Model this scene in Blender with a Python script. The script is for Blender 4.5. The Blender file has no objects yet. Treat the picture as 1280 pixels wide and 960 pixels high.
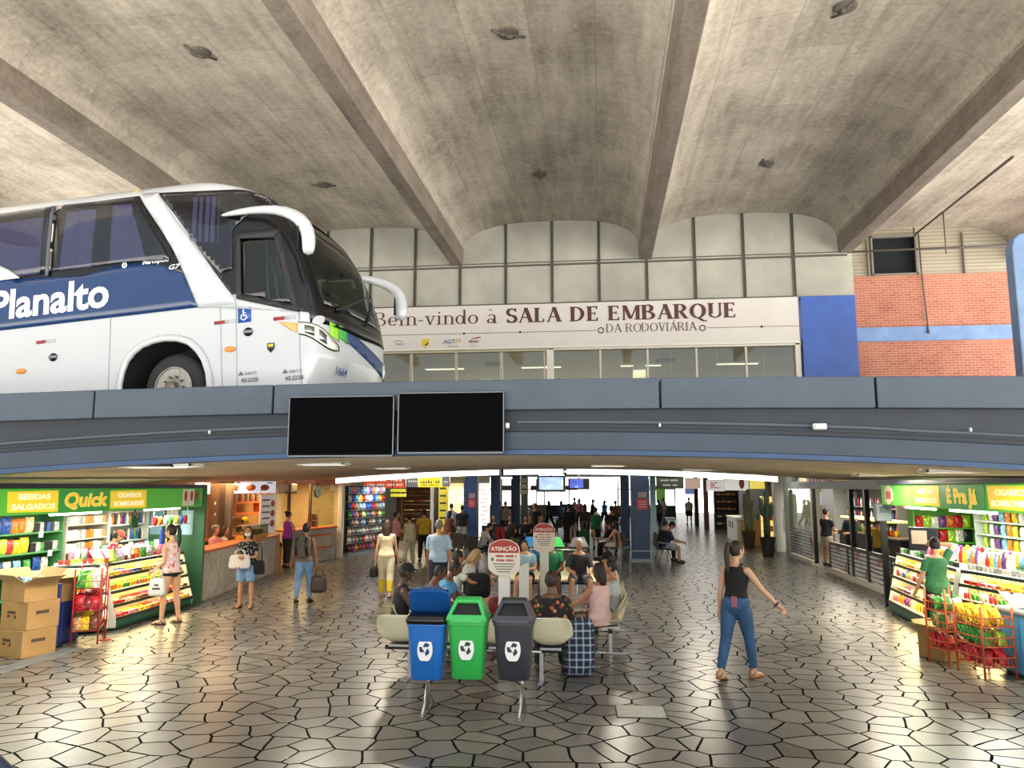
import bpy, bmesh, math, random
from mathutils import Vector, Matrix, Euler
PI = math.pi
R = math.radians
rnd = random.Random(7)
S = bpy.context.scene
COL = S.collection

# ------------------------------------------------------------------ camera, world, exposure
cam_d = bpy.data.cameras.new('camera'); cam = bpy.data.objects.new('camera', cam_d); COL.objects.link(cam)
cam_d.sensor_width = 36.0; cam_d.lens = 27.0; cam_d.clip_end = 400
cam.location = (0, 0, 2.35)
cam.rotation_euler = (R(90 + 7.653), 0, R(6.654))
S.camera = cam
S.view_settings.view_transform = 'Standard'; S.view_settings.look = 'None'
S.view_settings.gamma = 1.0; S.view_settings.use_curve_mapping = False
S.view_settings.exposure = 0.0
S.cycles.use_denoising = True
S.cycles.max_bounces = 7; S.cycles.diffuse_bounces = 4; S.cycles.glossy_bounces = 3
S.cycles.transmission_bounces = 4; S.cycles.transparent_max_bounces = 8
S.cycles.caustics_reflective = False; S.cycles.caustics_refractive = False
S.cycles.sample_clamp_indirect = 6.0

W = bpy.data.worlds.new('sky'); S.world = W; W.use_nodes = True
wn = W.node_tree.nodes; wl = W.node_tree.links; wn.clear()
wo = wn.new('ShaderNodeOutputWorld'); bg = wn.new('ShaderNodeBackground')
tc = wn.new('ShaderNodeTexCoord'); sp = wn.new('ShaderNodeSeparateXYZ')
rz_ = wn.new('ShaderNodeMapRange'); rz_.inputs[1].default_value = -0.15; rz_.inputs[2].default_value = 0.15
mixc = wn.new('ShaderNodeMix'); mixc.data_type = 'RGBA'
mixc.inputs[6].default_value = (6.0, 5.62, 5.0, 1)      # unseen paving around the station, made extra bright to light the vaults
mixc.inputs[7].default_value = (0.93, 0.97, 1.0, 1)       # bright overcast sky
rx_ = wn.new('ShaderNodeMapRange'); rx_.inputs[1].default_value = -1; rx_.inputs[2].default_value = 1
rx_.inputs[3].default_value = 0.75; rx_.inputs[4].default_value = 1.7
wl.new(tc.outputs['Generated'], sp.inputs[0]); wl.new(sp.outputs[2], rz_.inputs[0]); wl.new(rz_.outputs[0], mixc.inputs[0])
wl.new(sp.outputs[0], rx_.inputs[0])
wl.new(mixc.outputs[2], bg.inputs[0]); wl.new(rx_.outputs[0], bg.inputs[1]); wl.new(bg.outputs[0], wo.inputs[0])

# ------------------------------------------------------------------ pixel -> place helpers (1280 x 960 photograph)
_TH, _PS = R(7.653), R(6.654)
_Rv = Vector((math.cos(_PS), math.sin(_PS), 0))
_Fv = Vector((-math.sin(_PS)*math.cos(_TH), math.cos(_PS)*math.cos(_TH), math.sin(_TH)))
_Uv = _Rv.cross(_Fv)
def ray(px, py): return _Fv + _Rv*((px-640)/960) + _Uv*((480-py)/960)
def G(px, py, z=0.0):
    d = ray(px, py); return Vector((0, 0, 2.35)) + d*((z-2.35)/d.z)
def U(px, py, Y):
    d = ray(px, py); return Vector((0, 0, 2.35)) + d*(Y/d.y)
def UX(px, py, X):
    d = ray(px, py); return Vector((0, 0, 2.35)) + d*(X/d.x)

# ------------------------------------------------------------------ materials
MATS = {}
class N:
    def __init__(s, m): s.t = m.node_tree; s.n = s.t.nodes; s.l = s.t.links; s.b = s.n['Principled BSDF']
    def new(s, ty, **k):
        o = s.n.new('ShaderNode'+ty)
        for a, v in k.items(): setattr(o, a, v)
        return o
    def link(s, a, b): s.l.new(a, b)
    def coord(s, which='Object', scale=(1, 1, 1), rot=(0, 0, 0)):
        c = s.new('TexCoord'); m = s.new('Mapping'); m.inputs['Scale'].default_value = scale; m.inputs['Rotation'].default_value = rot
        s.link(c.outputs[which], m.inputs[0]); return m.outputs[0]
    def noise(s, vec, scale=5, detail=4, rough=.55):
        o = s.new('TexNoise'); o.inputs['Scale'].default_value = scale; o.inputs['Detail'].default_value = detail; o.inputs['Roughness'].default_value = rough
        s.link(vec, o.inputs['Vector']); return o.outputs['Fac']
    def ramp(s, fac, stops):
        o = s.new('ValToRGB'); e = o.color_ramp.elements
        while len(e) < len(stops): e.new(0.5)
        for i, (p, c) in enumerate(stops):
            e[i].position = p; e[i].color = (c[0], c[1], c[2], 1)
        s.link(fac, o.inputs[0]); return o.outputs[0]
    def mix(s, fac, a, b, blend='MIX'):
        o = s.new('Mix', data_type='RGBA', blend_type=blend)
        for i, v in ((0, fac), (6, a), (7, b)):
            if hasattr(v, 'is_linked'): s.link(v, o.inputs[i])
            else: o.inputs[i].default_value = v if i == 0 else (v[0], v[1], v[2], 1)
        return o.outputs[2]
    def math(s, op, a, b=0.0, clamp=False):
        o = s.new('Math', operation=op, use_clamp=clamp)
        for i, v in ((0, a), (1, b)):
            if hasattr(v, 'is_linked'): s.link(v, o.inputs[i])
            else: o.inputs[i].default_value = v
        return o.outputs[0]
    def bump(s, h, strength=.3, dist=.02):
        o = s.new('Bump'); o.inputs['Strength'].default_value = strength; o.inputs['Distance'].default_value = dist
        s.link(h, o.inputs['Height']); s.link(o.outputs[0], s.b.inputs['Normal'])
def lin(c):
    if isinstance(c, str):
        c = [int(c[i:i+2], 16)/255 for i in (0, 2, 4)]
    return tuple((x/12.92 if x <= .04045 else ((x+.055)/1.055)**2.4) for x in c)
def mat(name, col='808080', rough=.5, metal=0.0, emit=None, es=0.0, fn=None, alpha=None, coat=0.0, spec=None):
    if name in MATS: return MATS[name]
    m = bpy.data.materials.new(name); m.use_nodes = True
    b = m.node_tree.nodes['Principled BSDF']; c = lin(col)
    b.inputs['Base Color'].default_value = (*c, 1); b.inputs['Roughness'].default_value = rough; b.inputs['Metallic'].default_value = metal
    if spec is not None: b.inputs['Specular IOR Level'].default_value = spec
    if coat: b.inputs['Coat Weight'].default_value = coat; b.inputs['Coat Roughness'].default_value = .08
    if emit: b.inputs['Emission Color'].default_value = (*lin(emit), 1); b.inputs['Emission Strength'].default_value = es
    if fn: fn(N(m), c)
    m.diffuse_color = (*c, 1)
    MATS[name] = m
    return m
def glass(name, tint='ffffff', amount=.85, rough=.02):
    if name in MATS: return MATS[name]
    m = bpy.data.materials.new(name); m.use_nodes = True; n = N(m)
    tr = n.new('BsdfTransparent'); tr.inputs[0].default_value = (*lin(tint), 1)
    gl = n.new('BsdfGlossy'); gl.inputs['Roughness'].default_value = rough
    mx = n.new('MixShader'); fr = n.new('Fresnel'); fr.inputs[0].default_value = 1.45
    ge = n.new('NewGeometry'); f = n.math('MULTIPLY', fr.outputs[0], n.math('SUBTRACT', 1.0, ge.outputs['Backfacing'])); f = n.math('ADD', f, 1-amount-.0, True) if amount < 1 else f
    n.link(f, mx.inputs[0]); n.link(tr.outputs[0], mx.inputs[1]); n.link(gl.outputs[0], mx.inputs[2])
    n.link(mx.outputs[0], n.n['Material Output'].inputs[0]); n.n.remove(n.b)
    MATS[name] = m; return m
def noisy(amp=.15, scale=6, bump=.0, which='Object'):
    def fn(n, c):
        v = n.coord(which); f = n.noise(v, scale, 5)
        lo = tuple(x*(1-amp) for x in c); hi = tuple(min(1, x*(1+amp)) for x in c)
        n.link(n.ramp(f, [(.3, lo), (.7, hi)]), n.b.inputs['Base Color'])
        if bump: n.bump(f, bump, .01)
    return fn

def f_floor(n, c):
    v = n.coord('Object', (1, 1, 1))
    w = n.new('TexNoise'); w.inputs['Scale'].default_value = 1.3; w.inputs['Detail'].default_value = 1
    n.link(v, w.inputs['Vector'])
    ad = n.new('VectorMath', operation='MULTIPLY_ADD'); ad.inputs[1].default_value = (.12, .12, 0); n.link(w.outputs['Color'], ad.inputs[0]); n.link(v, ad.inputs[2])
    vv = ad.outputs[0]
    e = n.new('TexVoronoi', voronoi_dimensions='2D', feature='DISTANCE_TO_EDGE'); e.inputs['Scale'].default_value = 2.95; e.inputs['Randomness'].default_value = .95
    f = n.new('TexVoronoi', voronoi_dimensions='2D', feature='F1'); f.inputs['Scale'].default_value = 2.95; f.inputs['Randomness'].default_value = .95
    n.link(vv, e.inputs['Vector']); n.link(vv, f.inputs['Vector'])
    sepc = n.new('SeparateColor'); n.link(f.outputs['Color'], sepc.inputs[0])
    stone = n.ramp(sepc.outputs[0], [(0, (.085, .079, .072)), (.35, (.13, .12, .107)), (.7, (.175, .162, .146)), (1, (.235, .213, .18))])
    fine = n.noise(v, 14, 5, .6)
    stone = n.mix(.35, stone, n.ramp(fine, [(.3, (.08, .072, .063)), (.72, (.21, .19, .162))]))
    big = n.noise(v, .35, 3)
    stone = n.mix(n.ramp(big, [(.42, (.0, .0, .0)), (.62, (.45, .45, .45))]), stone, (.075, .07, .064))
    wj = n.noise(v, 7, 2)
    jw = n.math('MULTIPLY_ADD', wj, .042); 
    jw.node.inputs[2].default_value = .008
    j = n.math('SUBTRACT', e.outputs['Distance'], jw)
    jm = n.new('MapRange'); jm.inputs[1].default_value = 0; jm.inputs[2].default_value = .018; n.link(j, jm.inputs[0])
    n.link(n.mix(jm.outputs[0], (.012, .011, .010), stone), n.b.inputs['Base Color'])
    n.link(n.math('MULTIPLY', jm.outputs[0], .9), n.b.inputs['Specular IOR Level'])
    n.b.inputs['Roughness'].default_value = .28
    h = jm.outputs[0]
    n.bump(h, .10, .008)
def f_concrete(base, dark, light, board=True):
    def fn(n, c):
        v = n.coord('Object'); a = n.noise(v, .55, 6, .62); b = n.noise(n.coord('Object', (3.0, .35, 3.0)), 1.4, 5, .6)
        col = n.ramp(a, [(.34, tuple(x*.85 for x in dark)), (.5, base), (.66, light)])
        col = n.mix(.5, col, n.ramp(b, [(.32, dark), (.68, light)]))
        fine = n.noise(v, 9, 6, .65)
        col = n.mix(.22, col, n.ramp(fine, [(.36, tuple(x*.8 for x in dark)), (.60, light)]))
        spot = n.noise(v, 4.2, 3, .5)
        col = n.mix(n.ramp(spot, [(.66, (0, 0, 0)), (.72, (.45, .45, .45))]), col, light)
        h = fine
        if board:
            br = n.new('TexBrick'); br.offset = 0.5
            br.inputs['Scale'].default_value = 1.0; br.inputs['Mortar Size'].default_value = .012; br.inputs['Mortar Smooth'].default_value = .6
            br.inputs['Brick Width'].default_value = 2.4; br.inputs['Row Height'].default_value = 1.22
            br.inputs['Color1'].default_value = (1, 1, 1, 1); br.inputs['Color2'].default_value = (.74, .74, .75, 1); br.inputs['Mortar'].default_value = (.40, .38, .35, 1)
            n.link(n.coord('Object', (1, 1, 1), (0, 0, R(90))), br.inputs['Vector'])
            col = n.mix(.55, col, br.outputs['Color'], 'MULTIPLY')
        n.link(col, n.b.inputs['Base Color']); n.b.inputs['Roughness'].default_value = .85
        n.bump(h, .25, .02)
    return fn
def f_brick(n, c):
    br = n.new('TexBrick'); br.inputs['Scale'].default_value = 1.0
    br.inputs['Brick Width'].default_value = .24; br.inputs['Row Height'].default_value = .085; br.inputs['Mortar Size'].default_value = .008
    br.inputs['Color1'].default_value = (*lin('b0705c'), 1); br.inputs['Color2'].default_value = (*lin('9a5846'), 1); br.inputs['Mortar'].default_value = (*lin('c9a596'), 1)
    v = n.coord('Object', (1, 1, 1), (R(90), 0, 0)); n.link(v, br.inputs['Vector'])
    a = n.noise(n.coord('Object'), .8, 4)
    n.link(n.mix(.35, br.outputs['Color'], n.ramp(a, [(.3, lin('8a4c3c')), (.7, lin('c98f78'))])), n.b.inputs['Base Color'])
    n.bump(br.outputs['Fac'], -.3, .01)
def f_slats(per, dark=.5):
    def fn(n, c):
        w = n.new('TexWave', wave_type='BANDS', bands_direction='Z'); w.inputs['Scale'].default_value = per; w.inputs['Distortion'].default_value = 0
        n.link(n.coord('Object'), w.inputs['Vector'])
        a = n.noise(n.coord('Object'), 1.2, 4)
        col = n.mix(.3, n.ramp(w.outputs['Fac'], [(.0, tuple(x*dark for x in c)), (.25, c)]), n.ramp(a, [(.3, tuple(x*.6 for x in c)), (.7, c)]))
        n.link(col, n.b.inputs['Base Color']); n.bump(w.outputs['Fac'], .4, .02)
    return fn
def f_marble(n, c):
    v = n.coord('Object'); a = n.noise(v, 1.6, 6, .65); b = n.noise(v, 7, 4)
    col = n.ramp(a, [(.3, lin('8f877c')), (.48, lin('b5aca0')), (.6, lin('d2cbc0')), (.72, lin('a1988c'))])
    n.link(n.mix(.25, col, n.ramp(b, [(.3, lin('857c70')), (.7, lin('ddd6cc'))])), n.b.inputs['Base Color'])

# ------------------------------------------------------------------ mesh builder
class MB:
    def __init__(s): s.v = []; s.f = []; s.m = []
    def add(s, vs, fs, mi=0):
        o = len(s.v); s.v += [tuple(p) for p in vs]; s.f += [tuple(i+o for i in q) for q in fs]; s.m += [mi]*len(fs); return s
    def box(s, c, d, rz=0.0, mi=0, rot=None, taper=1.0):
        M = (Euler(rot).to_matrix() if rot else Matrix.Rotation(rz, 3, 'Z')); c = Vector(c); vs = []
        for z in (-.5, .5):
            t = taper if z > 0 else 1.0
            for x, y in ((-.5, -.5), (.5, -.5), (.5, .5), (-.5, .5)): vs.append(c + M @ Vector((x*d[0]*t, y*d[1]*t, z*d[2])))
        return s.add(vs, [(3, 2, 1, 0), (4, 5, 6, 7), (0, 1, 5, 4), (1, 2, 6, 5), (2, 3, 7, 6), (3, 0, 4, 7)], mi)
    def bar(s, a, b, w, h, mi=0):
        a = Vector(a); b = Vector(b); d = (b-a); L = d.length; d.normalize()
        up = Vector((0, 0, 1)) if abs(d.z) < .95 else Vector((0, 1, 0))
        sd = d.cross(up).normalized(); up = sd.cross(d); vs = []
        for p in (a, b):
            for i, j in ((-.5, -.5), (.5, -.5), (.5, .5), (-.5, .5)): vs.append(p + sd*i*w + up*j*h)
        return s.add(vs, [(3, 2, 1, 0), (4, 5, 6, 7), (0, 1, 5, 4), (1, 2, 6, 5), (2, 3, 7, 6), (3, 0, 4, 7)], mi)
    def tube(s, pts, r, seg=10, mi=0, flat=(1, 1), caps=True, up=None):
        pts = [Vector(p) for p in pts]; n = len(pts); rs = r if isinstance(r, (list, tuple)) else [r]*n
        rings = []; prev = None
        for i, p in enumerate(pts):
            d = (pts[min(i+1, n-1)] - pts[max(i-1, 0)]).normalized()
            if prev is None:
                ref = Vector(up) if up else (Vector((0, 0, 1)) if abs(d.z) < .9 else Vector((1, 0, 0)))
                a = d.cross(ref).normalized()
            else:
                a = (prev - d*prev.dot(d)).normalized()
            prev = a; b = d.cross(a)
            rr = rs[i] if isinstance(rs[i], (tuple, list)) else (rs[i]*flat[0], rs[i]*flat[1])
            rings.append([p + a*math.cos(2*PI*k/seg)*rr[0] + b*math.sin(2*PI*k/seg)*rr[1] for k in range(seg)])
        vs = [q for g in rings for q in g]; fs = []
        for i in range(n-1):
            for k in range(seg):
                k2 = (k+1) % seg; fs.append((i*seg+k, i*seg+k2, (i+1)*seg+k2, (i+1)*seg+k))
        if caps: fs.append(tuple(reversed(range(seg)))); fs.append(tuple((n-1)*seg+k for k in range(seg)))
        return s.add(vs, fs, mi)
    def cap(s, a, b, ra, rb, seg=10, mi=0):            # tapered capsule
        a = Vector(a); b = Vector(b); d = (b-a)
        if d.length < 1e-6: d = Vector((0, 0, 1e-3))
        u = d.normalized()
        P = [a-u*ra*.97, a-u*ra*.75, a-u*ra*.35, a, b, b+u*rb*.35, b+u*rb*.75, b+u*rb*.97]
        Q = [ra*.2, ra*.66, ra*.94, ra, rb, rb*.94, rb*.66, rb*.2]
        return s.tube(P, Q, seg, mi)
    def ell(s, c, r, seg=12, rings=8, mi=0, M=None):
        c = Vector(c); vs = []; fs = []
        for i in range(1, rings):
            t = PI*i/rings
            for k in range(seg):
                p = Vector((math.sin(t)*math.cos(2*PI*k/seg)*r[0], math.sin(t)*math.sin(2*PI*k/seg)*r[1], math.cos(t)*r[2]))
                vs.append(c + (M @ p if M else p))
        t0 = Vector((0, 0, r[2])); b0 = -t0; vs.append(c+(M @ t0 if M else t0)); vs.append(c+(M @ b0 if M else b0)); T = len(vs)-2
        for i in range(rings-2):
            for k in range(seg):
                k2 = (k+1) % seg; fs.append((i*seg+k, (i+1)*seg+k, (i+1)*seg+k2, i*seg+k2))
        for k in range(seg):
            k2 = (k+1) % seg; fs.append((T, k, k2)); fs.append((T+1, (rings-2)*seg+k2, (rings-2)*seg+k))
        return s.add(vs, fs, mi)
    def lathe(s, prof, c=(0, 0, 0), seg=20, mi=0, sx=1, sy=1, M=None):
        c = Vector(c); vs = []; fs = []; n = len(prof)
        for r, z in prof:
            for k in range(seg):
                p = Vector((math.cos(2*PI*k/seg)*r*sx, math.sin(2*PI*k/seg)*r*sy, z)); vs.append(c + (M @ p if M else p))
        for i in range(n-1):
            for k in range(seg):
                k2 = (k+1) % seg; fs.append((i*seg+k, i*seg+k2, (i+1)*seg+k2, (i+1)*seg+k))
        fs.append(tuple(reversed(range(seg)))); fs.append(tuple((n-1)*seg+k for k in range(seg)))
        return s.add(vs, fs, mi)
    def loft(s, rings, mi=0, caps=True, closed=True):
        seg = len(rings[0]); vs = [q for g in rings for q in g]; fs = []
        for i in range(len(rings)-1):
            for k in range(seg if closed else seg-1):
                k2 = (k+1) % seg; fs.append((i*seg+k, i*seg+k2, (i+1)*seg+k2, (i+1)*seg+k))
        if caps and closed: fs.append(tuple(reversed(range(seg)))); fs.append(tuple((len(rings)-1)*seg+k for k in range(seg)))
        return s.add(vs, fs, mi)
    def prism(s, poly, a, b, fn=None, mi=0):           # polygon (p,q) pushed from depth a to b; fn(p,q,d) -> xyz
        fn = fn or (lambda p, q, d: (p, d, q)); n = len(poly)
        vs = [fn(p, q, a) for p, q in poly] + [fn(p, q, b) for p, q in poly]
        fs = [tuple(range(n)), tuple(reversed(range(n, 2*n)))] + [(i, n+i, n+(i+1) % n, (i+1) % n) for i in range(n)]
        return s.add(vs, fs, mi)
    def xf(s, M):
        s.v = [tuple(M @ Vector(p)) for p in s.v]; return s
    def build(s, name, mats, parent=None, smooth=False, bevel=0, loc=None, rz=0, remesh=0, fix=True, sub=0, seg=2, auto=None):
        me = bpy.data.meshes.new(name); me.from_pydata(s.v, [], s.f)
        mats = mats if isinstance(mats, (list, tuple)) else [mats]
        for m in mats: me.materials.append(m)
        if len(mats) > 1: me.polygons.foreach_set('material_index', s.m)
        if fix and not remesh:
            bm = bmesh.new(); bm.from_mesh(me); bmesh.ops.recalc_face_normals(bm, faces=bm.faces[:]); bm.to_mesh(me); bm.free()
        if smooth: me.polygons.foreach_set('use_smooth', [True]*len(me.polygons))
        o = bpy.data.objects.new(name, me); COL.objects.link(o)
        if loc is not None: o.location = loc
        if rz: o.rotation_euler = (0, 0, rz)
        if parent: o.parent = parent
        if remesh:
            r = o.modifiers.new('r', 'REMESH'); r.mode = 'VOXEL'; r.voxel_size = remesh; r.use_smooth_shade = True
            sm = o.modifiers.new('s', 'SMOOTH'); sm.factor = .5; sm.iterations = 3
        if bevel:
            bv = o.modifiers.new('b', 'BEVEL'); bv.width = bevel; bv.segments = seg; bv.limit_method = 'ANGLE'; bv.angle_limit = R(40)
        if sub: sd = o.modifiers.new('u', 'SUBSURF'); sd.levels = sub; sd.render_levels = sub
        if auto is not None and smooth:
            me.set_sharp_from_angle(angle=R(auto))
        return o
def tag(o, label=None, cat=None, group=None, kind=None):
    if label: o['label'] = label
    if cat: o['category'] = cat
    if group: o['group'] = group
    if kind: o['kind'] = kind
    return o
def thing(name, label, cat, loc=(0, 0, 0), rz=0, group=None):
    o = bpy.data.objects.new(name, None); o.empty_display_size = .1; COL.objects.link(o)
    o.location = loc; o.rotation_euler = (0, 0, rz); return tag(o, label, cat, group)
def struct(name, mb, m, **k): return tag(mb.build(name, m, **k), kind='structure')
KIDS = {}
def dup(root, loc, rz=0.0, label=None, group=None, color=None, scale=None, rot=None):
    def cp(o, par):
        c = o.copy(); COL.objects.link(c)
        if par: c.parent = par
        if color: c.color = color
        for ch in o.children: cp(ch, c)
        return c
    r = cp(root, None); r.location = loc; r.rotation_euler = rot if rot else (0, 0, rz)
    if scale: r.scale = scale
    if label: r['label'] = label
    if group: r['group'] = group
    return r
def area_light(name, loc, size, power, color='ffffff', rot=(0, 0, 0), parent=None, sy=None, spread=None):
    d = bpy.data.lights.new(name, 'AREA'); d.energy = power; d.color = lin(color); d.size = size
    if sy: d.shape = 'RECTANGLE'; d.size_y = sy
    if spread: d.spread = spread
    o = bpy.data.objects.new(name, d); COL.objects.link(o); o.location = loc; o.rotation_euler = rot
    if parent: o.parent = parent
    return o
def point_light(name, loc, power, color='ffffff', r=.1, parent=None):
    d = bpy.data.lights.new(name, 'POINT'); d.energy = power; d.color = lin(color); d.shadow_soft_size = r
    o = bpy.data.objects.new(name, d); COL.objects.link(o); o.location = loc
    if parent: o.parent = parent
    return o
# sans lettering (built-in face), returned as flat geometry in x,z with y = 0
_TX = {}
def text_geo(txt, size, bold=0.0, align='CENTER', shear=0.0, sx=1.0):
    k = (txt, bold, align, shear)
    if k not in _TX:
        c = bpy.data.curves.new('t', 'FONT'); c.body = txt; c.size = 1.0; c.align_x = align; c.align_y = 'CENTER'; c.offset = bold; c.shear = shear; c.resolution_u = 3
        c.fill_mode = 'FRONT'
        o = bpy.data.objects.new('t', c); me = bpy.data.meshes.new_from_object(o)
        if max([abs(v.co.x) for v in me.vertices]+[abs(v.co.y) for v in me.vertices]) > .9*len(txt)+1.5 and bold:
            bpy.data.objects.remove(o); bpy.data.meshes.remove(me); return text_geo(txt, size, 0.0 if bold < .011 else .01, align, shear, sx)
        _TX[k] = ([tuple(v.co) for v in me.vertices], [tuple(p.vertices) for p in me.polygons])
        bpy.data.objects.remove(o); bpy.data.meshes.remove(me)
    vs, fs = _TX[k]
    return [(x*size*sx, 0, y*size) for x, y, z in vs], fs
def lettering(txt, size, m, parent, loc, rz=0.0, bold=0.0, align='CENTER', name='lettering', shear=0.0, sx=1.0, tilt=0.0, fat=0.0):
    mb = MB()
    if txt.startswith('#'):                                # writing too blurred to read: a row of short strokes
        n = int(txt[1:]); r_ = random.Random(n*7+int(size*1000)); x = 0; w_ = size*.55*sx
        for i in range(n):
            if i % 6 == 5: x += w_; continue
            h_ = size*r_.uniform(.5, .72); mb.box((x-n*w_/2+w_/2, 0, h_/2-size*.3), (w_*r_.uniform(.45, .78), .002, h_)); x += w_
    else:
        vs, fs = text_geo(txt, size, 0.0 if fat else bold, align, shear, sx)
        for k in range(8 if fat else 1): mb.add([(p[0]+(math.cos(PI*k/4)*fat*size if fat else 0), .0002*k, p[2]+(math.sin(PI*k/4)*fat*size if fat else 0)) for p in vs], fs)
    # a little thickness so that letters are raised shapes
    o = mb.build(name, m, parent, fix=False); o.location = loc; o.rotation_euler = (tilt, 0, rz)
    so = o.modifiers.new('th', 'SOLIDIFY'); so.thickness = .004; so.offset = 0
    return o
# ------------------------------------------------------------------ common materials
white_paint = mat('white_paint', 'd9d8d2', .5)
dark_metal = mat('dark_metal', '26282b', .4, .6)
steel = mat('steel', 'b4b6b6', .3, .9)
lamp_white = mat('lamp_white', 'ffffff', .5, emit='fff8ea', es=9)
lamp_warm = mat('lamp_warm', 'ffffff', .5, emit='ffdf9c', es=6)
black = mat('black_plastic', '101114', .35)
navy = mat('navy_paint', '1c3a68', .45, fn=noisy(.25, 3))
slate = mat('slate_blue_paint', '414d5b', .55, fn=noisy(.14, 2))
beam_blue = mat('beam_blue_paint', '2c3a4c', .5, fn=noisy(.2, 1.5))
beam_dark = mat('beam_navy_paint', '1e2734', .55, fn=noisy(.2, 2))
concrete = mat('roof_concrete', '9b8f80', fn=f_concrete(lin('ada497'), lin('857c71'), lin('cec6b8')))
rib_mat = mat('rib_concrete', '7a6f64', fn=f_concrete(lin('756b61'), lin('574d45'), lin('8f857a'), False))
soffit_mat = mat('soffit_concrete', '8f8474', fn=f_concrete(lin('d2c7b4'), lin('b5a996'), lin('e2d9c9'), False))
panel_mat = mat('facade_panel', 'a2a299', .7, fn=noisy(.16, .9))
trim_dark = mat('facade_joint', '4e4a44', .6)
wall_cream = mat('cream_wall', 'cfc6b2', .7, fn=noisy(.08, 2))

# ------------------------------------------------------------------ floor
mb = MB(); mb.add([(-12.5, -1.5, 0), (10, -1.5, 0), (10, 75, 0), (-12.5, 75, 0)], [(0, 1, 2, 3)])
struct('floor', mb, mat('crazy_paving', '2c2823', .3, fn=f_floor))

# ------------------------------------------------------------------ vaulted concrete roof
RIBX = [-22.85, -16.77, -10.69, -4.61, 1.47, 7.55, 13.63, 19.71]
Y0, Y1 = 5.0, 24.0
def roof_dz(y): return (y-24)*0.0137
mb = MB()
for i in range(len(RIBX)-1):
    a, b = RIBX[i]+.2, RIBX[i+1]-.2; mid = (a+b)/2; hw = (b-a)/2; ye = 26.2 if i in (5, 6) else Y1+.05
    rows = []
    nx = 40; ny = 7
    for j in range(ny):
        y = Y0+(ye-Y0)*j/(ny-1); row = []
        for k in range(nx+1):
            t = -math.cos(PI*k/nx); z = 9.80+roof_dz(y)+1.12*(max(0, 1-abs(t)**2.8))**(1/2.8)
            row.append((mid+hw*t, y, z))
        rows.append(row)
    for r in rows: pass
    o = len(mb.v); mb.v += [p for r in rows for p in r]
    for j in range(ny-1):
        for k in range(nx): mb.f.append((o+j*(nx+1)+k, o+j*(nx+1)+k+1, o+(j+1)*(nx+1)+k+1, o+(j+1)*(nx+1)+k)); mb.m.append(0)
    # top slab so the roof has thickness
    mb.box((mid, (Y0+ye)/2, 11.4), (6.08, ye-Y0, .25))
struct('ceiling', mb, concrete, smooth=True, auto=40, fix=False)
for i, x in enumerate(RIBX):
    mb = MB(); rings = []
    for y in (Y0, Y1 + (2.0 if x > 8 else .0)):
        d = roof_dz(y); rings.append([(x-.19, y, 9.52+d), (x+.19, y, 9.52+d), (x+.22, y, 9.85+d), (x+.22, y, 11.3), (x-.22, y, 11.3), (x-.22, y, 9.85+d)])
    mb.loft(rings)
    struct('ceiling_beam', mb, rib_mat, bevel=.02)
# small broken lamp fittings left on the vault
fx = [((250, 65), 'rusty round lamp base left on the vault above the coach'), ((635, 41), 'rusty round lamp base on the middle vault nearest the viewer'),
      ((1057, 8), 'rusty round lamp base at the top edge of the right vault'), ((404, 231), 'small broken lamp fitting on the vault behind the coach mirror'),
      ((675, 217), 'small broken lamp fitting on the middle vault near the facade'), ((959, 204), 'small broken lamp fitting on the right vault near the facade')]
for (px, py), lab in fx:
    d = ray(px, py); zc = 10.85
    for _ in range(4):
        p = Vector((0, 0, 2.35)) + d*((zc-2.35)/d.z); zc = 10.91+roof_dz(p.y)
    t = thing('ceiling_lamp_base', lab, 'lamp base', (p.x, p.y, zc), rnd.random()*3, 'lamp bases on the vault')
    m_ = MB(); m_.lathe([(.17, .03), (.20, 0), (.19, -.03), (.12, -.05)], seg=16); m_.build('base_plate', mat('rust', '5c5650', .8, fn=noisy(.4, 20)), t, True, auto=40)
    m_ = MB(); m_.tube([(-.33, .0, -.01), (-.1, .02, -.05), (.1, -.04, -.06), (.35, .02, 0)], .02, 6); m_.ell((.05, .02, -.06), (.07, .05, .04), 8, 6); m_.build('socket', mat('rust'), t, True)

# ------------------------------------------------------------------ upper facade at Y = 24
FZ = 24.0
mb = MB(); mb.box((-4.2, FZ+.15, 9.75), (23.9, .3, 3.3)); struct('wall_back', mb, panel_mat)
mb = MB(); mb.box((-18.5, FZ+.15, 5.7), (9, .3, 5)); struct('wall_back_lower', mb, panel_mat)
# joints of the panel grid
mb = MB()
xs = [0.0 + 1.5*k for k in range(-9, 5)]
for x in xs:
    for dx in (-.035, .035): mb.box((x+dx, FZ-.02, 9.7), (.022, .05, 3.2))
    mb.box((x, FZ-.005, 9.7), (.07, .03, 3.2))
for z in (9.45,): mb.box((-3.6, FZ-.02, z), (22.4, .06, .05)); mb.box((-3.6, FZ-.02, z+.1), (22.4, .04, .02))
struct('trim_1', mb, trim_dark)
mb = MB(); mb.tube([(7.6, FZ-.05, 9.53), (11, FZ-.05, 9.56), (16, FZ-.05, 9.55)], .035, 8)
tag(mb.build('conduit_pipe', trim_dark, smooth=True), 'thin grey conduit crossing in front of the louvres above the brick wall', 'pipe')
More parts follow.
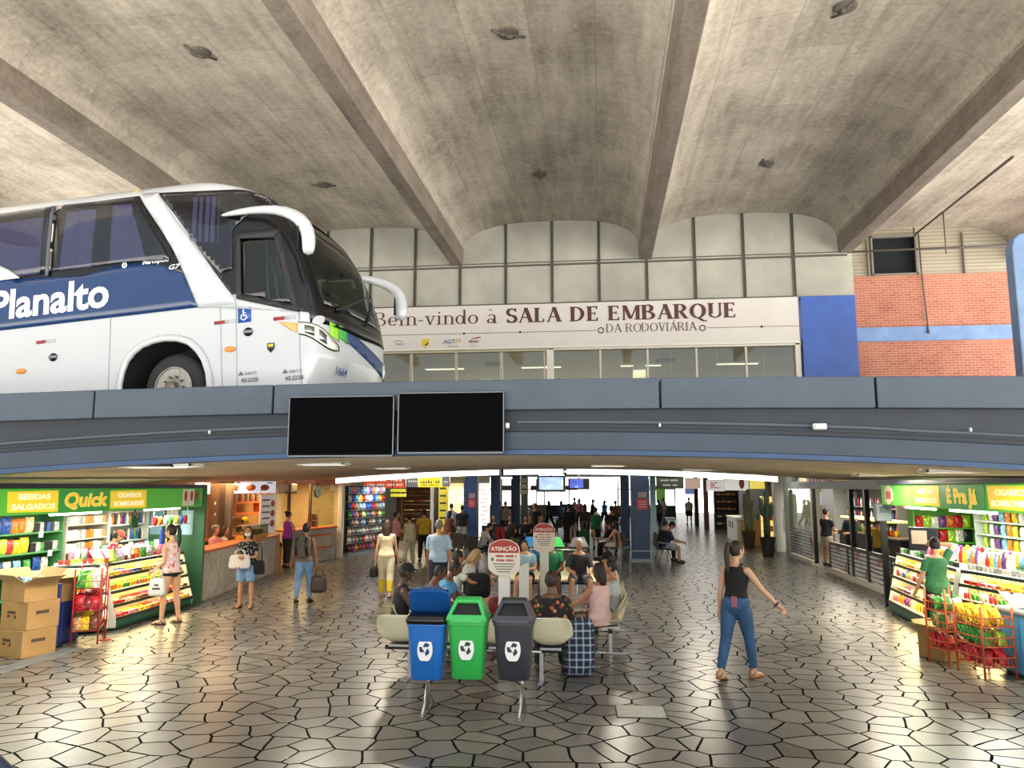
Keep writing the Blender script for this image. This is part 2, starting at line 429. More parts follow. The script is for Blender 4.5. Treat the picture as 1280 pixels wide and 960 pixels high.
# waiting room behind the glass
mb = MB(); mb.box((-3.65, FZ+11, 6.75), (22.7, 22, .2)); struct('ceiling_waiting_room', mb, mat('beige_ceiling', 'b9af98', .8, fn=noisy(.06, 1)))
mb = MB(); mb.box((-3.65, FZ+15, 5), (22.7, .3, 3.6)); struct('wall_waiting_room', mb, wall_cream)
for x, y in ((-4.55, 30), (-.3, 31), (1.35, 27.0)):
    mb = MB(); mb.box((x, y, 5.0), (.42, .42, 3.5)); struct('pillar_waiting_room', mb, white_paint, bevel=.02)
k = 0
for y in (27.0, 30.5, 34):
    for x in (-5.6, -2.4, 1.4, 4.4):
        t = thing('ceiling_batten_light', 'slim batten lamp on the beige ceiling behind the waiting room glass', 'ceiling light', (x+.3*(k % 2), y, 6.64), 0, 'waiting room batten lamps')
        m_ = MB(); m_.box((0, 0, -.02), (1.5, .16, .05)); m_.build('housing', white_paint, t, bevel=.01)
        m_ = MB(); m_.tube([(-.7, 0, -.06), (.7, 0, -.06)], .025, 8); m_.build('tube', mat('lamp_soft', 'ffffff', emit='fff2d0', es=2.2), t, True)
        k += 1
area_light('waiting_room_light', (-2, 29, 6.4), 8, 800, 'fff0d2', sy=6)
for x, y in ((-3.7, 26.3), (2.2, 26.2)):
    t = thing('ceiling_vent', 'dark square air vent in the ceiling ' + ('left of' if x < 0 else 'right of') + ' the white waiting room door frame', 'vent', (x, y, 6.63))
    m_ = MB(); m_.box((0, 0, 0), (.6, .6, .04)); m_.build('frame', trim_dark, t, bevel=.01)
    m_ = MB()
    for q in range(5): m_.box((0, -.2+.1*q, -.03), (.5, .03, .02), rot=(.5, 0, 0))
    m_.build('louvre', mat('vent_grey', '7d786c', .6), t)
glz = glass('facade_glass', 'dfe4dc', .93)
alu = mat('aluminium', 'b7b3a6', .45, .3)
wx = [-9.0, -7.55, -6.1, -4.62, -3.15, -1.75]
for i in range(len(wx)-1):
    a, b = wx[i], wx[i+1]; mid = (a+b)/2
    w = thing('window_%d' % (i+1), None, None, (mid, FZ+.1, 3.3)); tag(w, kind='structure')
    m_ = MB()
    for x in (a-mid+.02, b-mid-.02): m_.box((x, 0, 1.74), (.05, .08, 3.48))
    m_.box((0, 0, 3.45), (b-a, .08, .06)); m_.box((0, 0, .03), (b-a, .08, .06)); m_.build('frame', alu, w)
    m_ = MB(); m_.box((0, 0, 1.74), (b-a-.08, .012, 3.42)); m_.build('pane', glz, w)
dx_ = [-1.45, .0, .45, 1.47, 2.95, 4.45, 5.95]
w = thing('window_6', None, None, (2.2, FZ+.08, 3.3)); tag(w, kind='structure')
m_ = MB(); m_.box((-3.78, -.05, 1.74), (.22, .16, 3.5)); m_.box((3.80, -.05, 1.74), (.16, .16, 3.5)); m_.box((0, -.05, 3.42), (7.7, .16, .12)); m_.build('frame', mat('white_frame', 'd8d6cf', .4), w, bevel=.01)
m_ = MB()
for x in (.0, 1.47, 2.97, 4.47): m_.box((x-2.2, 0, 1.7), (.06, .08, 3.4))
for x in (-.45, .98, 2.2, 3.6, 5.0): m_.box((x-2.2, .06, 1.7), (.015, .02, 3.4))
m_.build('mullion', alu, w)
m_ = MB(); m_.box((0, .02, 1.7), (7.5, .012, 3.38)); m_.build('pane', glz, w)
# blue end panel and brick wall beyond
mb = MB(); mb.box((6.92, FZ+.1, 5.75), (1.6, .5, 4.8)); struct('wall_blue', mb, mat('blue_cladding', '2f55a5', .5, fn=noisy(.12, 1.4)), bevel=.01)
mb = MB(); mb.box((14.2, 26.15, 6.3), (12.4, .3, 6.0)); struct('wall_brick', mb, mat('brickwork', 'a86a55', .85, fn=f_brick))
mb = MB(); mb.box((11.2, 25.97, 7.31), (6.2, .08, .46)); struct('trim_2', mb, mat('pale_blue_band', '6f8fbf', .55, fn=noisy(.15, 2)))
louv = mat('louvre_cladding', 'a8a08e', .7, fn=f_slats(2.6, .55))
mb = MB()
mb.box((8.6, 26.1, 10.25), (.9, .12, 1.9)); mb.box((12.6, 26.1, 10.25), (4.3, .12, 1.9)); mb.box((9.7, 26.1, 10.92), (1.4, .12, .6)); mb.box((17, 26.1, 10.05), (6, .12, 1.6))
struct('wall_louvre', mb, louv)
mb = MB(); mb.box((9.72, 26.25, 9.95), (2.2, .1, 2.2)); struct('wall_dark_opening', mb, mat('dark_void', '10181f', .9))
mb = MB()
for x in (9.02, 10.42): mb.box((x, 25.98, 9.97), (.06, .1, 1.35))
for z in (9.32, 10.62): mb.box((9.72, 25.98, z), (1.45, .1, .06))
for x in (8.9, 11.9): mb.box((x, 25.98, 9.97), (.05, .08, 1.4))
struct('trim_3', mb, mat('opening_frame', '7e7a70', .5))
mb = MB(); mb.tube([(10.5, 25.9, 10.75), (10.52, 25.9, 9.2), (10.6, 25.9, 7.35)], .022, 6); mb.ell((10.6, 25.9, 7.35), (.05, .04, .06), 8, 6)
tag(mb.build('downpipe', trim_dark, smooth=True), 'thin dark cable running down the brick wall to the blue band', 'cable')
p1_, p2_ = U(1145, 292, 25.8), U(1266, 196, 15.6)
mb = MB(); mb.tube([p1_, p2_], .03, 6); q = p1_.lerp(p2_, .39); mb.tube([q, (q.x, q.y, q.z-1.2)], .018, 6)
tag(mb.build('hanging_rod', trim_dark, smooth=True), 'dark rod slung under the right vault with a thin drop bar', 'rod')
# pale blue portal post at the right edge
t = U(1274, 400, 22)
mb = MB(); mb.prism([(-.12, 0), (-.12, 5.6), (-.05, 5.85), (.1, 6.0), (.6, 6.0), (.6, 0)], -.2, .2, lambda p, q, d: (p+t.x, 22+d, q+3.25))
struct('pillar_right', mb, mat('portal_blue', '6a86ad', .5, fn=noisy(.15, 2)), bevel=.03)

# ------------------------------------------------------------------ the road deck
def zb(x): return max(2.2, 2.735-.0055*(x+1.4)**2)
def zt(x): return 3.62-.0016*(x+1)**2
def strip(mb, xs, prof, mi=0):
    rings = [[(x, y, z) for y, z in prof(x)] for x in xs]; mb.loft(rings, mi); return mb
DX = [-16+1.0*k for k in range(31)]
seams = [(-16, U(117, 505, 9).x), (U(117, 505, 9).x, U(341, 500, 9).x), (U(341, 500, 9).x, U(825, 490, 9).x), (U(825, 490, 9).x, U(1095, 490, 9).x), (U(1095, 490, 9).x, 14)]
mb = MB()
for a, b in seams:
    n_ = max(2, int((b-a)/1.0)); xs_ = [a+.012+(b-a-.024)*k/n_ for k in range(n_+1)]
    strip(mb, xs_, lambda x: [(9.0, zt(x)-.36), (9.0, zt(x)), (9.35, zt(x)), (9.35, zt(x)-.36)])
struct('trim_parapet', mb, slate, bevel=.012)
mb = MB(); strip(mb, DX, lambda x: [(9.13, zb(x)+.02), (9.13, zt(x)-.2), (9.5, zt(x)-.3), (9.5, zb(x)+.02)])
strip(mb, DX, lambda x: [(9.10, zb(x)+.33), (9.10, zb(x)+.36), (9.2, zb(x)+.36), (9.2, zb(x)+.33)])
struct('trim_beam_web', mb, beam_dark)
mb = MB(); strip(mb, DX, lambda x: [(9.06, zb(x)+.055), (9.06, zb(x)+.27), (9.3, zb(x)+.30), (9.3, zb(x)+.055)])
struct('trim_beam_flange', mb, beam_blue, bevel=.01)
mb = MB(); strip(mb, DX, lambda x: [(9.05, zb(x)), (9.05, zb(x)+.055), (9.3, zb(x)+.055), (9.3, zb(x))])
struct('trim_beam_edge', mb, mat('edge_blue', '28486e', .5, fn=noisy(.2, 2)))
def zs(x, y): return zb(x)+(y-9)*.0125
mb = MB(); rings = []
for y in (9.3, 12, 15, 18, 21, 24.2): rings.append([(x, y, zs(x, y)) for x in DX])
mb.loft(rings, caps=False, closed=False)
struct('ceiling_soffit', mb, soffit_mat, smooth=True)
mb = MB(); strip(mb, DX, lambda x: [(9.3, zt(x)-.42), (9.3, zt(x)-.30), (24.2, zt(x)-.30), (24.2, zt(x)-.42)])
struct('road_deck', mb, mat('asphalt', '55544f', .8, fn=noisy(.2, 8)))
# fittings on the beam
mb = MB()
for xs_ in ([-15.5+k*.5 for k in range(25)], [-1.0+k*.5 for k in range(29)]):
    mb.tube([(x, 9.07, zb(x)+.385-.012*(x > 3)) for x in xs_], .016, 6)
tag(mb.build('conduit_pipe', mat('pipe_grey', '56606c', .5), smooth=False), 'thin grey conduit clipped along the blue road beam', 'pipe')
for px, py, w_, lab in ((1025, 533, .15, 'white bulkhead lamp on the blue road beam above the right passage'), (634, 532, .05, 'tiny white junction box beside the right black screen')):
    p = U(px, py, 9.0); t = thing('bulkhead_lamp' if w_ > .1 else 'junction_box', lab, 'lamp' if w_ > .1 else 'junction box', (p.x, 9.02, p.z))
    m_ = MB(); m_.box((0, 0, 0), (w_, .06, .07)); m_.build('housing', mat('lamp_body', 'cfd0cb', .4), t, bevel=.012)
    m_ = MB(); m_.box((0, -.035, 0), (w_*.7, .03, .045)); m_.build('cover', mat('lens_white', 'ecebe4', .25), t, bevel=.008)
for px, py in ((825, 531), (1215, 537), (260, 540)):
    p = U(px, py, 9.0); mb = MB(); mb.ell((0, 0, 0), (.016, .02, .016), 8, 6); mb.box((0, .012, 0), (.02, .03, .045)); 
    tag(mb.build('pipe_clip', white_paint, loc=(p.x, 9.03, p.z), smooth=True), 'tiny white clip on the conduit ' + {825: 'under the seam of the beam', 1215: 'at the far right end of the beam', 260: 'below the front wheel of the coach'}[px], 'clip')
# the two black screens hung in front of the beam
for a, b, c_, d_, lab in ((360, 492, 495, 571, 'left of the two black screens hung on the blue beam'), (497, 630, 490, 567, 'right of the two black screens hung on the blue beam')):
    p0, p1 = U(a, (c_+d_)/2, 8.88), U(b, (c_+d_)/2, 8.88); zt_, zb_ = U((a+b)/2, c_, 8.88).z, U((a+b)/2, d_, 8.88).z
    w_, h_ = p1.x-p0.x, zt_-zb_
    t = thing('display_screen', lab, 'screen', ((p0.x+p1.x)/2, 8.9, (zt_+zb_)/2), 0, 'black screens on the road beam')
    m_ = MB(); m_.box((0, .02, 0), (w_, .05, h_)); m_.build('casing', mat('screen_case', '0c0d0f', .5, spec=.1), t, bevel=.006)
    m_ = MB(); m_.box((0, -.008, .01), (w_-.03, .01, h_-.05)); m_.build('panel', mat('screen_off', '030406', .4, spec=.02), t)
    m_ = MB(); m_.box((0, -.012, h_/2-.006), (w_, .014, .012)); m_.box((0, -.012, -h_/2+.01), (w_, .014, .016)); m_.box((w_/2-.006, -.012, 0), (.012, .014, h_)); m_.box((-w_/2+.006, -.012, 0), (.012, .014, h_)); m_.build('bezel', mat('bezel_grey', '6a6e73', .35, .5), t)
    m_ = MB(); m_.box((0, .07, 0), (.3, .06, .3)); m_.build('bracket', dark_metal, t)
# recessed lamps in the soffit
for px, py in ((404, 580), (490, 585), (760, 582), (212, 599), (1095, 594), (190, 606), (1190, 590), (872, 587)):
    d = ray(px, py); z = 2.6; p = None
    for _ in range(12):
        p = Vector((0, 0, 2.35)) + d*((z-2.35)/d.z); p.y = min(max(p.y, 9.6), 23); p = U(px, py, p.y); z = zs(p.x, p.y)-.01
        if d.z < 1e-4: break
    t = thing('recessed_ceiling_light', 'bright recessed lamp in the underside of the road deck', 'ceiling light', (p.x, p.y, zs(p.x, p.y)-.005), 0, 'recessed lamps under the road deck')
    m_ = MB(); 
    for sx_, sy_, wx_, wy_ in ((0, .16, .78, .04), (0, -.16, .78, .04), (.37, 0, .04, .36), (-.37, 0, .04, .36)): m_.box((sx_, sy_, 0), (wx_, wy_, .05))
    m_.build('frame', white_paint, t, bevel=.006)
    m_ = MB(); m_.box((0, 0, .0), (.7, .28, .03)); m_.build('diffuser', lamp_white, t)
    area_light('recessed_glow', (0, 0, -.05), .6, 80, 'fff3dc', parent=t, sy=.25)
# luminous strip where the deck ends
for a, b in ((-8.6, -3.25), (-3.1, -1.22), (-1.1, 5.3)):
    n_ = 6; mb = MB(); xs_ = [a+(b-a)*k/n_ for k in range(n_+1)]
    t = thing('linear_light', 'long white luminous strip at the inner edge of the deck, ' + ('left length' if a < -5 else 'short middle length' if a < -2 else 'right length'), 'strip light', ((a+b)/2, 24.3, zs((a+b)/2, 24.2)-.1), 0, 'luminous strips at the deck edge')
    strip(mb, xs_, lambda x: [(-.0, zs(x, 24.2)-.17-t.location.z), (-.0, zs(x, 24.2)-.01-t.location.z), (.1, zs(x, 24.2)-.01-t.location.z), (.1, zs(x, 24.2)-.17-t.location.z)]); mb.v = [(x-t.location.x, y, z) for x, y, z in mb.v]
    mb.build('diffuser', mat('lamp_strip', 'ffffff', emit='fffdf6', es=2.6), t)
    for x in (a, b): mb = MB(); zz_ = zs(x, 24.2)-.19; mb.box((x-t.location.x, .14, (zz_+3.147)/2-t.location.z), (.05, .24, 3.147-zz_)); mb.build('end_cap', dark_metal, t)
# the low hall beyond
mb = MB(); mb.box((-2, 43.2, 3.35), (40, 37.6, .4)); struct('ceiling_hall', mb, mat('hall_ceiling', '6f6d68', .8, fn=noisy(.15, .6)))
mb = MB(); mb.box((-11.6, 17.2, 1.65), (.3, 15.6, 3.3)); struct('wall_left', mb, wall_cream)
mb = MB(); mb.box((-11.2, 44, 1.65), (.3, 37, 3.3)); struct('wall_left_hall', mb, wall_cream)
mb = MB(); mb.box((9.4, 35.2, 1.65), (.3, 51.6, 3.3)); struct('wall_right', mb, wall_cream)
for i, (x, y, l, bx) in enumerate([(-8, 28, 1.5, 0), (-4.6, 29, 1.4, 0), (3.4, 30, 1.5, 0), (4.6, 34, 1.5, 0), (-1.0, 36, 1.6, 0), (1.5, 40, 1.6, 0), (5.0, 42, 1.6, 0), (-3, 46, 1.6, 0), (2, 50, 1.6, 0), (5.5, 26.5, 1.4, 0)]):
    t = thing('ceiling_batten_light', 'white batten lamp on the low ceiling of the far hall', 'ceiling light', (x, y, 3.12), 0, 'hall batten lamps')
    m_ = MB(); m_.box((0, 0, 0), (l, .2, .06)); m_.build('housing', white_paint, t, bevel=.01)
    m_ = MB(); 
    for q in (-.05, .05): m_.tube([(-l*.47, q, -.05), (l*.47, q, -.05)], .025, 8)
    m_.build('tube', lamp_white, t, True)
    area_light('batten_glow', (0, 0, -.12), l, 16, 'f6fbff', parent=t, sy=.2)
# ------------------------------------------------------------------ people
def skin(c): return mat('skin_'+c, c, .5)
def cloth(c, r=.85): return mat('cloth_'+c, c, r, fn=noisy(.12, 12))
def f_print(cols, scale, thr=.5):
    def fn(n, c):
        v = n.coord('Object'); o = n.new('TexVoronoi', feature='F1'); o.inputs['Scale'].default_value = scale; n.link(v, o.inputs['Vector'])
        s_ = n.new('SeparateColor'); n.link(o.outputs['Color'], s_.inputs[0])
        stops = [(i/len(cols), lin(x)) for i, x in enumerate(cols)]
        r_ = n.new('ValToRGB'); r_.color_ramp.interpolation = 'CONSTANT'; e = r_.color_ramp.elements
        while len(e) < len(stops): e.new(.5)
        for i, (p, q) in enumerate(stops): e[i].position = p; e[i].color = (*q, 1)
        n.link(s_.outputs[0], r_.inputs[0])
        g = n.math('GREATER_THAN', o.outputs['Distance'], thr)
        n.link(n.mix(g, r_.outputs[0], c), n.b.inputs['Base Color'])
    return fn
def printed(name, base, cols, scale, thr): return mat('print_'+name, base, .85, fn=f_print(cols, scale, thr))
HAIR = {'black': '14110f', 'brown': '2c1c14', 'grey': '6d6a66', 'blond': 'a08458', 'white': 'b4b0a8', 'darkbrown': '1d1410'}
SHRUG = ((0, 6, 12, 10), (0, 6, 12, 10))
STAND = dict(legs=((2, 3, 2), (-2, 3, 2)), arms=((4, 7, 12, 8), (2, 7, 14, 8)))
WALK = dict(lean=4, legs=((22, 1, 6, 0), (-20, 1, 14, 28)), arms=((-18, 8, 14, 5), (22, 8, 22, 8)))
WALK2 = dict(lean=4, legs=((-20, 1, 14, 28), (22, 1, 6, 0)), arms=((22, 8, 22, 8), (-18, 8, 14, 5)))
SIT = dict(seat=.44, lean=4, legs=((84, 7, 84), (84, 7, 84)), arms=((22, 10, 62, 18), (22, 10, 62, 18)))
SITFWD = dict(seat=.44, lean=18, legs=((84, 9, 82), (84, 9, 86)), arms=((30, 8, 48, 22), (30, 8, 48, 22)), head=(18, 0))
def person(label, x, y, face, h=1.68, pose=STAND, top=None, bottom=None, shoes='2a2623', hair=('short', 'black'), sk='b98a6c', lod=1, fem=False, group=None, z=0.0, girth=1.0, cap=None, mask=False, facef=True):
    k = h/1.70
    root = thing('person', label, 'person', (x, y, z), R(face), group)
    vox = (.0085, .0105, .017)[lod]; cvox = (.010, .013, .02)[lod]; sg = (12, 10, 8)[lod]
    P = dict(STAND); P.update(pose)
    lean, roll = P.get('lean', 0), P.get('roll', 0)
    def dirv(fl, ab, sd): return Vector((sd*math.sin(R(ab)), math.sin(R(fl))*math.cos(R(ab)), -math.cos(R(fl))*math.cos(R(ab))))
    Tm = Euler((R(-lean), R(roll), R(P.get('twist', 0)))).to_matrix()
    # legs
    legs = []
    for sd, lg in ((-1, P['legs'][0]), (1, P['legs'][1])):
        fl, ab, kn = lg[:3]; fp = lg[3] if len(lg) > 3 else 0
        hip = Vector((sd*.088, 0, -.03)); kn_ = hip + dirv(fl, ab, sd)*.415; an = kn_ + dirv(fl-kn, ab*.5, sd)*.405
        legs.append([hip, kn_, an, fp, sd])
    if 'seat' in P: pz = P['seat']/k + .10
    else: pz = max(-(l[2].z) + .075 + math.sin(R(l[3]))*.0 for l in legs)
    if isinstance(shoes, tuple) and 'seat' not in P: pz += .014
    if 'pz' in P: pz = P['pz']
    C = Vector((0, 0, pz))
    L = [[(C+l[0]), (C+l[1]), (C+l[2]), l[3], l[4]] for l in legs]
    for l in L:
        if 'seat' in P and l[2].z < .075: l[2].z = .075
    def T(p): return C + Tm @ Vector(p)
    sw = .158 if fem else .180
    arms = []
    for sd, am in ((-1, P['arms'][0]), (1, P['arms'][1])):
        sh = T((sd*sw, 0, .415))
        if len(am) == 3:                                     # hand target in body coordinates (IK)
            tg = T(am); v = tg-sh; D = min(v.length, .535); u = v.normalized(); a_, b_ = .29, .25
            cs = (a_*a_+D*D-b_*b_)/(2*a_*D); cs = max(-1, min(1, cs)); an_ = math.acos(cs)
            hint = Vector((sd*.55, -.5, -.7)); pp = (hint-u*hint.dot(u)).normalized()
            el = sh + (u*math.cos(an_)+pp*math.sin(an_))*a_; wr = sh+u*D
        else:
            fl, ab, eb, iw = am; el = sh + dirv(fl, ab, sd)*.29; wr = el + dirv(fl+eb, ab-iw, sd)*.25
        arms.append((sh, el, wr, sd))
    hp, hy = P.get('head', (0, 0))
    Hm = Euler((R(-lean*.4), 0, 0)).to_matrix() @ Euler((0, 0, R(hy))).to_matrix() @ Euler((R(-hp), 0, 0)).to_matrix()
    nb = T((0, -.01, .50)); hc = nb + Hm @ Vector((0, .025, .155))
    def Hd(p): return hc + Hm @ Vector(p)
    g = girth
    if fem: prof = [(-.13, .10, .085, -.005), (-.06, .165, .115, -.012), (.0, .172, .118, -.012), (.08, .145, .10, 0), (.16, .128, .092, .004), (.25, .138, .10, .01), (.33, .150, .122, .022), (.40, .143, .098, .008), (.45, .118, .076, 0), (.49, .066, .058, -.004)]
    else: prof = [(-.13, .10, .085, 0), (-.06, .155, .11, -.008), (.0, .163, .115, -.008), (.08, .156, .108, 0), (.16, .152, .105, .005), (.25, .160, .112, .006), (.34, .172, .118, .008), (.40, .168, .106, .002), (.45, .138, .084, -.004), (.495, .072, .064, -.008)]
    def torso(mb, inf=0.0, z0=-.13, z1=.50, seg=16, flare=0.0):
        rings = []
        pr = [q for q in prof if z0-1e-6 <= q[0] <= z1+1e-6]
        if pr[0][0] > z0+.005: pr = [(z0, *[prof[0][i] + (pr[0][i]-prof[0][i])*.9 for i in (1, 2, 3)])] + pr
        for zz, rx, ry, oy in pr:
            gg = g if .0 <= zz <= .3 else 1+(g-1)*.6
            f_ = flare*max(0, (.1-zz))
            rings.append([T((math.cos(2*PI*i/seg)*(rx*gg+inf+f_), oy+(g-1)*.08*(zz < .3)+math.sin(2*PI*i/seg)*(ry*gg+inf+f_), zz)) for i in range(seg)])
        mb.loft(rings)
    mb = MB()
    torso(mb)
    mb.cap(T((0, -.012, .46)), Hd((0, -.02, -.06)), .055 if not fem else .047, .05 if not fem else .044, sg)
    mb.ell(hc, (.072, .092, .112), 14, 10, M=Hm)
    mb.ell(Hd((0, .022, -.055)), (.054, .062, .06), 12, 8, M=Hm)                 # jaw
    if lod < 2:
        mb.tube([Hd((0, .085, .02)), Hd((0, .106, -.02)), Hd((0, .092, -.034))], [.010, .016, .010], 6)
        for sd in (-1, 1): mb.ell(Hd((sd*.074, -.006, -.006)), (.012, .02, .03), 8, 6, M=Hm)
    for hip, kn, an, fp, sd in L:
        fx = 1.1 if fem else 1.0
        mb.tube([hip+Vector((0, 0, .05)), hip.lerp(kn, .12), hip.lerp(kn, .5), hip.lerp(kn, .9), kn, kn.lerp(an, .08), kn.lerp(an, .3), kn.lerp(an, .65), an, an+(an-kn).normalized()*.02],
                [.06, .088*fx*(1+(g-1)*.5), .074*fx*(1+(g-1)*.5), .054, .052, .053, .056, .042, .036, .034], sg+2)
        fd = Vector((sd*.12, math.cos(R(fp)), -math.sin(R(fp)))).normalized()
        fu = Vector((0, math.sin(R(fp)), math.cos(R(fp))))
        l_ = [an-fd*.055-fu*.035, an-fd*.02-fu*.035, an+fd*.05-fu*.042, an+fd*.12-fu*.055, an+fd*.165-fu*.06]
        mb.tube(l_, [(.026, .03), (.034, .038), (.036, .032), (.042, .019), (.024, .011)], sg, up=fu)
    for sh, el, wr, sd in arms:
        ar = 1+(g-1)*.6
        if fem: ar *= .88
        mb.ell(sh+Tm @ Vector((-sd*.015, 0, -.008)), (.058*ar, .056*ar, .056*ar), 10, 8)
        mb.tube([sh+(sh-el).normalized()*.02, sh.lerp(el, .2), sh.lerp(el, .55), sh.lerp(el, .92), el, el.lerp(wr, .15), el.lerp(wr, .4), el.lerp(wr, .85), wr, wr+(wr-el).normalized()*.02],
                [.045*ar, .05*ar, .045*ar, .037*ar, .037*ar, .041*ar, .039*ar, .029*ar, .027, .026], sg)
        fd = (wr-el).normalized(); inw = Vector((-sd, 0, 0)); inw = (inw-fd*inw.dot(fd)).normalized(); th = fd.cross(inw)*sd*-1
        if th.y < -.2 or (abs(th.y) < .2 and th.z < 0): th = -th
        mb.tube([wr, wr+fd*.03, wr+fd*.065, wr+fd*.09], [(.026, .018), (.034, .016), (.041, .015), (.036, .012)], 8, up=th)
        for q in range(4):
            ln = (.068, .078, .073, .056)[q]; b0 = wr+fd*.08+th*(.031-.0205*q); sp_ = th*(.010-.0065*q)
            mb.tube([b0, b0+fd*ln*.45+sp_*.6+inw*.008, b0+fd*ln*.8+sp_+inw*.026, b0+fd*ln*.98+sp_*1.1+inw*.042], [.0098, .0092, .0084, .0065], 6)
        b0 = wr+fd*.025+th*.028; mb.tube([b0, b0+fd*.025+th*.024+inw*.008, b0+fd*.055+th*.034+inw*.02], [.013, .011, .0075], 6)
    sc = Matrix.Scale(k, 4)
    def fin(mb, name, m, rm=None, smooth=True):
        mb.xf(sc); return mb.build(name, m, root, smooth, remesh=(rm*k if rm else 0))
    fin(mb, 'body', skin(sk), vox)
    # face
    if facef and lod < 2:
        for sd in (-1, 1):
            e = MB(); e.ell(Hd((sd*.03, .083, .008)), (.013, .009, .007), 8, 6, M=Hm); fin(e, 'eye', mat('eye_dark', '1b1512', .3))
            e = MB(); e.tube([Hd((sd*.015, .090, .026)), Hd((sd*.032, .087, .031)), Hd((sd*.048, .074, .026))], .0045, 6); fin(e, 'eyebrow', mat('hair_'+hair[1], HAIR[hair[1]], .6))
        e = MB(); e.tube([Hd((-.024, .078, -.064)), Hd((0, .089, -.062)), Hd((.024, .078, -.064))], [.004, .007, .004], 6); fin(e, 'mouth', mat('lips', '8c4f47', .5))
    if mask:
        e = MB(); e.ell(Hd((0, .035, -.045)), (.066, .076, .052), 14, 10, M=Hm); fin(e, 'face_mask', white_paint)
    # hair
    hm = mat('hair_'+hair[1], HAIR[hair[1]], .55)
    if hair[0] != 'bald':
        e = MB(); e.ell(Hd((0, -.017, .016)), (.082, .094, .111), 14, 10, M=Hm)
        if hair[0] in ('long', 'shoulder'):
            ln = .34 if hair[0] == 'long' else .17
            q0 = [Hd((0, -.05, .03)), Hd((0, -.075, -.06)), Hd((0, -.085, -.06-ln*.5)), Hd((0, -.08, -.06-ln))]
            e.tube(q0, [(.075, .055), (.085, .05), (.088, .042), (.05, .02)], 12, up=Hm @ Vector((0, 1, 0)))
            for sd in (-1, 1): e.tube([Hd((sd*.06, -.01, .05)), Hd((sd*.078, -.01, -.04)), Hd((sd*.075, -.03, -.05-ln*.6))], [.03, .028, .018], 8)
        if hair[0] == 'pony':
            e.tube([Hd((0, -.08, .06)), Hd((0, -.145, .07)), Hd((0, -.165, 0)), Hd((0, -.155, -.12)), Hd((0, -.14, -.24)), Hd((0, -.13, -.31))], [.026, .03, .038, .036, .028, .012], 10)
        if hair[0] == 'bun': e.ell(Hd((0, -.10, .07)), (.045, .045, .045), 10, 8)
        if hair[0] == 'curly':
            for q in range(16): a_ = 2*PI*q/16; e.ell(Hd((math.cos(a_)*.07, -.025+math.sin(a_)*.075, .03+.05*math.sin(q*2.3))), (.035, .035, .04), 8, 6)
        fin(e, 'hair', hm, cvox)
    if cap:
        e = MB(); e.ell(Hd((0, -.005, .05)), (.088, .10, .085), 14, 10, M=Hm); e.ell(Hd((0, .10, .045)), (.07, .075, .010), 12, 6, M=Hm); fin(e, 'hat', cloth(cap), cvox)
    # clothes
    if top:
        kind, cm = top[0], top[1]; hem = top[2] if len(top) > 2 else -.06
        e = MB(); lowz = hem
        torso(e, .013 + (.006 if kind != 'tank' else 0), max(lowz, -.13), .45 if kind in ('tank',) else .475, 18, .05 if kind not in ('tank',) else 0)
        fr = {'tank': 0, 'sleeveless': .0, 'cap': .35, 'tee': .62, 'half': .9, 'long': 1.9}[kind]
        for sh, el, wr, sd in arms:
            ar = (1+(g-1)*.6)*(.9 if fem else 1)
            if kind == 'tank': e.tube([T((sd*.085, .07, .38)), T((sd*.086, .045, .455)), T((sd*.084, .0, .487)), T((sd*.085, -.055, .455)), T((sd*.085, -.075, .39))], [(.024, .014)]*5, 8)
            else: e.ell(sh+Tm @ Vector((-sd*.022, 0, -.012)), (.068*ar, .066*ar, .064*ar), 10, 8)
            if 0 < fr <= 1: e.tube([sh, sh.lerp(el, .3), sh.lerp(el, fr)], [.058*ar, .064*ar, .064*ar], 12)
            elif fr > 1: e.tube([sh, sh.lerp(el, .4), el, el.lerp(wr, .5), el.lerp(wr, .93)], [.058*ar, .062*ar, .052*ar, .05*ar, .042*ar], 12)
        fin(e, 'top', cm, cvox)
    if bottom:
        kind, cm = bottom[0], bottom[1]; e = MB()
        fl_ = {'shorts': .5, 'hotpants': .22, 'bermuda': .85, 'jeans': 1.9, 'pants': 1.93, 'wide': 1.93, 'capri': 1.6}.get(kind)
        if fl_:
            torso(e, .012, -.13, .13 if kind == 'jeans' else .08, 18)
            for hip, kn, an, fp, sd in L:
                fx = (1.1 if fem else 1.0)*(1+(g-1)*.5); ex = .013 if kind in ('jeans', 'hotpants') else .026
                if fl_ <= 1: pts = [hip+Vector((0, 0, .04)), hip.lerp(kn, .12), hip.lerp(kn, fl_*.6), hip.lerp(kn, fl_)]; rs = [.07, .09*fx+ex, .082*fx+ex, .07*fx+ex]
                else:
                    q = fl_-1; w_ = {'wide': .085, 'pants': .062}.get(kind, .05)
                    pts = [hip+Vector((0, 0, .04)), hip.lerp(kn, .12), hip.lerp(kn, .5), kn, kn.lerp(an, .3), kn.lerp(an, q)]; rs = [.07, .09*fx+ex*.6, .076*fx+ex*.8, .056+ex, .057+ex*.8, w_]
                e.tube(pts, rs, 14)
            fin(e, 'trousers' if fl_ > 1 else 'shorts', cm, cvox)
        else:                                                   # skirt / dress skirt following the thighs
            ln = bottom[2] if len(bottom) > 2 else .5; rings = []; mid = [(L[0][i]+L[1][i])/2 for i in range(3)]
            path = [T((0, -.008, .08)), T((0, -.01, 0)), mid[0].lerp(mid[1], .35), mid[1], mid[1].lerp(mid[2], .5), mid[1].lerp(mid[2], .9)]
            rs = [(.145, .105), (.185, .135), (.195, .14), (.20, .13), (.22, .15), (.24, .16)]; n_ = 3 if ln <= .5 else 4 if ln <= .8 else 6
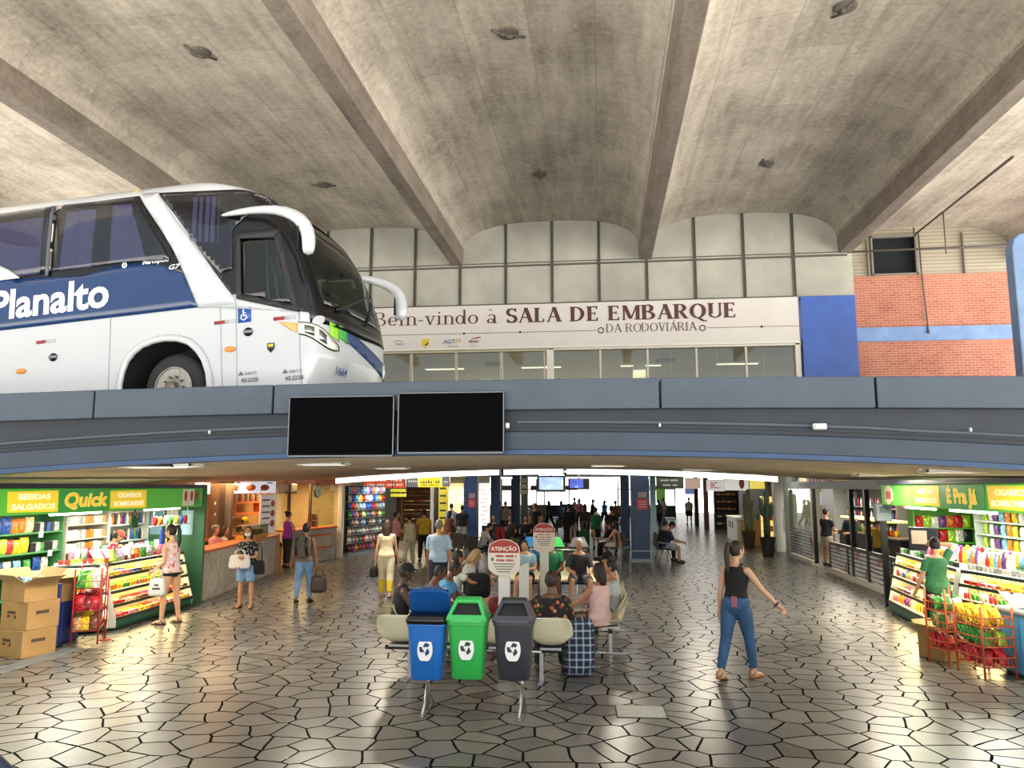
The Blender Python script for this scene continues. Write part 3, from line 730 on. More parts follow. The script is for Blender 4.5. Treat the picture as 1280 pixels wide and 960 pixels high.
            e.tube(path[:max(3, n_)], rs[:max(3, n_)], 18, up=(0, 1, 0.2)); fin(e, 'skirt', cm, cvox)
    if shoes:
        for hip, kn, an, fp, sd in L:
            fd = Vector((sd*.12, math.cos(R(fp)), -math.sin(R(fp)))).normalized(); fu = Vector((0, math.sin(R(fp)), math.cos(R(fp)))); e = MB()
            if isinstance(shoes, tuple):                         # open sandals: sole and straps
                e.tube([an-fd*.08-fu*.070, an-fd*.03-fu*.070, an+fd*.06-fu*.072, an+fd*.15-fu*.076, an+fd*.19-fu*.076], [(.03, .018), (.042, .018), (.044, .016), (.050, .013), (.028, .010)], 10, up=fu)
                e.tube([an+fd*.085-fu*.06+Vector((-.044, 0, 0)), an+fd*.085-fu*.022, an+fd*.085-fu*.06+Vector((.044, 0, 0))], [(.02, .006)]*3, 8)
                e.tube([an-fd*.06-fu*.05+Vector((-.03, 0, 0)), an-fd*.02-fu*.005+Vector((-.042, 0, 0)), an+fd*.03-fu*.0, an-fd*.02-fu*.005+Vector((.042, 0, 0)), an-fd*.06-fu*.05+Vector((.03, 0, 0))], .008, 6)
                fin(e, 'sandal', mat('leather_'+shoes[0], shoes[0], .5))
            else:
                e.tube([an-fd*.07-fu*.035, an-fd*.045-fu*.03, an-fu*.025, an+fd*.06-fu*.034, an+fd*.13-fu*.048, an+fd*.19-fu*.055], [(.022, .03), (.038, .045), (.044, .05), (.045, .04), (.05, .027), (.024, .014)], 10, up=fu)
                e.tube([an-fd*.075-fu*.066, an-fu*.066, an+fd*.19-fu*.066], [(.03, .010), (.043, .010), (.034, .009)], 10, up=fu)
                fin(e, 'shoe', mat('leather_'+shoes, shoes, .5))
    root['_k'] = k
    return dict(root=root, k=k, arms=arms, L=L, T=T, Hd=Hd, C=C, face=face, x=x, y=y, z=z)
def world_of(p, v):
    v = Vector(v)*p['k']; return Vector((p['x'], p['y'], p['z'])) + Matrix.Rotation(R(p['face']), 3, 'Z') @ v
# bags
def rbox(mb, c, d, r=.25, seg=24, n=4, M=None, taper=1.0):
    c = Vector(c); rings = []
    for i in range(9):
        t = -1+2*i/8; z = math.copysign(1-(1-abs(t))**2, t) if abs(t) < 1 else t
        s_ = (max(0, 1-abs(z)**6))**(1/6) if abs(z) < 1 else .55
        s_ = max(s_, .55); tp = 1+(taper-1)*(z+1)/2; ring = []
        for k in range(seg):
            a = 2*PI*k/seg; x_ = math.copysign(abs(math.cos(a))**(2/n), math.cos(a)); y_ = math.copysign(abs(math.sin(a))**(2/n), math.sin(a))
            p = Vector((x_*d[0]/2*s_*tp, y_*d[1]/2*s_*tp, z*d[2]/2)); ring.append(c+(M @ p if M else p))
        rings.append(ring)
    mb.loft(rings)
def backpack(label, loc, rz, m, w=.3, h=.42, d=.18, tilt=0, pocket=None, group=None):
    t = thing('backpack', label, 'backpack', loc, rz, group); t.rotation_euler = (R(tilt), 0, rz)
    e = MB(); rbox(e, (0, 0, h/2), (w, d, h)); e.build('main_compartment', m, t, True)
    e = MB(); rbox(e, (0, -d*.55, h*.3), (w*.8, d*.45, h*.5)); e.build('front_pocket', pocket or m, t, True)
    e = MB(); e.tube([(-.04, d*.3, h), (-.03, d*.3, h+.05), (.03, d*.3, h+.05), (.04, d*.3, h)], .010, 6); e.build('top_handle', black, t, True)
    for s_ in (-1, 1):
        e = MB(); e.tube([(s_*w*.28, d*.4, h*.95), (s_*w*.32, d*.85, h*.85), (s_*w*.34, d*.9, h*.5), (s_*w*.36, d*.45, h*.12)], [(.025, .008)]*4, 8); e.build('shoulder_strap', black, t, True)
    return t
def suitcase(label, loc, rz, m, w=.42, h=.62, d=.25, handle=True, group=None):
    t = thing('suitcase', label, 'suitcase', loc, rz, group)
    e = MB(); rbox(e, (0, 0, h/2+.05), (w, d, h), n=5); e.build('shell', m, t, True)
    e = MB(); rbox(e, (0, -d*.5, h*.45), (w*.8, .05, h*.6), n=5); e.build('front_pocket', m, t, True)
    if handle:
        e = MB(); e.tube([(-.09, d*.3, h), (-.09, d*.3, h+.38), (.09, d*.3, h+.38), (.09, d*.3, h)], .010, 6); e.build('pull_handle', steel, t, True)
    for sx_ in (-1, 1):
        for sy_ in (-1, 1):
            e = MB(); e.tube([(sx_*w*.36-.012, sy_*d*.32, .03), (sx_*w*.36+.012, sy_*d*.32, .03)], .03, 12); e.box((sx_*w*.36, sy_*d*.32, .055), (.03, .03, .03)); e.build('wheel', black, t, True, auto=40)
    return t
def handbag(label, loc, rz, m, w=.32, h=.24, d=.12, hl=.2, name='handbag', cat='bag', hm=None):
    t = thing(name, label, cat, loc, rz)
    e = MB(); rbox(e, (0, 0, h/2), (w, d, h), n=5, taper=.85); e.build('bag_body', m, t, True)
    for s_ in (-1, 1):
        e = MB(); e.tube([(-w*.25, s_*d*.3, h*.9), (-w*.2, s_*d*.15, h+hl*.7), (0, 0, h+hl), (w*.2, s_*d*.15, h+hl*.7), (w*.25, s_*d*.3, h*.9)], .009, 6); e.build('handle', hm or m, t, True)
    return t
def finish_remesh():
    dg = bpy.context.evaluated_depsgraph_get()
    todo = [o for o in COL.objects if o.type == 'MESH' and any(m.type == 'REMESH' for m in o.modifiers)]
    new = [(o, bpy.data.meshes.new_from_object(o.evaluated_get(dg))) for o in todo]
    for o, me in new:
        mt = list(o.data.materials); o.modifiers.clear(); o.data = me
        if not me.materials:
            for m in mt: me.materials.append(m)
        me.polygons.foreach_set('use_smooth', [True]*len(me.polygons))
# ------------------------------------------------------------------ the coach on the upper road
bus = thing('coach_bus', 'white and blue coach driving on the upper road deck', 'bus', (-6.26, 10.5, 3.8))
bus.rotation_euler = (Euler((0, R(-3), 0)).to_matrix().to_4x4().to_3x3() and Euler((0, 0, 0))) if False else (0, 0, 0)
_Mb = Matrix.Rotation(R(-7), 3, 'Z') @ Matrix.Rotation(R(-3), 3, 'Y'); bus.rotation_euler = _Mb.to_euler()
# local frame: x forward, near side y = 0, far side y = 2.55, z up, origin at the near front wheel hub
BW = 1.275
bus_white = mat('bus_white', 'b6bbc0', .22, coat=.4); bus_blue = mat('bus_blue', '17345f', .25, coat=.4, fn=noisy(.08, 2))
bus_black = mat('bus_black', '0b0d12', .25); bus_grey = mat('bus_seam', '9aa0a6', .5)
XF = [(-.5, 2.30), (-.15, 2.36), (.3, 2.47), (.8, 2.46), (1.3, 2.36), (1.8, 2.21), (2.2, 2.04), (2.6, 1.78), (2.85, 1.52), (3.0, 1.27), (3.12, .97), (3.22, .6), (3.30, .2), (3.35, -.3), (3.37, -1.0), (3.38, -2)]
def lerp_t(tab, v):
    if v <= tab[0][0]: return tab[0][1]
    for (a, p), (b, q) in zip(tab, tab[1:]):
        if v <= b: return p+(q-p)*(v-a)/(b-a)
    return tab[-1][1]
HW = [(-.5, 1.25), (.2, 1.275), (1.2, 1.275), (2.4, 1.245), (2.9, 1.21), (3.05, 1.17), (3.16, 1.10), (3.25, 1.0), (3.32, .82), (3.36, .55), (3.38, .2)]
RP, RN = .42, 3.2
def shear(x, z): return z-.032*x*max(0, min(1, (z-1.2)/1.8))
def unshear(x, z):
    q = z
    for _ in range(4): q = z+.032*x*max(0, min(1, (q-1.2)/1.8))
    return q
def side_y(x, z, off=0.0):               # near-side surface
    q = unshear(x, z); w = lerp_t(HW, q); xf = lerp_t(XF, q); d = x-(xf-RP)
    f = 1.0 if d <= 0 else max(0.0, 1-min(1, d/RP)**RN)**(1/RN)
    return BW-(w*f)-off
def front_x(y, z, off=0.0):              # y measured from the near side
    v = (y-BW); xx = 2.0
    for _ in range(3):
        q = unshear(xx, z); w = lerp_t(HW, q); xf = lerp_t(XF, q); xx = xf-RP+RP*(max(0, 1-min(1, abs(v)/w)**RN))**(1/RN)
    return xx+off
def grid_poly(poly, step):
    bm = bmesh.new(); vs = [bm.verts.new((p, q, 0)) for p, q in poly]; bm.faces.new(vs)
    for ax in (0, 1):
        lo = min(p[ax] for p in poly); hi = max(p[ax] for p in poly); n = int((hi-lo)/step)
        for i in range(1, n+1):
            co = [0, 0, 0]; co[ax] = lo+(hi-lo)*i/(n+1); no = [0, 0, 0]; no[ax] = 1
            bmesh.ops.bisect_plane(bm, geom=bm.verts[:]+bm.edges[:]+bm.faces[:], plane_co=co, plane_no=no)
    bmesh.ops.triangulate(bm, faces=[f for f in bm.faces if len(f.verts) > 4])
    bm.verts.index_update(); r = ([tuple(v.co) for v in bm.verts], [tuple(v.index for v in f.verts) for f in bm.faces]); bm.free(); return r
def patch(name, poly, m, off, parent, mapper='side', step=.15, th=.006, far=False, wave=None):
    if 'window' in name and 'frame' not in name and 'backing' not in name: th = .002
    vs, fs = grid_poly(poly, step); out = []
    for p, q, _ in vs:
        if mapper == 'side':
            o_ = off+(wave(p) if wave else 0); y = side_y(p, q, o_); out.append((p, 2*BW-y if far else y, q))
        else: out.append((front_x(p, q, off), p, q))
    mb = MB(); mb.add(out, fs); o = mb.build(name, m, parent, True)
    so = o.modifiers.new('t', 'SOLIDIFY'); so.thickness = th; so.offset = 0
    return o
def inpoly(p, q, poly):
    c = False; n = len(poly)
    for i in range(n):
        (x1, y1), (x2, y2) = poly[i], poly[(i+1) % n]
        if (y1 > q) != (y2 > q) and p < (x2-x1)*(q-y1)/(y2-y1)+x1: c = not c
    return c
DOORG = [(1.12, 2.13), (1.70, 2.07), (2.0, 1.0), (1.16, 1.26)]
SIDEG = [(-.28, 3.02), (1.3, 2.84), (1.62, 2.55), (1.0, 2.3), (1.0, 1.7), (.82, 1.6)]
WIND = [(.12, 1.0), (2.43, 1.0), (2.36, 2.3), (2.2, 2.72), (.35, 2.72), (.19, 2.3)]     # windshield in (y, z)
ARCH = [(-.86, -.5), (-.86, .1), (-.76, .45), (-.5, .66), (-.1, .73), (.3, .64), (.55, .35), (.64, 0), (.64, -.5)]
def grow(poly, d):
    cx = sum(p[0] for p in poly)/len(poly); cz = sum(p[1] for p in poly)/len(poly)
    return [(p+d*(1 if p > cx else -1), q+d*(1 if q > cz else -1)) for p, q in poly]
DOORH, SIDEH, WINH = grow(DOORG, .035), [(-.27, 3.03), (1.3, 2.86), (1.55, 2.62), (1.03, 2.33), (1.03, 1.62), (.80, 1.62), (.46, 2.0)], grow(WIND, .03)
# shell
zl = [-.35, -.2, -.05, .1, .25, .4, .55, .7, .8, .9, 1.0, 1.15, 1.3, 1.45, 1.6, 1.8, 2.0, 2.2, 2.4, 2.55, 2.7, 2.85, 3.0, 3.08, 3.16, 3.22, 3.28, 3.32, 3.36, 3.38]
zl = sorted(set(zl+[.05*i for i in range(-6, 60)]))
zl = [z for i, z in enumerate(zl) if i == 0 or z-zl[i-1] > .012]
mb = MB(); rows = []
for z in zl:
    w = lerp_t(HW, z); xf = lerp_t(XF, z); ring = []
    n1 = 78; pts = []; xa = -1.3
    xs_ = [-7.0, -5.5, -4.0, -3.0, -2.2, -1.7] + [xa+(xf-RP-xa)*i/n1 for i in range(n1)]
    for x in xs_: pts.append((x, -w))
    m = 24
    for i in range(m+1):
        a = -PI/2+PI*i/m; pts.append((xf-RP+RP*abs(math.cos(a))**(2/RN), w*math.copysign(abs(math.sin(a))**(2/RN), math.sin(a))))
    for x in reversed(xs_): pts.append((x, w))
    rows.append([(x, y+BW, shear(x, z)) for x, y in pts])
n = len(rows[0]); vs = [p for r in rows for p in r]; fs = []
for j in range(len(rows)-1):
    for k in range(n-1):
        q = [vs[j*n+k], vs[j*n+k+1], vs[(j+1)*n+k+1], vs[(j+1)*n+k]]
        c = [sum(p[i] for p in q)/4 for i in range(3)]
        if c[2] > 3.3: fs.append((j*n+k, j*n+k+1, (j+1)*n+k+1, (j+1)*n+k)); continue
        side_ = c[0] < lerp_t(XF, unshear(c[0], c[2]))-RP*.55
        if side_ and inpoly(c[0], c[2], DOORH): continue
        if side_ and c[1] < 1 and inpoly(c[0], c[2], ARCH): continue
        if not side_ and 0 < c[1] < 2.55 and .9 < c[2] < 2.9 and inpoly(c[1], c[2], WINH): continue
        fs.append((j*n+k, j*n+k+1, (j+1)*n+k+1, (j+1)*n+k))
fs.append(tuple((len(rows)-1)*n+k for k in range(n)))
mb.add(vs, fs); shell = mb.build('body_shell', bus_white, bus, True, fix=False, auto=50)
so = shell.modifiers.new('t', 'SOLIDIFY'); so.thickness = .02; so.offset = -1
# paint and glass panels of the near side
patch('blue_band', [(-6.9, 1.17), (.45, 1.15), (.2, 1.70), (-.2, 1.88), (-.6, 1.97), (-1.05, 1.96), (-1.6, 1.88), (-2.2, 1.93), (-2.74, 1.97), (-6.9, 2.25)], bus_blue, .013, bus)
patch('window_backing', [(-6.9, 1.7), (.2, 1.69), (-.05, 2.2), (-.68, 3.08), (-6.9, 3.26)], bus_black, .009, bus)
cur = mat('curtain', '6e6782', .9, fn=noisy(.15, 6))
for i, (a, b, a2, b2) in enumerate([(-3.5, -2.40, -3.5, -2.4), (-2.02, -1.45, -1.98, -1.42), (-1.12, -.45, -1.12, -.78), (-5.2, -4.0, -5.2, -4.0)]):
    patch('curtain', [(a, 2.02), (b, 2.0), (b2, 2.95), (a2, 2.98)], cur, .024, bus, step=.035, th=.003, wave=lambda x: .009*math.sin(x*58)+.003*math.sin(x*23))
wg = glass('bus_window', 'd2d8e2', .97)
for a, b, a2, b2, zt0, zt1 in ((-3.9, -2.27, -3.9, -2.27, 3.16, 3.13), (-2.2, .08, -2.2, -.74, 3.13, 3.04), (-6.8, -4.0, -6.8, -4.0, 3.24, 3.17)):
    poly = [(a, 2.02), (min(b, -.9), 1.99), (b if b < 0 else -.02, 1.93), (b2, zt1), (a2, zt0)] if b > 0 else [(a, 2.02), (b, 1.99), (b2, zt1), (a2, zt0)]
    patch('side_window', poly, wg, .042, bus)
patch('window_post', [(-2.27, 1.95), (-2.21, 1.95), (-2.21, 3.13), (-2.27, 3.13)], mat('post_grey', '4a4f58', .4), .045, bus)
patch('white_swoosh', [(-3.9, 1.98), (-2.74, 1.97), (-2.95, 2.12), (-3.3, 2.3), (-3.9, 2.5)], bus_white, .05, bus)
patch('pillar_stripe', [(-.64, 3.12), (-.36, 3.10), (.0, 2.6), (.5, 1.95), (.92, 1.40), (1.06, 1.22), (1.08, 1.14), (.48, 1.14), (.12, 1.92)], bus_white, .018, bus)
# front quarter: black surround, upper glass, door glass
patch('front_quarter_panel', [(-.34, 3.08), (1.30, 2.89), (1.55, 2.78), (1.72, 2.56), (1.99, 2.24), (2.19, 1.55), (2.40, .86), (1.98, .94), (1.77, 1.85), (1.74, 2.17), (1.08, 2.24), (1.05, 2.1), (1.09, 1.28), (1.02, 1.28), (.80, 1.56), (.5, 1.98), (.05, 2.6)], bus_black, .011, bus, step=.05)
patch('quarter_curtain', [(.28, 2.2), (.78, 2.1), (.78, 2.84), (.28, 2.9)], cur, .014, bus, step=.035, th=.003, wave=lambda x: .009*math.sin(x*58)+.003*math.sin(x*23))
patch('quarter_window', [(-.24, 3.02), (1.24, 2.84), (1.45, 2.6), (1.02, 2.28), (1.02, 1.66), (.84, 1.62), (.5, 2.0)], wg, .034, bus, step=.08)
for q_ in ([(1.05, 2.25), (1.77, 2.21), (1.71, 2.06), (1.13, 2.12)], [(1.77, 2.21), (2.10, .90), (1.98, 1.02), (1.69, 2.07)], [(1.09, 1.21), (1.17, 1.28), (2.0, 1.02), (2.10, .90)], [(1.05, 2.25), (1.14, 2.13), (1.17, 1.27), (1.09, 1.21)]):
    patch('door_window_frame', q_, mat('rubber', '16181c', .6), .016, bus, step=.1)
dg_ = glass('bus_clear', 'a8b6b2', .97)
patch('door_window', DOORG, dg_, .010, bus); patch('far_window', DOORG, dg_, .010, bus, far=True)
patch('far_quarter_window', SIDEG, wg, .01, bus, far=True)
# windshield, its black border and wiper
ws = mat('bus_black')
def ring_patch(name, outer, inner, m, off):
    vs, fs = [], []
    n_ = len(outer)
    sub = 6; O = []; I = []
    for i in range(n_):
        for s_ in range(sub):
            t_ = s_/sub; O.append(tuple(outer[i][k]+(outer[(i+1) % n_][k]-outer[i][k])*t_ for k in (0, 1))); I.append(tuple(inner[i][k]+(inner[(i+1) % n_][k]-inner[i][k])*t_ for k in (0, 1)))
    M_ = [tuple((o[k]+i_[k])/2 for k in (0, 1)) for o, i_ in zip(O, I)]; N_ = len(O)
    vs = [(front_x(p, q, off), p, q) for p, q in O+M_+I]
    for b in (0, 1):
        for i in range(N_): fs.append((b*N_+i, b*N_+(i+1) % N_, (b+1)*N_+(i+1) % N_, (b+1)*N_+i))
    mb = MB(); mb.add(vs, fs); o = mb.build(name, m, bus, True); so = o.modifiers.new('t', 'SOLIDIFY'); so.thickness = .008; so.offset = 0
WO = [(.03, .75), (1.275, .70), (2.52, .75), (2.50, 1.6), (2.47, 2.35), (2.2, 2.95), (1.275, 3.02), (.35, 2.95), (.08, 2.35), (.05, 1.6)]
WI = [(.16, 1.03), (1.275, 1.0), (2.39, 1.03), (2.38, 1.6), (2.34, 2.2), (2.15, 2.66), (1.275, 2.70), (.40, 2.66), (.21, 2.2), (.17, 1.6)]
ring_patch('windshield_surround', WO, WI, bus_black, .014)
patch('windshield', WIND, glass('windshield_glass', '98a5a3', .96), .006, bus, 'front', step=.2)
patch('roof_marker_glass', [(.35, 2.76), (.75, 2.80), (.75, 2.93), (.42, 2.89)], mat('marker_glass', 'b9c2c4', .15), .014, bus, 'front', step=.1)
patch('wiper', [(.5, 1.0), (1.9, 1.55), (1.9, 1.58), (.5, 1.04)], black, .03, bus, 'front', step=.2, th=.015)
patch('wiper', [(1.5, .98), (2.4, 1.75), (2.41, 1.78), (1.5, 1.02)], black, .03, bus, 'front', step=.2, th=.015)
# flag stripes under the windshield
for a, b, c_ in ((.30, .52, '8fce3c'), (.53, .75, '3aa446'), (.76, 2.4, '1d3f6e')):
    patch('front_stripe', [(a, .78), (b, .74 if b < 1 else .40), (b, .50 if b < 1 else .14), (a, .57)] if b > 1 else [(a, .80), (b, .77), (b, .53), (a, .60)], mat('stripe_'+c_, c_, .3), .010, bus, 'front', step=.1)
# headlamp wraps round the corner
patch('indicator_lamp', [(1.76, .80), (2.05, .75), (2.05, .61), (1.95, .66)], mat('indicator', 'd9a25a', .25, coat=.5), .012, bus, step=.06)
def corner_patch(name, prof, m, off):            # (corner angle, z low, z high) wrapped round the front corner
    vs = []; fs = []
    for i, (a, z0, z1) in enumerate(prof):
        for z in (z0, (z0+z1)/2, z1):
            q = z; w = lerp_t(HW, q); xf = lerp_t(XF, q); a_ = R(a)
            x = xf-RP+(RP+off)*abs(math.cos(a_))**(2/RN); y = BW+(w+off)*math.copysign(abs(math.sin(a_))**(2/RN), math.sin(a_)); vs.append((x, y, z))
    for i in range(len(prof)-1):
        for j in (0, 1): fs.append((3*i+j, 3*i+3+j, 3*i+4+j, 3*i+1+j))
    mb = MB(); mb.add(vs, fs); o = mb.build(name, m, bus, True); so = o.modifiers.new('t', 'SOLIDIFY'); so.thickness = .008; so.offset = 0
lampm = mat('headlamp', 'e4e2da', .12, coat=1)
corner_patch('headlamp', [(-89, .60, .75), (-80, .57, .74), (-70, .53, .725), (-60, .48, .70), (-50, .43, .66), (-42, .40, .60), (-34, .39, .52), (-28, .40, .46)], lampm, .012)
corner_patch('headlamp_surround', [(-89, .585, .765), (-80, .55, .755), (-70, .51, .74), (-60, .46, .715), (-50, .41, .675), (-42, .38, .62), (-34, .37, .54), (-26, .39, .47)], bus_black, .006)
corner_patch('headlamp_reflector', [(-82, .60, .71), (-74, .57, .70), (-66, .55, .68)], mat('reflector', '8f9290', .2, .8), .016)
corner_patch('headlamp_reflector', [(-58, .50, .66), (-52, .47, .63), (-46, .45, .58)], mat('reflector'), .016)
corner_patch('fog_lamp', [(30, .2, .42), (40, .2, .46), (50, .22, .5)], lampm, .012)
# seams
for a, b in (((-1.06, 1.14), (-1.08, -.3)), ((.82, 1.13), (.86, -.3)), ((1.08, 1.13), (1.10, -.3)), ((2.085, .92), (2.10, -.3))):
    patch('panel_seam', [(a[0]-.006, a[1]), (a[0]+.006, a[1]), (b[0]+.006, b[1]), (b[0]-.006, b[1])], bus_grey, .004, bus, step=.3)
patch('belt_seam', [(.46, 1.155), (2.06, .925), (2.06, .905), (1.08, 1.10), (.46, 1.14)], bus_grey, .012, bus, step=.2)
# wheel arch lip and wheel
mb = MB(); lip = [(x, side_y(x, z, .012), z) for x, z in [(-.875, -.35), (-.875, .1), (-.83, .30), (-.76, .46), (-.65, .58), (-.5, .675), (-.3, .73), (-.1, .745), (.12, .72), (.31, .65), (.46, .52), (.57, .36), (.64, .16), (.655, 0), (.655, -.35)]]
pts = []
for i in range(len(lip)-1):
    for s_ in range(3): pts.append(Vector(lip[i]).lerp(Vector(lip[i+1]), s_/3))
mb.tube(pts+[lip[-1]], (.055), 8, flat=(.75, 1)); mb.build('wheel_arch_lip', bus_white, bus, True)
mb = MB()
for (x1, z1), (x2, z2) in zip(ARCH, ARCH[1:]): mb.add([(x1, .02, z1), (x2, .02, z2), (x2, .75, z2), (x1, .75, z1)], [(0, 1, 2, 3)])
mb.add([(p, .75, q) for p, q in ARCH], [tuple(range(len(ARCH)))]); mb.build('wheel_well', mat('wheel_well', '14161a', .8), bus, fix=False)
def wheel(px, yy, sgn):
    Mw = Matrix.Rotation(R(90), 3, 'X')
    wh = MB(); wh.lathe([(.30, -.14), (.42, -.145), (.48, -.13), (.515, -.09), (.52, 0), (.515, .09), (.48, .13), (.42, .145), (.30, .14)], (px, yy, 0), 40, M=Mw)
    w_ = wh.build('tyre', mat('tyre', '1b1c1e', .75, fn=noisy(.2, 20)), bus, True, auto=50)
    wh = MB(); wh.lathe([(.315, .15), (.315, .165), (.30, .165), (.275, .11), (.25, .09), (.20, .125), (.15, .155), (.10, .16), (.09, .19), (.0, .19)], (px, yy, 0), 36, M=Mw)
    wh.build('rim', mat('rim_steel', '8e8d88', .35, .7, fn=noisy(.25, 14)), w_, True, auto=40)
    for k in range(10):
        a = 2*PI*k/10; wh = MB(); c = (px+math.cos(a)*.165, yy-.16, math.sin(a)*.165); wh.tube([c, (c[0], c[1]-.035, c[2])], .017, 6); wh.build('wheel_nut', mat('nut', '6c675c', .4, .6), w_)
    for k in range(8):
        a = 2*PI*k/8+.3; wh = MB(); c = (px+math.cos(a)*.232, yy-.098, math.sin(a)*.232); wh.tube([c, (c[0], c[1]-.012, c[2])], .028, 10); wh.build('vent_hole', bus_black, w_)
    wh = MB(); wh.lathe([(.085, .19), (.085, .24), (.06, .26), (0, .262)], (px, yy, 0), 20, M=Mw); wh.build('hub_cap', mat('hub', '77705f', .4, .5, fn=noisy(.4, 25)), w_, True, auto=40)
wheel(0, .22, 1)
wheel(0, 2.33, 1)
# side markers, latches, stickers
def decal(name, poly, col, off=.008, r=.4): return patch(name, poly, mat('decal_'+col, col, r), off, bus, step=.3, th=.003)
def rect(x, z, w, h): return [(x-w/2, z-h/2), (x+w/2, z-h/2), (x+w/2, z+h/2), (x-w/2, z+h/2)]
for x, z in ((-2.23, .90), (.90, .885), (1.86, .845)):
    decal('reflector_strip', rect(x-.09, z, .17, .05), '8c2630'); decal('reflector_strip', rect(x+.09, z, .17, .05), 'aab0b6')
def ellp(x, z, a, b, n=16): return [(x+a*math.cos(2*PI*i/n), z+b*math.sin(2*PI*i/n)) for i in range(n)]
for x, z in ((-2.66, .47), (.99, .47)):
    patch('side_marker_lamp', ellp(x, z, .085, .04), mat('amber_lamp', 'e08a2c', .25, coat=.5), .018, bus, step=.2, th=.03)
for x, z in ((-2.08, .64), (1.28, .70)):
    patch('latch_recess', ellp(x, z, .075, .065), bus_black, .008, bus, step=.2); patch('latch_handle', rect(x, z+.005, .15, .035), mat('latch_grey', '7d8288', .35), .02, bus, step=.2, th=.012)
patch('accessible_sticker', rect(1.22, .955, .21, .22), mat('sticker_blue', '1f4f9e', .35), .010, bus, step=.3, th=.003)
def on_side(mb, off, x0, z0, sc=1.0, up_rot=0.0):
    M_ = Matrix.Rotation(up_rot, 3, 'Y'); out = []
    for x, y, z in mb.v:
        p = M_ @ Vector((x*sc, 0, z*sc)); out.append((x0+p.x, side_y(x0+p.x, z0+p.z, off), z0+p.z))
    mb.v = out; return mb
def side_text(name, txt, size, m, x0, z0, bold=0, align='CENTER', shear_=0, rot=0, off=.02, sx=1.0):
    mb = MB(); mb.add(*text_geo(txt, size, bold, align, shear_, sx)); on_side(mb, off, x0, z0, 1, rot); o = mb.build(name, m, bus, fix=False)
    so = o.modifiers.new('t', 'SOLIDIFY'); so.thickness = .004; so.offset = 0; return o
mb = MB()                                            # wheelchair symbol
def ringp(mb, cx, cz, r0, r1, a0, a1, n=14):
    o = len(mb.v)
    for i in range(n+1):
        a = a0+(a1-a0)*i/n; mb.v += [(cx+r0*math.cos(a), 0, cz+r0*math.sin(a)), (cx+r1*math.cos(a), 0, cz+r1*math.sin(a))]
    for i in range(n): mb.f.append((o+2*i, o+2*i+1, o+2*i+3, o+2*i+2)); mb.m.append(0)
def seg(mb, a, b, w):
    a = Vector((a[0], 0, a[1])); b = Vector((b[0], 0, b[1])); d = (b-a).normalized(); nn = Vector((-d.z, 0, d.x))*w/2
    mb.add([a-nn, b-nn, b+nn, a+nn], [(0, 1, 2, 3)])
ringp(mb, -.005, -.03, .038, .05, R(120), R(370)); ringp(mb, -.012, .072, 0, .014, 0, 2*PI); seg(mb, (-.012, .055), (-.006, -.008), .016); seg(mb, (-.01, -.005), (.034, -.008), .015); seg(mb, (.032, -.004), (.048, -.05), .014); seg(mb, (-.008, .03), (.028, .03), .011); seg(mb, (.044, -.05), (.06, -.045), .012)
on_side(mb, .014, 1.215, .955); o = mb.build('wheelchair_symbol', white_paint, bus, fix=False); so = o.modifiers.new('t', 'SOLIDIFY'); so.thickness = .003; so.offset = 0
side_text('lettering', 'Planalto', .66, mat('letter_white', 'dfe2e4', .35), -1.09, 1.545, .026, 'RIGHT', sx=1.06)
side_text('maker_lettering', 'Marcopolo', .105, mat('letter_white'), -.06, 1.955, .012, 'RIGHT', .25)
ringm = MB(); ringp(ringm, -.84, 1.955, .028, .046, 0, 2*PI); ringp(ringm, -.84, 1.955, 0, .014, 0, 2*PI)
on_side(ringm, .02, 0, 0); ringm.build('maker_badge', mat('letter_white'), bus, fix=False)
side_text('model_lettering', 'G7', .10, mat('letter_white'), .02, 1.82, .012, 'CENTER', .3, sx=1.5)
for x, z in ((1.3, .03), (2.0, .0)):
    side_text('small_lettering', 'A.N.T.T.', .055, mat('letter_grey', '55585e', .5), x+.03, z+.06, .002); side_text('number_lettering', '43.2228', .085, mat('letter_grey'), x, z-.035, .006)
    tri = MB(); tri.add([(-.045, 0, -.01), (.045, 0, -.01), (0, 0, .05)], [(0, 1, 2)]); on_side(tri, .012, x-.14, z+.055); tri.build('small_badge', mat('letter_grey'), bus, fix=False)
patch('shield_badge', [(1.585, .50), (1.70, .50), (1.70, .42), (1.64, .36), (1.585, .42)], mat('badge_dark', '2b2c28', .4), .010, bus, step=.3, th=.003)
patch('shield_badge_field', [(1.60, .487), (1.685, .487), (1.685, .455), (1.60, .44)], mat('badge_yellow', 'd8b83c', .4), .013, bus, step=.3, th=.003)
fr = MB(); fr.add(*text_geo('1664', .17, .006)); fr.v = [(front_x(.62+x, .10+z, .014), .62+x, .10+z) for x, y, z in fr.v]; o = fr.build('fleet_number', mat('letter_navy', '27407a', .4), bus, fix=False)
patch('plate', [(1.0, -.18), (1.4, -.18), (1.4, -.04), (1.0, -.04)], mat('letter_navy'), .012, bus, 'front', step=.2)
patch('roof_seam', [(-.66, 3.1), (-.64, 3.1), (-.71, 3.34), (-.73, 3.34)], bus_grey, .004, bus, step=.1)
patch('roof_sticker', rect(-.83, 3.22, .10, .06), mat('sticker_yellow', 'd8c05a', .5), .006, bus, step=.2, th=.003)
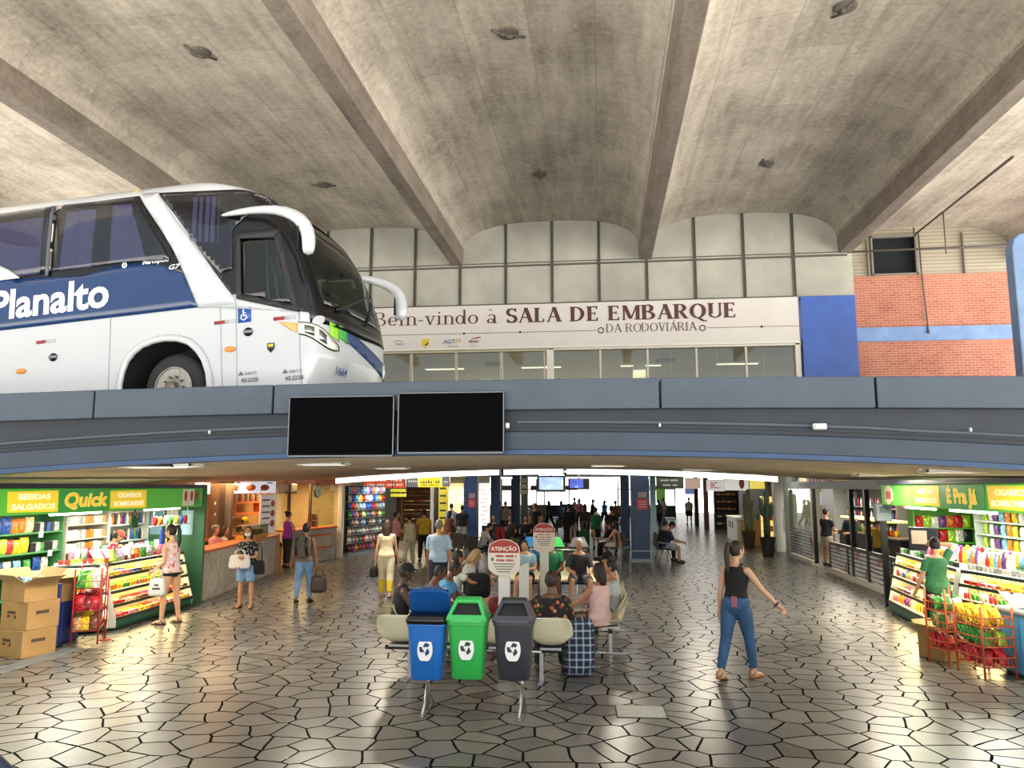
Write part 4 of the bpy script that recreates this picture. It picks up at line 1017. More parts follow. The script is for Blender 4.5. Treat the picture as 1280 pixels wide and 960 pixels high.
# mirrors: a long white arm curving forward and down
def mirror(near):
    e = MB()
    base = [(.82, -.03, 2.50), (1.2, -.12, 2.48), (1.7, -.22, 2.42), (2.08, -.30, 2.30), (2.32, -.33, 2.14), (2.42, -.33, 1.95), (2.43, -.33, 1.78), (2.41, -.33, 1.60)]
    rs = [(.02, .025), (.05, .045), (.06, .06), (.08, .08), (.10, .105), (.10, .11), (.095, .10), (.085, .08)]
    if not near: base = [(1.55, 2.52, 2.20), (1.85, 2.68, 2.16), (2.2, 2.86, 2.08), (2.42, 2.92, 1.92), (2.5, 2.93, 1.72), (2.48, 2.93, 1.52), (2.46, 2.93, 1.36)]; rs = [(.05, .05), (.06, .06), (.09, .08), (.11, .10), (.115, .10), (.11, .10), (.095, .07)]
    e.tube(base, rs, 14, up=(0, 1, 0)); m_ = e.build('mirror_arm', bus_white, bus, True, sub=1)
    e = MB(); c = Vector(base[-3]); e.box(c+Vector((-.115, 0, -.06)), (.02, .17, .40), rot=(0, .06, 0)); e.build('mirror_glass', mat('mirror_dark', '2a2f34', .1, .6), m_, bevel=.008)
mirror(True); mirror(False)
# what shows through the front glass
e = MB(); e.prism([(.2, .75), (2.30, .75), (2.18, 1.05), (1.6, 1.02), (.2, .85)], .08, 2.47); e.build('dashboard', mat('dash_grey', '3a3c3e', .7), bus, bevel=.03)
e = MB(); e.box((.12, BW, 1.95), (.05, 2.4, 2.0)); e.build('bulkhead', mat('bulkhead', '23262b', .8), bus)
e = MB(); e.box((.6, BW, 2.84), (.9, 2.0, .03)); e.build('headliner', mat('headliner', '8d8f90', .8), bus)
e = MB(); rbox(e, (.75, 1.9, 1.05), (.5, .5, .16)); rbox(e, (.55, 1.9, 1.5), (.16, .48, .85)); e.build('driver_seat', mat('seat_grey', '4d5358', .8), bus, True)
e = MB(); Mw = Euler((0, R(-25), 0)).to_matrix()
e.tube([Vector((1.25, 1.9, 1.32)) + Mw @ Vector((math.cos(2*PI*i/20)*.22, math.sin(2*PI*i/20)*.22, 0)) for i in range(21)], .016, 8, caps=False); e.tube([(1.25, 1.9, 1.32), (1.38, 1.9, 1.0)], .04, 8); e.build('steering_wheel', black, bus, True)
e = MB(); e.tube([(1.42, .35, .85), (1.40, .32, 1.5), (1.36, .33, 2.4)], .018, 8); e.tube([(1.62, .30, .9), (1.55, .28, 1.6), (1.42, .33, 1.9)], .018, 8); e.build('grab_rail', mat('rail_white', 'cfd2d0', .3), bus, True)
e = MB(); e.box((1.72, .9, 1.17), (.02, .42, .24), rot=(0, .5, .1)); e.build('route_card', mat('paper', 'e6e8ea', .8), bus)
e = MB(); e.box((.95, 1.275, .74), (1.7, 2.4, .04)); e.build('cab_floor', mat('dash_grey'), bus)
# ------------------------------------------------------------------ goods (copied with their own colours)
def f_tint(n, c):
    oi = n.new('ObjectInfo'); v = n.coord('Generated'); o = n.new('TexNoise'); o.inputs['Scale'].default_value = 3.2; o.inputs['Detail'].default_value = 2
    ad = n.new('VectorMath', operation='ADD'); cx = n.new('CombineXYZ'); rr = n.math('MULTIPLY', oi.outputs['Random'], 40); n.link(rr, cx.inputs[0]); n.link(rr, cx.inputs[2])
    n.link(v, ad.inputs[0]); n.link(cx.outputs[0], ad.inputs[1]); n.link(ad.outputs[0], o.inputs['Vector'])
    r_ = n.new('ValToRGB'); r_.color_ramp.interpolation = 'CONSTANT'; e = r_.color_ramp.elements
    e.new(.5); e.new(.6)
    for i, (p, q) in enumerate([(0, (1, 1, 1)), (.50, (.45, .45, .45)), (.56, (2.2, 2.0, 1.5)), (.68, (.8, .7, .7))]): e[i].position = p; e[i].color = (*q, 1)
    n.link(o.outputs['Fac'], r_.inputs[0])
    n.link(n.mix(1.0, oi.outputs['Color'], r_.outputs[0], 'MULTIPLY'), n.b.inputs['Base Color'])
tint = mat('printed_pack', 'ffffff', .35, fn=f_tint)
def f_plain(n, c):
    oi = n.new('ObjectInfo'); n.link(oi.outputs['Color'], n.b.inputs['Base Color'])
plain = mat('plain_pack', 'ffffff', .4, fn=f_plain)
PAL = {'red': 'b3202c', 'yellow': 'e0b828', 'blue': '2a4c9c', 'green': '3c8a3a', 'orange': 'd8742c', 'white': 'd8d6d0', 'purple': '6a3a86', 'pink': 'd0708c', 'brown': '6a4028', 'black': '1e1e22', 'silver': 'a4a8ac', 'cream': 'e0cfa0', 'dark red': '6c1a22', 'light blue': '78aacc', 'lime': '9cc43c', 'tan': 'a8845c'}
def rgba(n): return (*lin(PAL[n]), 1)
PROTO = {}
def proto(kind):
    if kind in PROTO: return PROTO[kind]
    mb = MB(); mats = tint; sm = True
    if kind == 'snack_bag':
        rings = []
        for i in range(9):
            t = i/8; w = .16*(1-.12*math.sin(PI*t)); d = .004+.045*math.sin(PI*t)**.6
            rings.append([(math.copysign(abs(math.cos(a))**.8, math.cos(a))*w/2, math.sin(a)*d, .22*t) for a in [2*PI*k/14 for k in range(14)]])
        mb.loft(rings)
    elif kind == 'packet': mb.box((0, 0, .05), (.08, .045, .10)); sm = False
    elif kind == 'candy_box': mb.box((0, 0, .03), (.15, .12, .06)); sm = False
    elif kind == 'bottle': mb.lathe([(.028, 0), (.032, .01), (.032, .13), (.026, .16), (.012, .19), (.012, .205), (.015, .205), (.015, .225), (.0, .226)], seg=12)
    elif kind == 'can': mb.lathe([(.026, 0), (.032, .008), (.032, .11), (.026, .12), (.0, .118)], seg=12)
    elif kind == 'jar': mb.lathe([(.05, 0), (.055, .01), (.055, .11), (.045, .13), (.05, .13), (.05, .155), (0, .157)], seg=14)
    elif kind == 'toy_pack':
        mb.prism([(-.1, 0), (.1, 0), (.1, .26), (.02, .26), (.02, .285), (-.02, .285), (-.02, .26), (-.1, .26)], -.004, .004); mb.ell((0, -.03, .1), (.07, .035, .08), 10, 6)
    elif kind == 'magazine': mb.box((0, 0, .006), (.21, .28, .012)); sm = False
    elif kind == 'bread_loaf': mb.ell((0, 0, .05), (.13, .075, .055), 12, 8); mats = plain
    elif kind == 'candy_bar': mb.box((0, 0, .014), (.05, .14, .026)); sm = False
    elif kind == 'poster_card': mb.box((0, 0, .15), (.21, .008, .30)); sm = False
    o = mb.build(kind, mats, smooth=sm, bevel=0 if sm else .004, auto=40 if sm else None)
    PROTO[kind] = [o, False]; return PROTO[kind]
CAT = {'snack_bag': 'snack', 'packet': 'packet', 'candy_box': 'box', 'bottle': 'bottle', 'can': 'can', 'jar': 'jar', 'toy_pack': 'toy', 'magazine': 'magazine', 'bread_loaf': 'bread', 'candy_bar': 'candy', 'poster_card': 'card'}
NOUN = {'snack_bag': 'snack bag', 'packet': 'packet', 'candy_box': 'sweets box', 'bottle': 'bottle', 'can': 'can', 'jar': 'jar', 'toy_pack': 'hanging toy pack', 'magazine': 'magazine', 'bread_loaf': 'loaf of bread', 'candy_bar': 'candy bar', 'poster_card': 'picture card'}
def put(kind, loc, rz, col, where, group, scale=None, rot=None):
    pr = proto(kind); lab = '%s %s %s' % (col, NOUN[kind], where)
    if not pr[1]:
        o = pr[0]; pr[1] = True; o.location = loc; o.rotation_euler = rot or (0, 0, rz); o.color = rgba(col)
        if scale: o.scale = scale
        tag(o, lab, CAT[kind], group); return o
    return tag(dup(pr[0], loc, rz, lab, group, rgba(col), scale or (1, 1, 1), rot), cat=CAT[kind])
def row(kind, a, b, n, cols, where, group, face, scale=None, jit=.01, block=1, tilt=0):
    a, b = Vector(a), Vector(b)
    for i in range(n):
        p = a.lerp(b, (i+.5)/n) + Vector((rnd.uniform(-jit, jit), rnd.uniform(-jit, jit), 0))
        s_ = scale if isinstance(scale, tuple) else ((scale,)*3 if scale else (1, 1, 1))
        q = rnd.uniform(.9, 1.08)
        put(kind, p, 0, cols[(i//block) % len(cols)], where, group, tuple(x*q for x in s_), (tilt, 0, face+rnd.uniform(-.12, .12)))
green_sign = mat('sign_green', '4fa834', .4, emit='4fa834', es=.25); green_dark = mat('sign_green_deep', '2c8a3c', .4, emit='2c8a3c', es=.2)
yel_sign = mat('sign_yellow', 'e6c62e', .4, emit='e6c62e', es=.35); let_yel = mat('letter_yellow', 'eab43c', .4, emit='eab43c', es=.4); let_w = mat('letter_sign_white', 'f6f2d8', .4, emit='f6f2d8', es=.35); let_o = mat('letter_outline', 'c8e06a', .4, emit='c8e06a', es=.4)
kiosk_green = mat('kiosk_green', '2f7d3a', .5); base_green = mat('gondola_green', '1e5a44', .4); shelf_dark = mat('shelf_edge', '23322c', .4); lit_cream = mat('lit_cream', 'e8d9a8', .6)
tube_m = mat('lamp_tube', 'ffffff', emit='f6fff4', es=7)
def kiosk_sign(label, X, ya, yb, z0, z1, face, panels, name='kiosk_sign'):
    """illuminated fascia along the y axis; face = +1 looks to +x. panels: (py0, py1, kind, text)"""
    t = thing(name, label, 'sign', (X, (ya+yb)/2, z0)); cy = (ya+yb)/2; rz = R(90) if face > 0 else R(-90); h = z1-z0
    e = MB(); e.box((-face*.14, 0, h/2), (.28, abs(yb-ya), h)); e.build('fascia', green_sign, t, bevel=.012)
    e = MB(); e.box((-face*.10, 0, h+.04), (.34, abs(yb-ya), .07)); e.build('top_rail', mat('rail_navy', '141c2a', .4), t)
    for y0, y1, kind, txt in panels:
        m_ = (y0+y1)/2-cy; w_ = abs(y1-y0)
        if kind == 'yellow':
            e = MB(); sl = .04*face
            e.prism([(-w_/2+.03, .045), (w_/2-.01, .03), (w_/2-.03, h-.03), (-w_/2+.01, h-.045)] if face > 0 else [(-w_/2+.01, .03), (w_/2-.05, .045), (w_/2-.01, h-.03), (-w_/2+.0, h-.03)], 0, .012*face, lambda p, q, d: (d, m_+p, q)); e.build('yellow_panel', yel_sign, t)
            for i, s_ in enumerate(txt): lettering(s_, h*.30, let_w, t, (face*.018, m_, h*(.68-.38*i)), rz, .02, sx=w_*.82/(max(len(q) for q in txt)*h*.30*.62))
        elif kind == 'name':
            e = MB(); e.box((face*.004, m_, h/2), (.012, w_, h-.03)); e.build('name_panel', green_dark, t)
            lettering(txt, h*.78, let_o, t, (face*.013, m_, h*.5), rz, 0, fat=.055, name='lettering_outline', shear=.12 if face > 0 else 0, sx=w_*.95/(len(txt)*h*.78*.55))
            lettering(txt, h*.78, let_yel, t, (face*.022, m_, h*.5), rz, 0, fat=.02, shear=.12 if face > 0 else 0, sx=w_*.95/(len(txt)*h*.78*.55))
        elif kind == 'logo':
            e = MB(); Mx = Matrix.Rotation(R(90), 3, 'Y'); e.lathe([(w_*.5, -.006), (w_*.5, .006)], (face*.01, m_, h/2), 24, M=Mx, sx=h*.46/(w_*.5)); e.build('round_logo', mat('logo_cream', 'e4c8b0', .4), t)
            e = MB(); e.box((face*.02, m_, h/2), (.01, w_*.55, h*.35)); e.build('logo_mark', mat('logo_red', 'b04432', .4), t, bevel=.01)
        elif kind == 'poster':
            for i in (-1, 0, 1):
                e = MB(); e.box((face*.012, m_+i*w_*.3, h*.52), (.012, w_*.27, h*.86)); e.build('picture_panel', mat('poster_'+str(i), ('e4ded4', 'e8e4dc', '3c9a44')[i+1], .4), t)
                e = MB(); e.ell((face*.018, m_+i*w_*.3, h*.6), (.008, w_*.08, h*.28), 10, 8); e.build('picture_food', mat('poster_red', 'a83828', .5), t)
    return t
def tube_light(label, a, b, power, parent=None, group='kiosk tube lamps'):
    a, b = Vector(a), Vector(b); m_ = (a+b)/2; t = thing('tube_light', label, 'tube light', m_, 0, group)
    e = MB(); e.tube([a-m_, b-m_], .022, 8); e.build('tube', tube_m, t, True)
    d = (b-a).normalized(); e = MB(); e.bar(a-m_+Vector((0, 0, .035)), b-m_+Vector((0, 0, .035)), .06, .03); e.build('housing', white_paint, t)
    l = area_light('tube_glow', (0, 0, -.05), (b-a).length, power, 'fbfff2', (0, 0, math.atan2(d.y, d.x)), t, .12)
    return t
# candy gondola with lit stepped shelves along a line a->b on the floor; inner side is to the left of a->b when side=+1
def gondola(label, a, b, side, zs_, step, depth, where, group, cols_rows, kinds, glow=14):
    a = Vector((*a, 0)); b = Vector((*b, 0)); d = (b-a); Ln = d.length; d.normalize(); n_ = Vector((-d.y, d.x, 0))*side
    t = thing('candy_gondola', label, 'display stand', a); off = a
    def pt(s_, dep, z): return (d*s_ + n_*dep + Vector((0, 0, z)))
    e = MB(); e.prism([(0.03, .02), (depth+.1, .02), (depth+.1, zs_[0]-.01), (0, zs_[0]-.01), (0, .09)], 0, Ln, lambda p, q, s_: pt(s_, p, q)); e.build('base', base_green, t, bevel=.01)
    H_ = zs_[-1]
    e = MB(); e.prism([(depth-.02, zs_[0]), (depth+.1, zs_[0]), (depth+.1, H_), (depth-.02, H_)], 0, Ln, lambda p, q, s_: pt(s_, p, q)); e.build('back_panel', lit_cream, t)
    for s0 in (0, Ln):
        e = MB(); prof = [(0, .05)] + [(step*i+.0, z) for i, z in enumerate(zs_)] + [(depth+.1, H_), (depth+.1, .05)]
        e.prism(prof, s0-.012, s0+.012, lambda p, q, s_: pt(s_, p, q)); e.build('end_panel', mat('end_white', 'cfd0c4', .4), t)
    for i, z in enumerate(zs_):
        e = MB(); dep = step*i; e.prism([(dep, z-.02), (depth, z+.035), (depth, z+.045), (dep, z-.01)], .014, Ln-.014, lambda p, q, s_: pt(s_, p, q)); sh = e.build('shelf', white_paint, t)
        e = MB(); e.prism([(dep-.02, z-.035), (dep, z-.035), (dep, z+.012), (dep-.02, z+.012)], 0, Ln, lambda p, q, s_: pt(s_, p, q)); e.build('shelf_edge', shelf_dark, sh)
        if i > 0:
            e = MB(); e.prism([(dep+.03, z-.045), (dep+.06, z-.045), (dep+.06, z-.028), (dep+.03, z-.028)], .05, Ln-.05, lambda p, q, s_: pt(s_, p, q)); e.build('shelf_lamp', mat('lamp_shelf', 'ffffff', emit='ffe6a0', es=9), sh)
            ml = pt(Ln/2, dep+.03, z-.055); area_light('shelf_glow', ml, Ln*.95, glow, 'ffe2a0', (0, R(-28)*side*0, math.atan2(d.y, d.x)), t, .05)
        nn = int(Ln/(.10 if kinds[i] in ('packet', 'bottle', 'can', 'candy_bar') else .17))
        for rw in range(2 if i < len(zs_)-1 else 1):
            for q in range(nn):
                dep2 = dep+.06+rw*.12; 
                if dep2 > depth-.05: continue
                p = off+pt(.06+(Ln-.12)*(q+.5)/nn, dep2, z+.008+(dep2-dep)*.055/max(.01, depth-dep)*1.0)
                col = cols_rows[i][(q//2+rw) % len(cols_rows[i])]
                put(kinds[i], p, 0, col, where % ('bottom', 'second', 'third', 'fourth', 'top')[min(4, i if i < len(zs_)-1 else 4)], group, tuple(rnd.uniform(.82, 1.0)*(.9 if kinds[i] != 'snack_bag' else .62) for _ in range(3)), (0, 0, math.atan2(d.y, d.x)+rnd.uniform(-.15, .15)))
    return t
def shelf_unit(label, origin, ax, Ln, depth, levels, H_, m, name='shelf_unit', z0=0.0, back=True, posts=True):
    """ax: unit vector along the shelf, depth goes to its left"""
    t = thing(name, label, 'shelf', origin); d = Vector((*ax, 0)).normalized(); n_ = Vector((-d.y, d.x, 0))
    def pt(s_, dep, z): return d*s_+n_*dep+Vector((0, 0, z))
    for z in levels:
        e = MB(); e.prism([(0, z-.025), (depth, z-.025), (depth, z), (0, z)], 0, Ln, lambda p, q, s_: pt(s_, p, q)); e.build('shelf_board', m, t, bevel=.004)
    if back:
        e = MB(); e.prism([(depth, z0), (depth+.02, z0), (depth+.02, H_), (depth, H_)], 0, Ln, lambda p, q, s_: pt(s_, p, q)); e.build('back_panel', m, t)
    if posts:
        for s0 in (0, Ln):
            e = MB(); e.prism([(0, z0), (depth, z0), (depth, H_), (0, H_)], s0-.012, s0+.012, lambda p, q, s_: pt(s_, p, q)); e.build('side_panel', m, t)
    return t, (lambda s_, dep, z: Vector(origin)+pt(s_, dep, z))
def wire_rack(label, loc, rz, w, d, levels, H_, m, r=.012, name='wire_rack'):
    t = thing(name, label, 'rack', loc, rz)
    for x in (-w/2, w/2):
        for y in (-d/2, d/2):
            e = MB(); e.tube([(x, y, 0), (x, y, H_)], r, 8); e.build('post', m, t, True)
    for z in levels:
        e = MB(); rr = r*.6
        for zz in (z, z+.11): e.tube([(-w/2, -d/2, zz), (w/2, -d/2, zz), (w/2, d/2, zz), (-w/2, d/2, zz), (-w/2, -d/2, zz)], rr, 6)
        for q in range(1, 8): x = -w/2+w*q/8; e.tube([(x, -d/2, z+.11), (x, -d/2, z), (x, d/2, z), (x, d/2, z+.11)], rr*.6, 5)
        e.build('basket', m, t)
    return t
def heap(where, group, loc, rz, w, d, n, cols, sc=1.0, kind='snack_bag'):
    M_ = Matrix.Rotation(rz, 3, 'Z'); nx = max(1, n//2)
    for i in range(n):
        r_ = i//nx; x = -w/2+w*((i % nx)+.5)/nx; y = -d*.22+d*.45*r_
        p = Vector(loc)+M_ @ Vector((x, y, .01+.02*r_))
        put(kind, p, 0, cols[i % len(cols)], where, group, (sc*rnd.uniform(.9, 1.1),)*3, (R(-18)+rnd.uniform(-.2, .15), rnd.uniform(-.18, .18), rz+rnd.uniform(-.2, .2)))
card = mat('cardboard', 'a5814f', .85, fn=noisy(.12, 5)); card_in = mat('cardboard_inner', 'b89a6c', .85)
def carton(label, loc, rz, w, d, h, open_=False, marks=True, group=None):
    t = thing('cardboard_box', label, 'box', loc, rz, group); th = .008
    if open_:
        e = MB()
        for x, sx_, y, sy_ in ((0, w, -d/2, th), (0, w, d/2, th), (-w/2, th, 0, d), (w/2, th, 0, d)): e.box((x, y, h/2), (sx_+(th if sy_ == th else 0), sy_, h))
        e.box((0, 0, th/2), (w, d, th)); e.build('carton_body', card, t)
        for (cx, cy, ang, ww, dd) in ((0, -d/2, -35, w, d*.42), (0, d/2, 50, w, d*.42), (-w/2, 0, 38, w*.42, d), (w/2, 0, -20, w*.42, d)):
            e = MB()
            if cx == 0:
                s_ = math.copysign(1, cy); a = R(abs(ang)); e.bar((0, cy, h), (0, cy+s_*dd*math.cos(a), h+dd*math.sin(a)), ww*.98, th)
            else:
                s_ = math.copysign(1, cx); a = R(abs(ang)); e.bar((cx, 0, h), (cx+s_*ww*math.cos(a), 0, h+ww*math.sin(a)), dd*.98, th)
            e.build('flap', card_in, t)
    else:
        e = MB(); e.box((0, 0, h/2), (w, d, h)); e.build('carton_body', card, t, bevel=.006)
        e = MB(); e.box((0, 0, h+.001), (.055, d, .002)); e.build('tape', mat('tape', 'b89c68', .3), t)
    if marks:
        mk = mat('carton_print', '4a3a28', .8)
        for i, (dx, dz, ww, hh) in enumerate([(-.05, .62, .3, .035), (-.10, .48, .10, .03), (.02, .46, .06, .05)]):
            e = MB(); e.box((dx*w/.5, -d/2-.002, dz*h), (ww*w, .003, hh)); e.build('printed_mark', mk, t)
        e = MB(); e.box((w/2+.002, -.02, .6*h), (.003, d*.4, .045)); e.build('printed_mark', mk, t)
    return t
# ------------------------------------------------------------------ left kiosk under the deck
def yx(px, X, py=625): return UX(px, py, X).y
XS = -8.3
kiosk_sign('green and yellow lit fascia sign reading Quick above the left kiosk', XS, 8.6, 15.35, 1.95, 2.33, 1,
  [(yx(8, XS), yx(73, XS), 'yellow', ('BEBIDAS', 'SALGADOS')), (yx(74, XS), yx(136, XS), 'name', 'Quick'), (yx(137, XS), yx(183, XS), 'yellow', ('CIGARROS', 'BOMBONIERE')), (yx(226, XS), yx(250, XS), 'poster', '')])
mb = MB(); mb.box((-9.95, 12.2, 1.4), (.12, 7.2, 2.8)); struct('wall_kiosk_left', mb, kiosk_green)
mb = MB(); mb.box((-9.1, 15.42, 1.2), (1.7, .08, 2.4)); struct('wall_kiosk_divider', mb, mat('divider_green', '3c6a4a', .6))
for i, (p0, p1, lab) in enumerate([(62, 126, 'long lit tube lamp under the Quick fascia near the name'), (180, 224, 'shorter lit tube lamp under the right end of the Quick fascia')]):
    tube_light(lab, (-8.5, yx(p0, -8.5, 648), 1.93), (-8.5, yx(p1, -8.5, 642), 1.93), 30)
area_light('kiosk_lamp_left', (-8.9, 11.8, 1.92), 5.5, 95, 'fff6dc', (0, 0, R(90)), None, .6)
shelf_w = mat('shelf_white', 'cfd3c8', .5); shelf_g = mat('shelf_green', '3f7d48', .5)
u1, P1 = shelf_unit('tall green wall shelf of snacks behind the open cardboard boxes', (-9.45, 10.2, 0), (0, 1), 2.55, .42, [.55, .93, 1.27, 1.6], 1.95, shelf_g)
G1 = 'snacks on the left kiosk wall shelf'
row('snack_bag', P1(.75, .12, 1.6), P1(1.95, .12, 1.6), 7, ['dark red', 'dark red', 'blue', 'blue', 'orange', 'orange', 'cream'], 'on the top board of the wall shelf behind the boxes', G1, R(90), 1.15)
row('snack_bag', P1(.75, .12, 1.27), P1(1.85, .12, 1.27), 7, ['yellow', 'yellow', 'cream', 'lime', 'red', 'yellow'], 'on the second board of the wall shelf behind the boxes', G1, R(90), 1.1)
row('snack_bag', P1(.5, .12, .93), P1(2.4, .12, .93), 9, ['white', 'light blue', 'green', 'blue'], 'on the low board of the wall shelf behind the boxes', G1, R(90), 1.1)
row('packet', P1(1.95, .10, 1.6), P1(2.5, .10, 1.6), 6, ['black', 'silver', 'black', 'blue'], 'at the dark end of the top board of the wall shelf', G1, R(90), 1.6)
row('packet', P1(1.9, .10, 1.27), P1(2.5, .10, 1.27), 6, ['black', 'silver', 'green', 'black'], 'at the dark end of the second board of the wall shelf', G1, R(90), 1.6)
u2, P2 = shelf_unit('cream newspaper and cigarette cabinet in the middle of the kiosk wall', (-9.45, 12.85, 0), (0, 1), 1.15, .42, [.9, 1.2, 1.42, 1.68], 1.95, mat('cab_cream', 'b8b3a6', .5), z0=.9)
G2 = 'packs in the cream cabinet'
for z in (1.2, 1.42, 1.68): row('packet', P2(.05, .05, z), P2(1.1, .05, z), 9, ['white', 'silver', 'orange', 'white', 'tan', 'silver', 'blue'], 'in the cream cabinet, board at %s' % {1.2: 'the foot', 1.42: 'mid height', 1.68: 'the top'}[z], G2, R(90), 1.5, block=2)
u3, P3 = shelf_unit('white wall shelf of bottles at the far end of the left kiosk', (-9.45, 14.05, 0), (0, 1), 1.3, .42, [1.0, 1.3, 1.62, 1.88], 2.1, shelf_w, z0=.9)
G3 = 'bottles on the white kiosk shelf'
for z, c in ((1.0, ['black', 'blue', 'red']), (1.3, ['blue', 'black', 'white', 'blue', 'green']), (1.62, ['white', 'orange', 'black', 'white', 'red', 'blue'])): row('bottle', P3(.05, .08, z), P3(1.25, .08, z), 13, c, 'on the white bottle shelf, board at ' + {1.0: 'the foot', 1.3: 'mid height', 1.62: 'the top'}[z], G3, R(90), 1.0)
# paper price notes hung on the shelves
for px, py in ((52, 658), (63, 683), (43, 700)):
    p = UX(px, py, -9.45+.004); p.z = {52: 1.60, 63: 1.27, 43: .93}[px]-.04; e = MB(); e.box((0, 0, 0), (.006, .10, .10)); tag(e.build('price_card', white_paint, loc=p), 'white price card on the wall shelf, ' + {52: 'topmost of three', 63: 'middle of three', 43: 'lowest of three'}[px], 'card')
for k, (x, c) in enumerate(((-8.62, 'a9cbd8'), (-8.95, 'd8d4cc'), (-9.3, '8ab0c0'))):
    e = MB(); e.box((0, 0, 0), (.26, .01, .5)); tag(e.build('wall_poster', mat('kp_'+c, c, .5), loc=(x, 15.372, 1.62)), ('pale blue', 'white', 'teal')[k]+' poster on the green end wall of the left kiosk', 'poster')
g1 = gondola('lit candy gondola of the left kiosk, long straight side by the passage', (-8.02, 12.25), (-8.16, 14.9), 1, [.2, .40, .62, .86, 1.06], .06, .5, 'on the %s shelf of the left candy gondola', 'sweets on the left candy gondola',
  [['red', 'pink', 'yellow', 'orange'], ['red', 'cream', 'brown', 'red', 'purple'], ['orange', 'yellow', 'green', 'yellow', 'tan'], ['yellow', 'pink', 'blue', 'yellow', 'cream'], ['red', 'lime', 'silver', 'dark red']], ['candy_box', 'candy_box', 'packet', 'candy_box', 'packet'])
g2 = gondola('lit candy gondola of the left kiosk, short end turned to the viewer', (-8.72, 11.62), (-8.1, 12.14), 1, [.2, .40, .62, .86, 1.06], .06, .42, 'on the %s shelf of the turned gondola end', 'sweets on the turned gondola end',
  [['red', 'pink'], ['red', 'cream', 'yellow'], ['orange', 'yellow'], ['yellow', 'red'], ['red', 'lime']], ['candy_box', 'candy_box', 'packet', 'candy_box', 'packet'])
row('snack_bag', (-8.86, 12.1, 1.12), (-8.86, 15.1, 1.12), 18, ['pink', 'white', 'silver', 'red', 'light blue', 'green', 'white', 'purple', 'yellow'], 'standing along the left kiosk counter', 'bags on the left kiosk counter', R(90), .85)
row('snack_bag', (-8.5, 13.9, 1.62), (-8.5, 15.2, 1.62), 7, ['red', 'orange', 'white', 'green', 'yellow', 'blue'], 'clipped on the hanging strip under the Quick fascia', 'bags on the hanging strip', R(90), .8)
t = thing('hanging_strip', 'thin white rail of clipped bags under the right end of the Quick fascia', 'rail', (-8.5, 14.55, 1.61)); e = MB(); e.box((0, 0, 0), (.06, 1.4, .015)); e.build('rail', white_paint, t)
for y in (-.6, .6): e = MB(); e.tube([(0, y, 0), (0, y, .34)], .006, 6); e.build('hanger', steel, t)
# stands on top of the gondola
t = thing('lollipop_stand', 'red and white lollipop stand on top of the left candy gondola', 'display stand', (-8.32, 12.5, 1.09))
e = MB(); e.lathe([(.10, 0), (.10, .05), (.06, .07), (.05, .2), (0, .21)], seg=12); e.build('tub', mat('tub_lime', '98b84a', .5), t, True)
for k in range(18):
    a = 2*PI*k/9; r_ = .05+.06*(k >= 9); e = MB(); q = (math.cos(a)*r_, math.sin(a)*r_, .24+.05*(k < 9)); e.tube([(q[0]*.4, q[1]*.4, .15), q], .004, 4); e.ell(q, (.024, .024, .024), 8, 6); e.build('lollipop', mat('lolly_red', 'b02a3a', .3) if k % 3 else mat('lolly_pink', 'd88a98', .3), t, True)
for k, (y, c) in enumerate([(13.0, 'white'), (13.25, 'orange'), (13.45, 'green'), (13.7, 'silver'), (14.0, 'pink')]): put('jar', (-8.36, y, 1.10), 0, c, 'on top of the left candy gondola', 'jars on the left gondola', (1, 1, 1.1))
G4 = 'magazines on the left kiosk counter'
for k in range(10): put('magazine', (-8.7+rnd.uniform(-.02, .02), 12.6+.17*k, 1.16), 0, ['white', 'pink', 'light blue', 'silver', 'purple', 'cream'][k % 6], 'leaning on the left kiosk counter', G4, None, (R(52), 0, R(90)+rnd.uniform(-.2, .2)))
mb = MB(); mb.box((-8.86, 13.6, .56), (.24, 3.2, 1.1)); tag(mb.build('kiosk_counter', kiosk_green, bevel=.02), 'green counter block behind the left candy gondola', 'counter')
for k, (px, py, col, w_, h_, lab) in enumerate([(203, 672, '3c58b0', .16, .34, 'blue hanging bag above the left candy gondola'), (213, 672, '1c3428', .22, .5, 'dark green hanging jacket above the left candy gondola'), (168, 652, '24502c', .26, .22, 'dark green leafy bundle hanging under the Quick fascia')]):
    p = UX(px, py, -8.5); t = thing('hanging_bag' if k != 2 else 'hanging_bundle', lab, 'bag', (p.x, p.y, p.z-h_/2))
    e = MB(); rbox(e, (0, 0, h_/2), (.08, w_, h_), n=3, taper=.7); e.build('cloth_body', cloth(col), t, True)
    e = MB(); e.tube([(0, -w_*.2, h_*.9), (0, 0, h_+.12), (0, w_*.2, h_*.9)], .008, 6); e.tube([(0, 0, h_+.12), (0, 0, 1.95-(p.z-h_/2))], .004, 5); e.build('hanger', black, t, True)
# cartons, blue panel, red wire rack, post, drain
q0 = G(33, 822)
carton('brown cardboard box on the floor, lowest of the left stack', (-8.18, 10.45, 0), R(-18), .56, .5, .37, False, True, 'left cardboard stack')
carton('brown cardboard box in the middle of the left stack', (-8.16, 10.46, .372), R(-14), .52, .5, .38, False, True, 'left cardboard stack')
bx = carton('open cardboard box with raised flaps on top of the left stack', (-8.2, 10.46, .755), R(-22), .56, .46, .27, True, False)
for k in range(7):
    put('snack_bag', (-8.2+.12*((k % 3)-1)+rnd.uniform(-.02, .02), 10.46+.1*(k//3-1), .83+.03*(k % 2)), 0, ['white', 'light blue', 'white', 'blue', 'light blue'][k % 5], 'inside the open cardboard box', 'packets in the open cardboard box', (1, 1, 1), (R(-30+15*(k % 4)), R(10*(k % 3-1)), rnd.uniform(-1, 1)))
carton('open cardboard box behind the red wire rack', (-8.45, 11.3, .62), R(-20), .5, .4, .3, True, False)
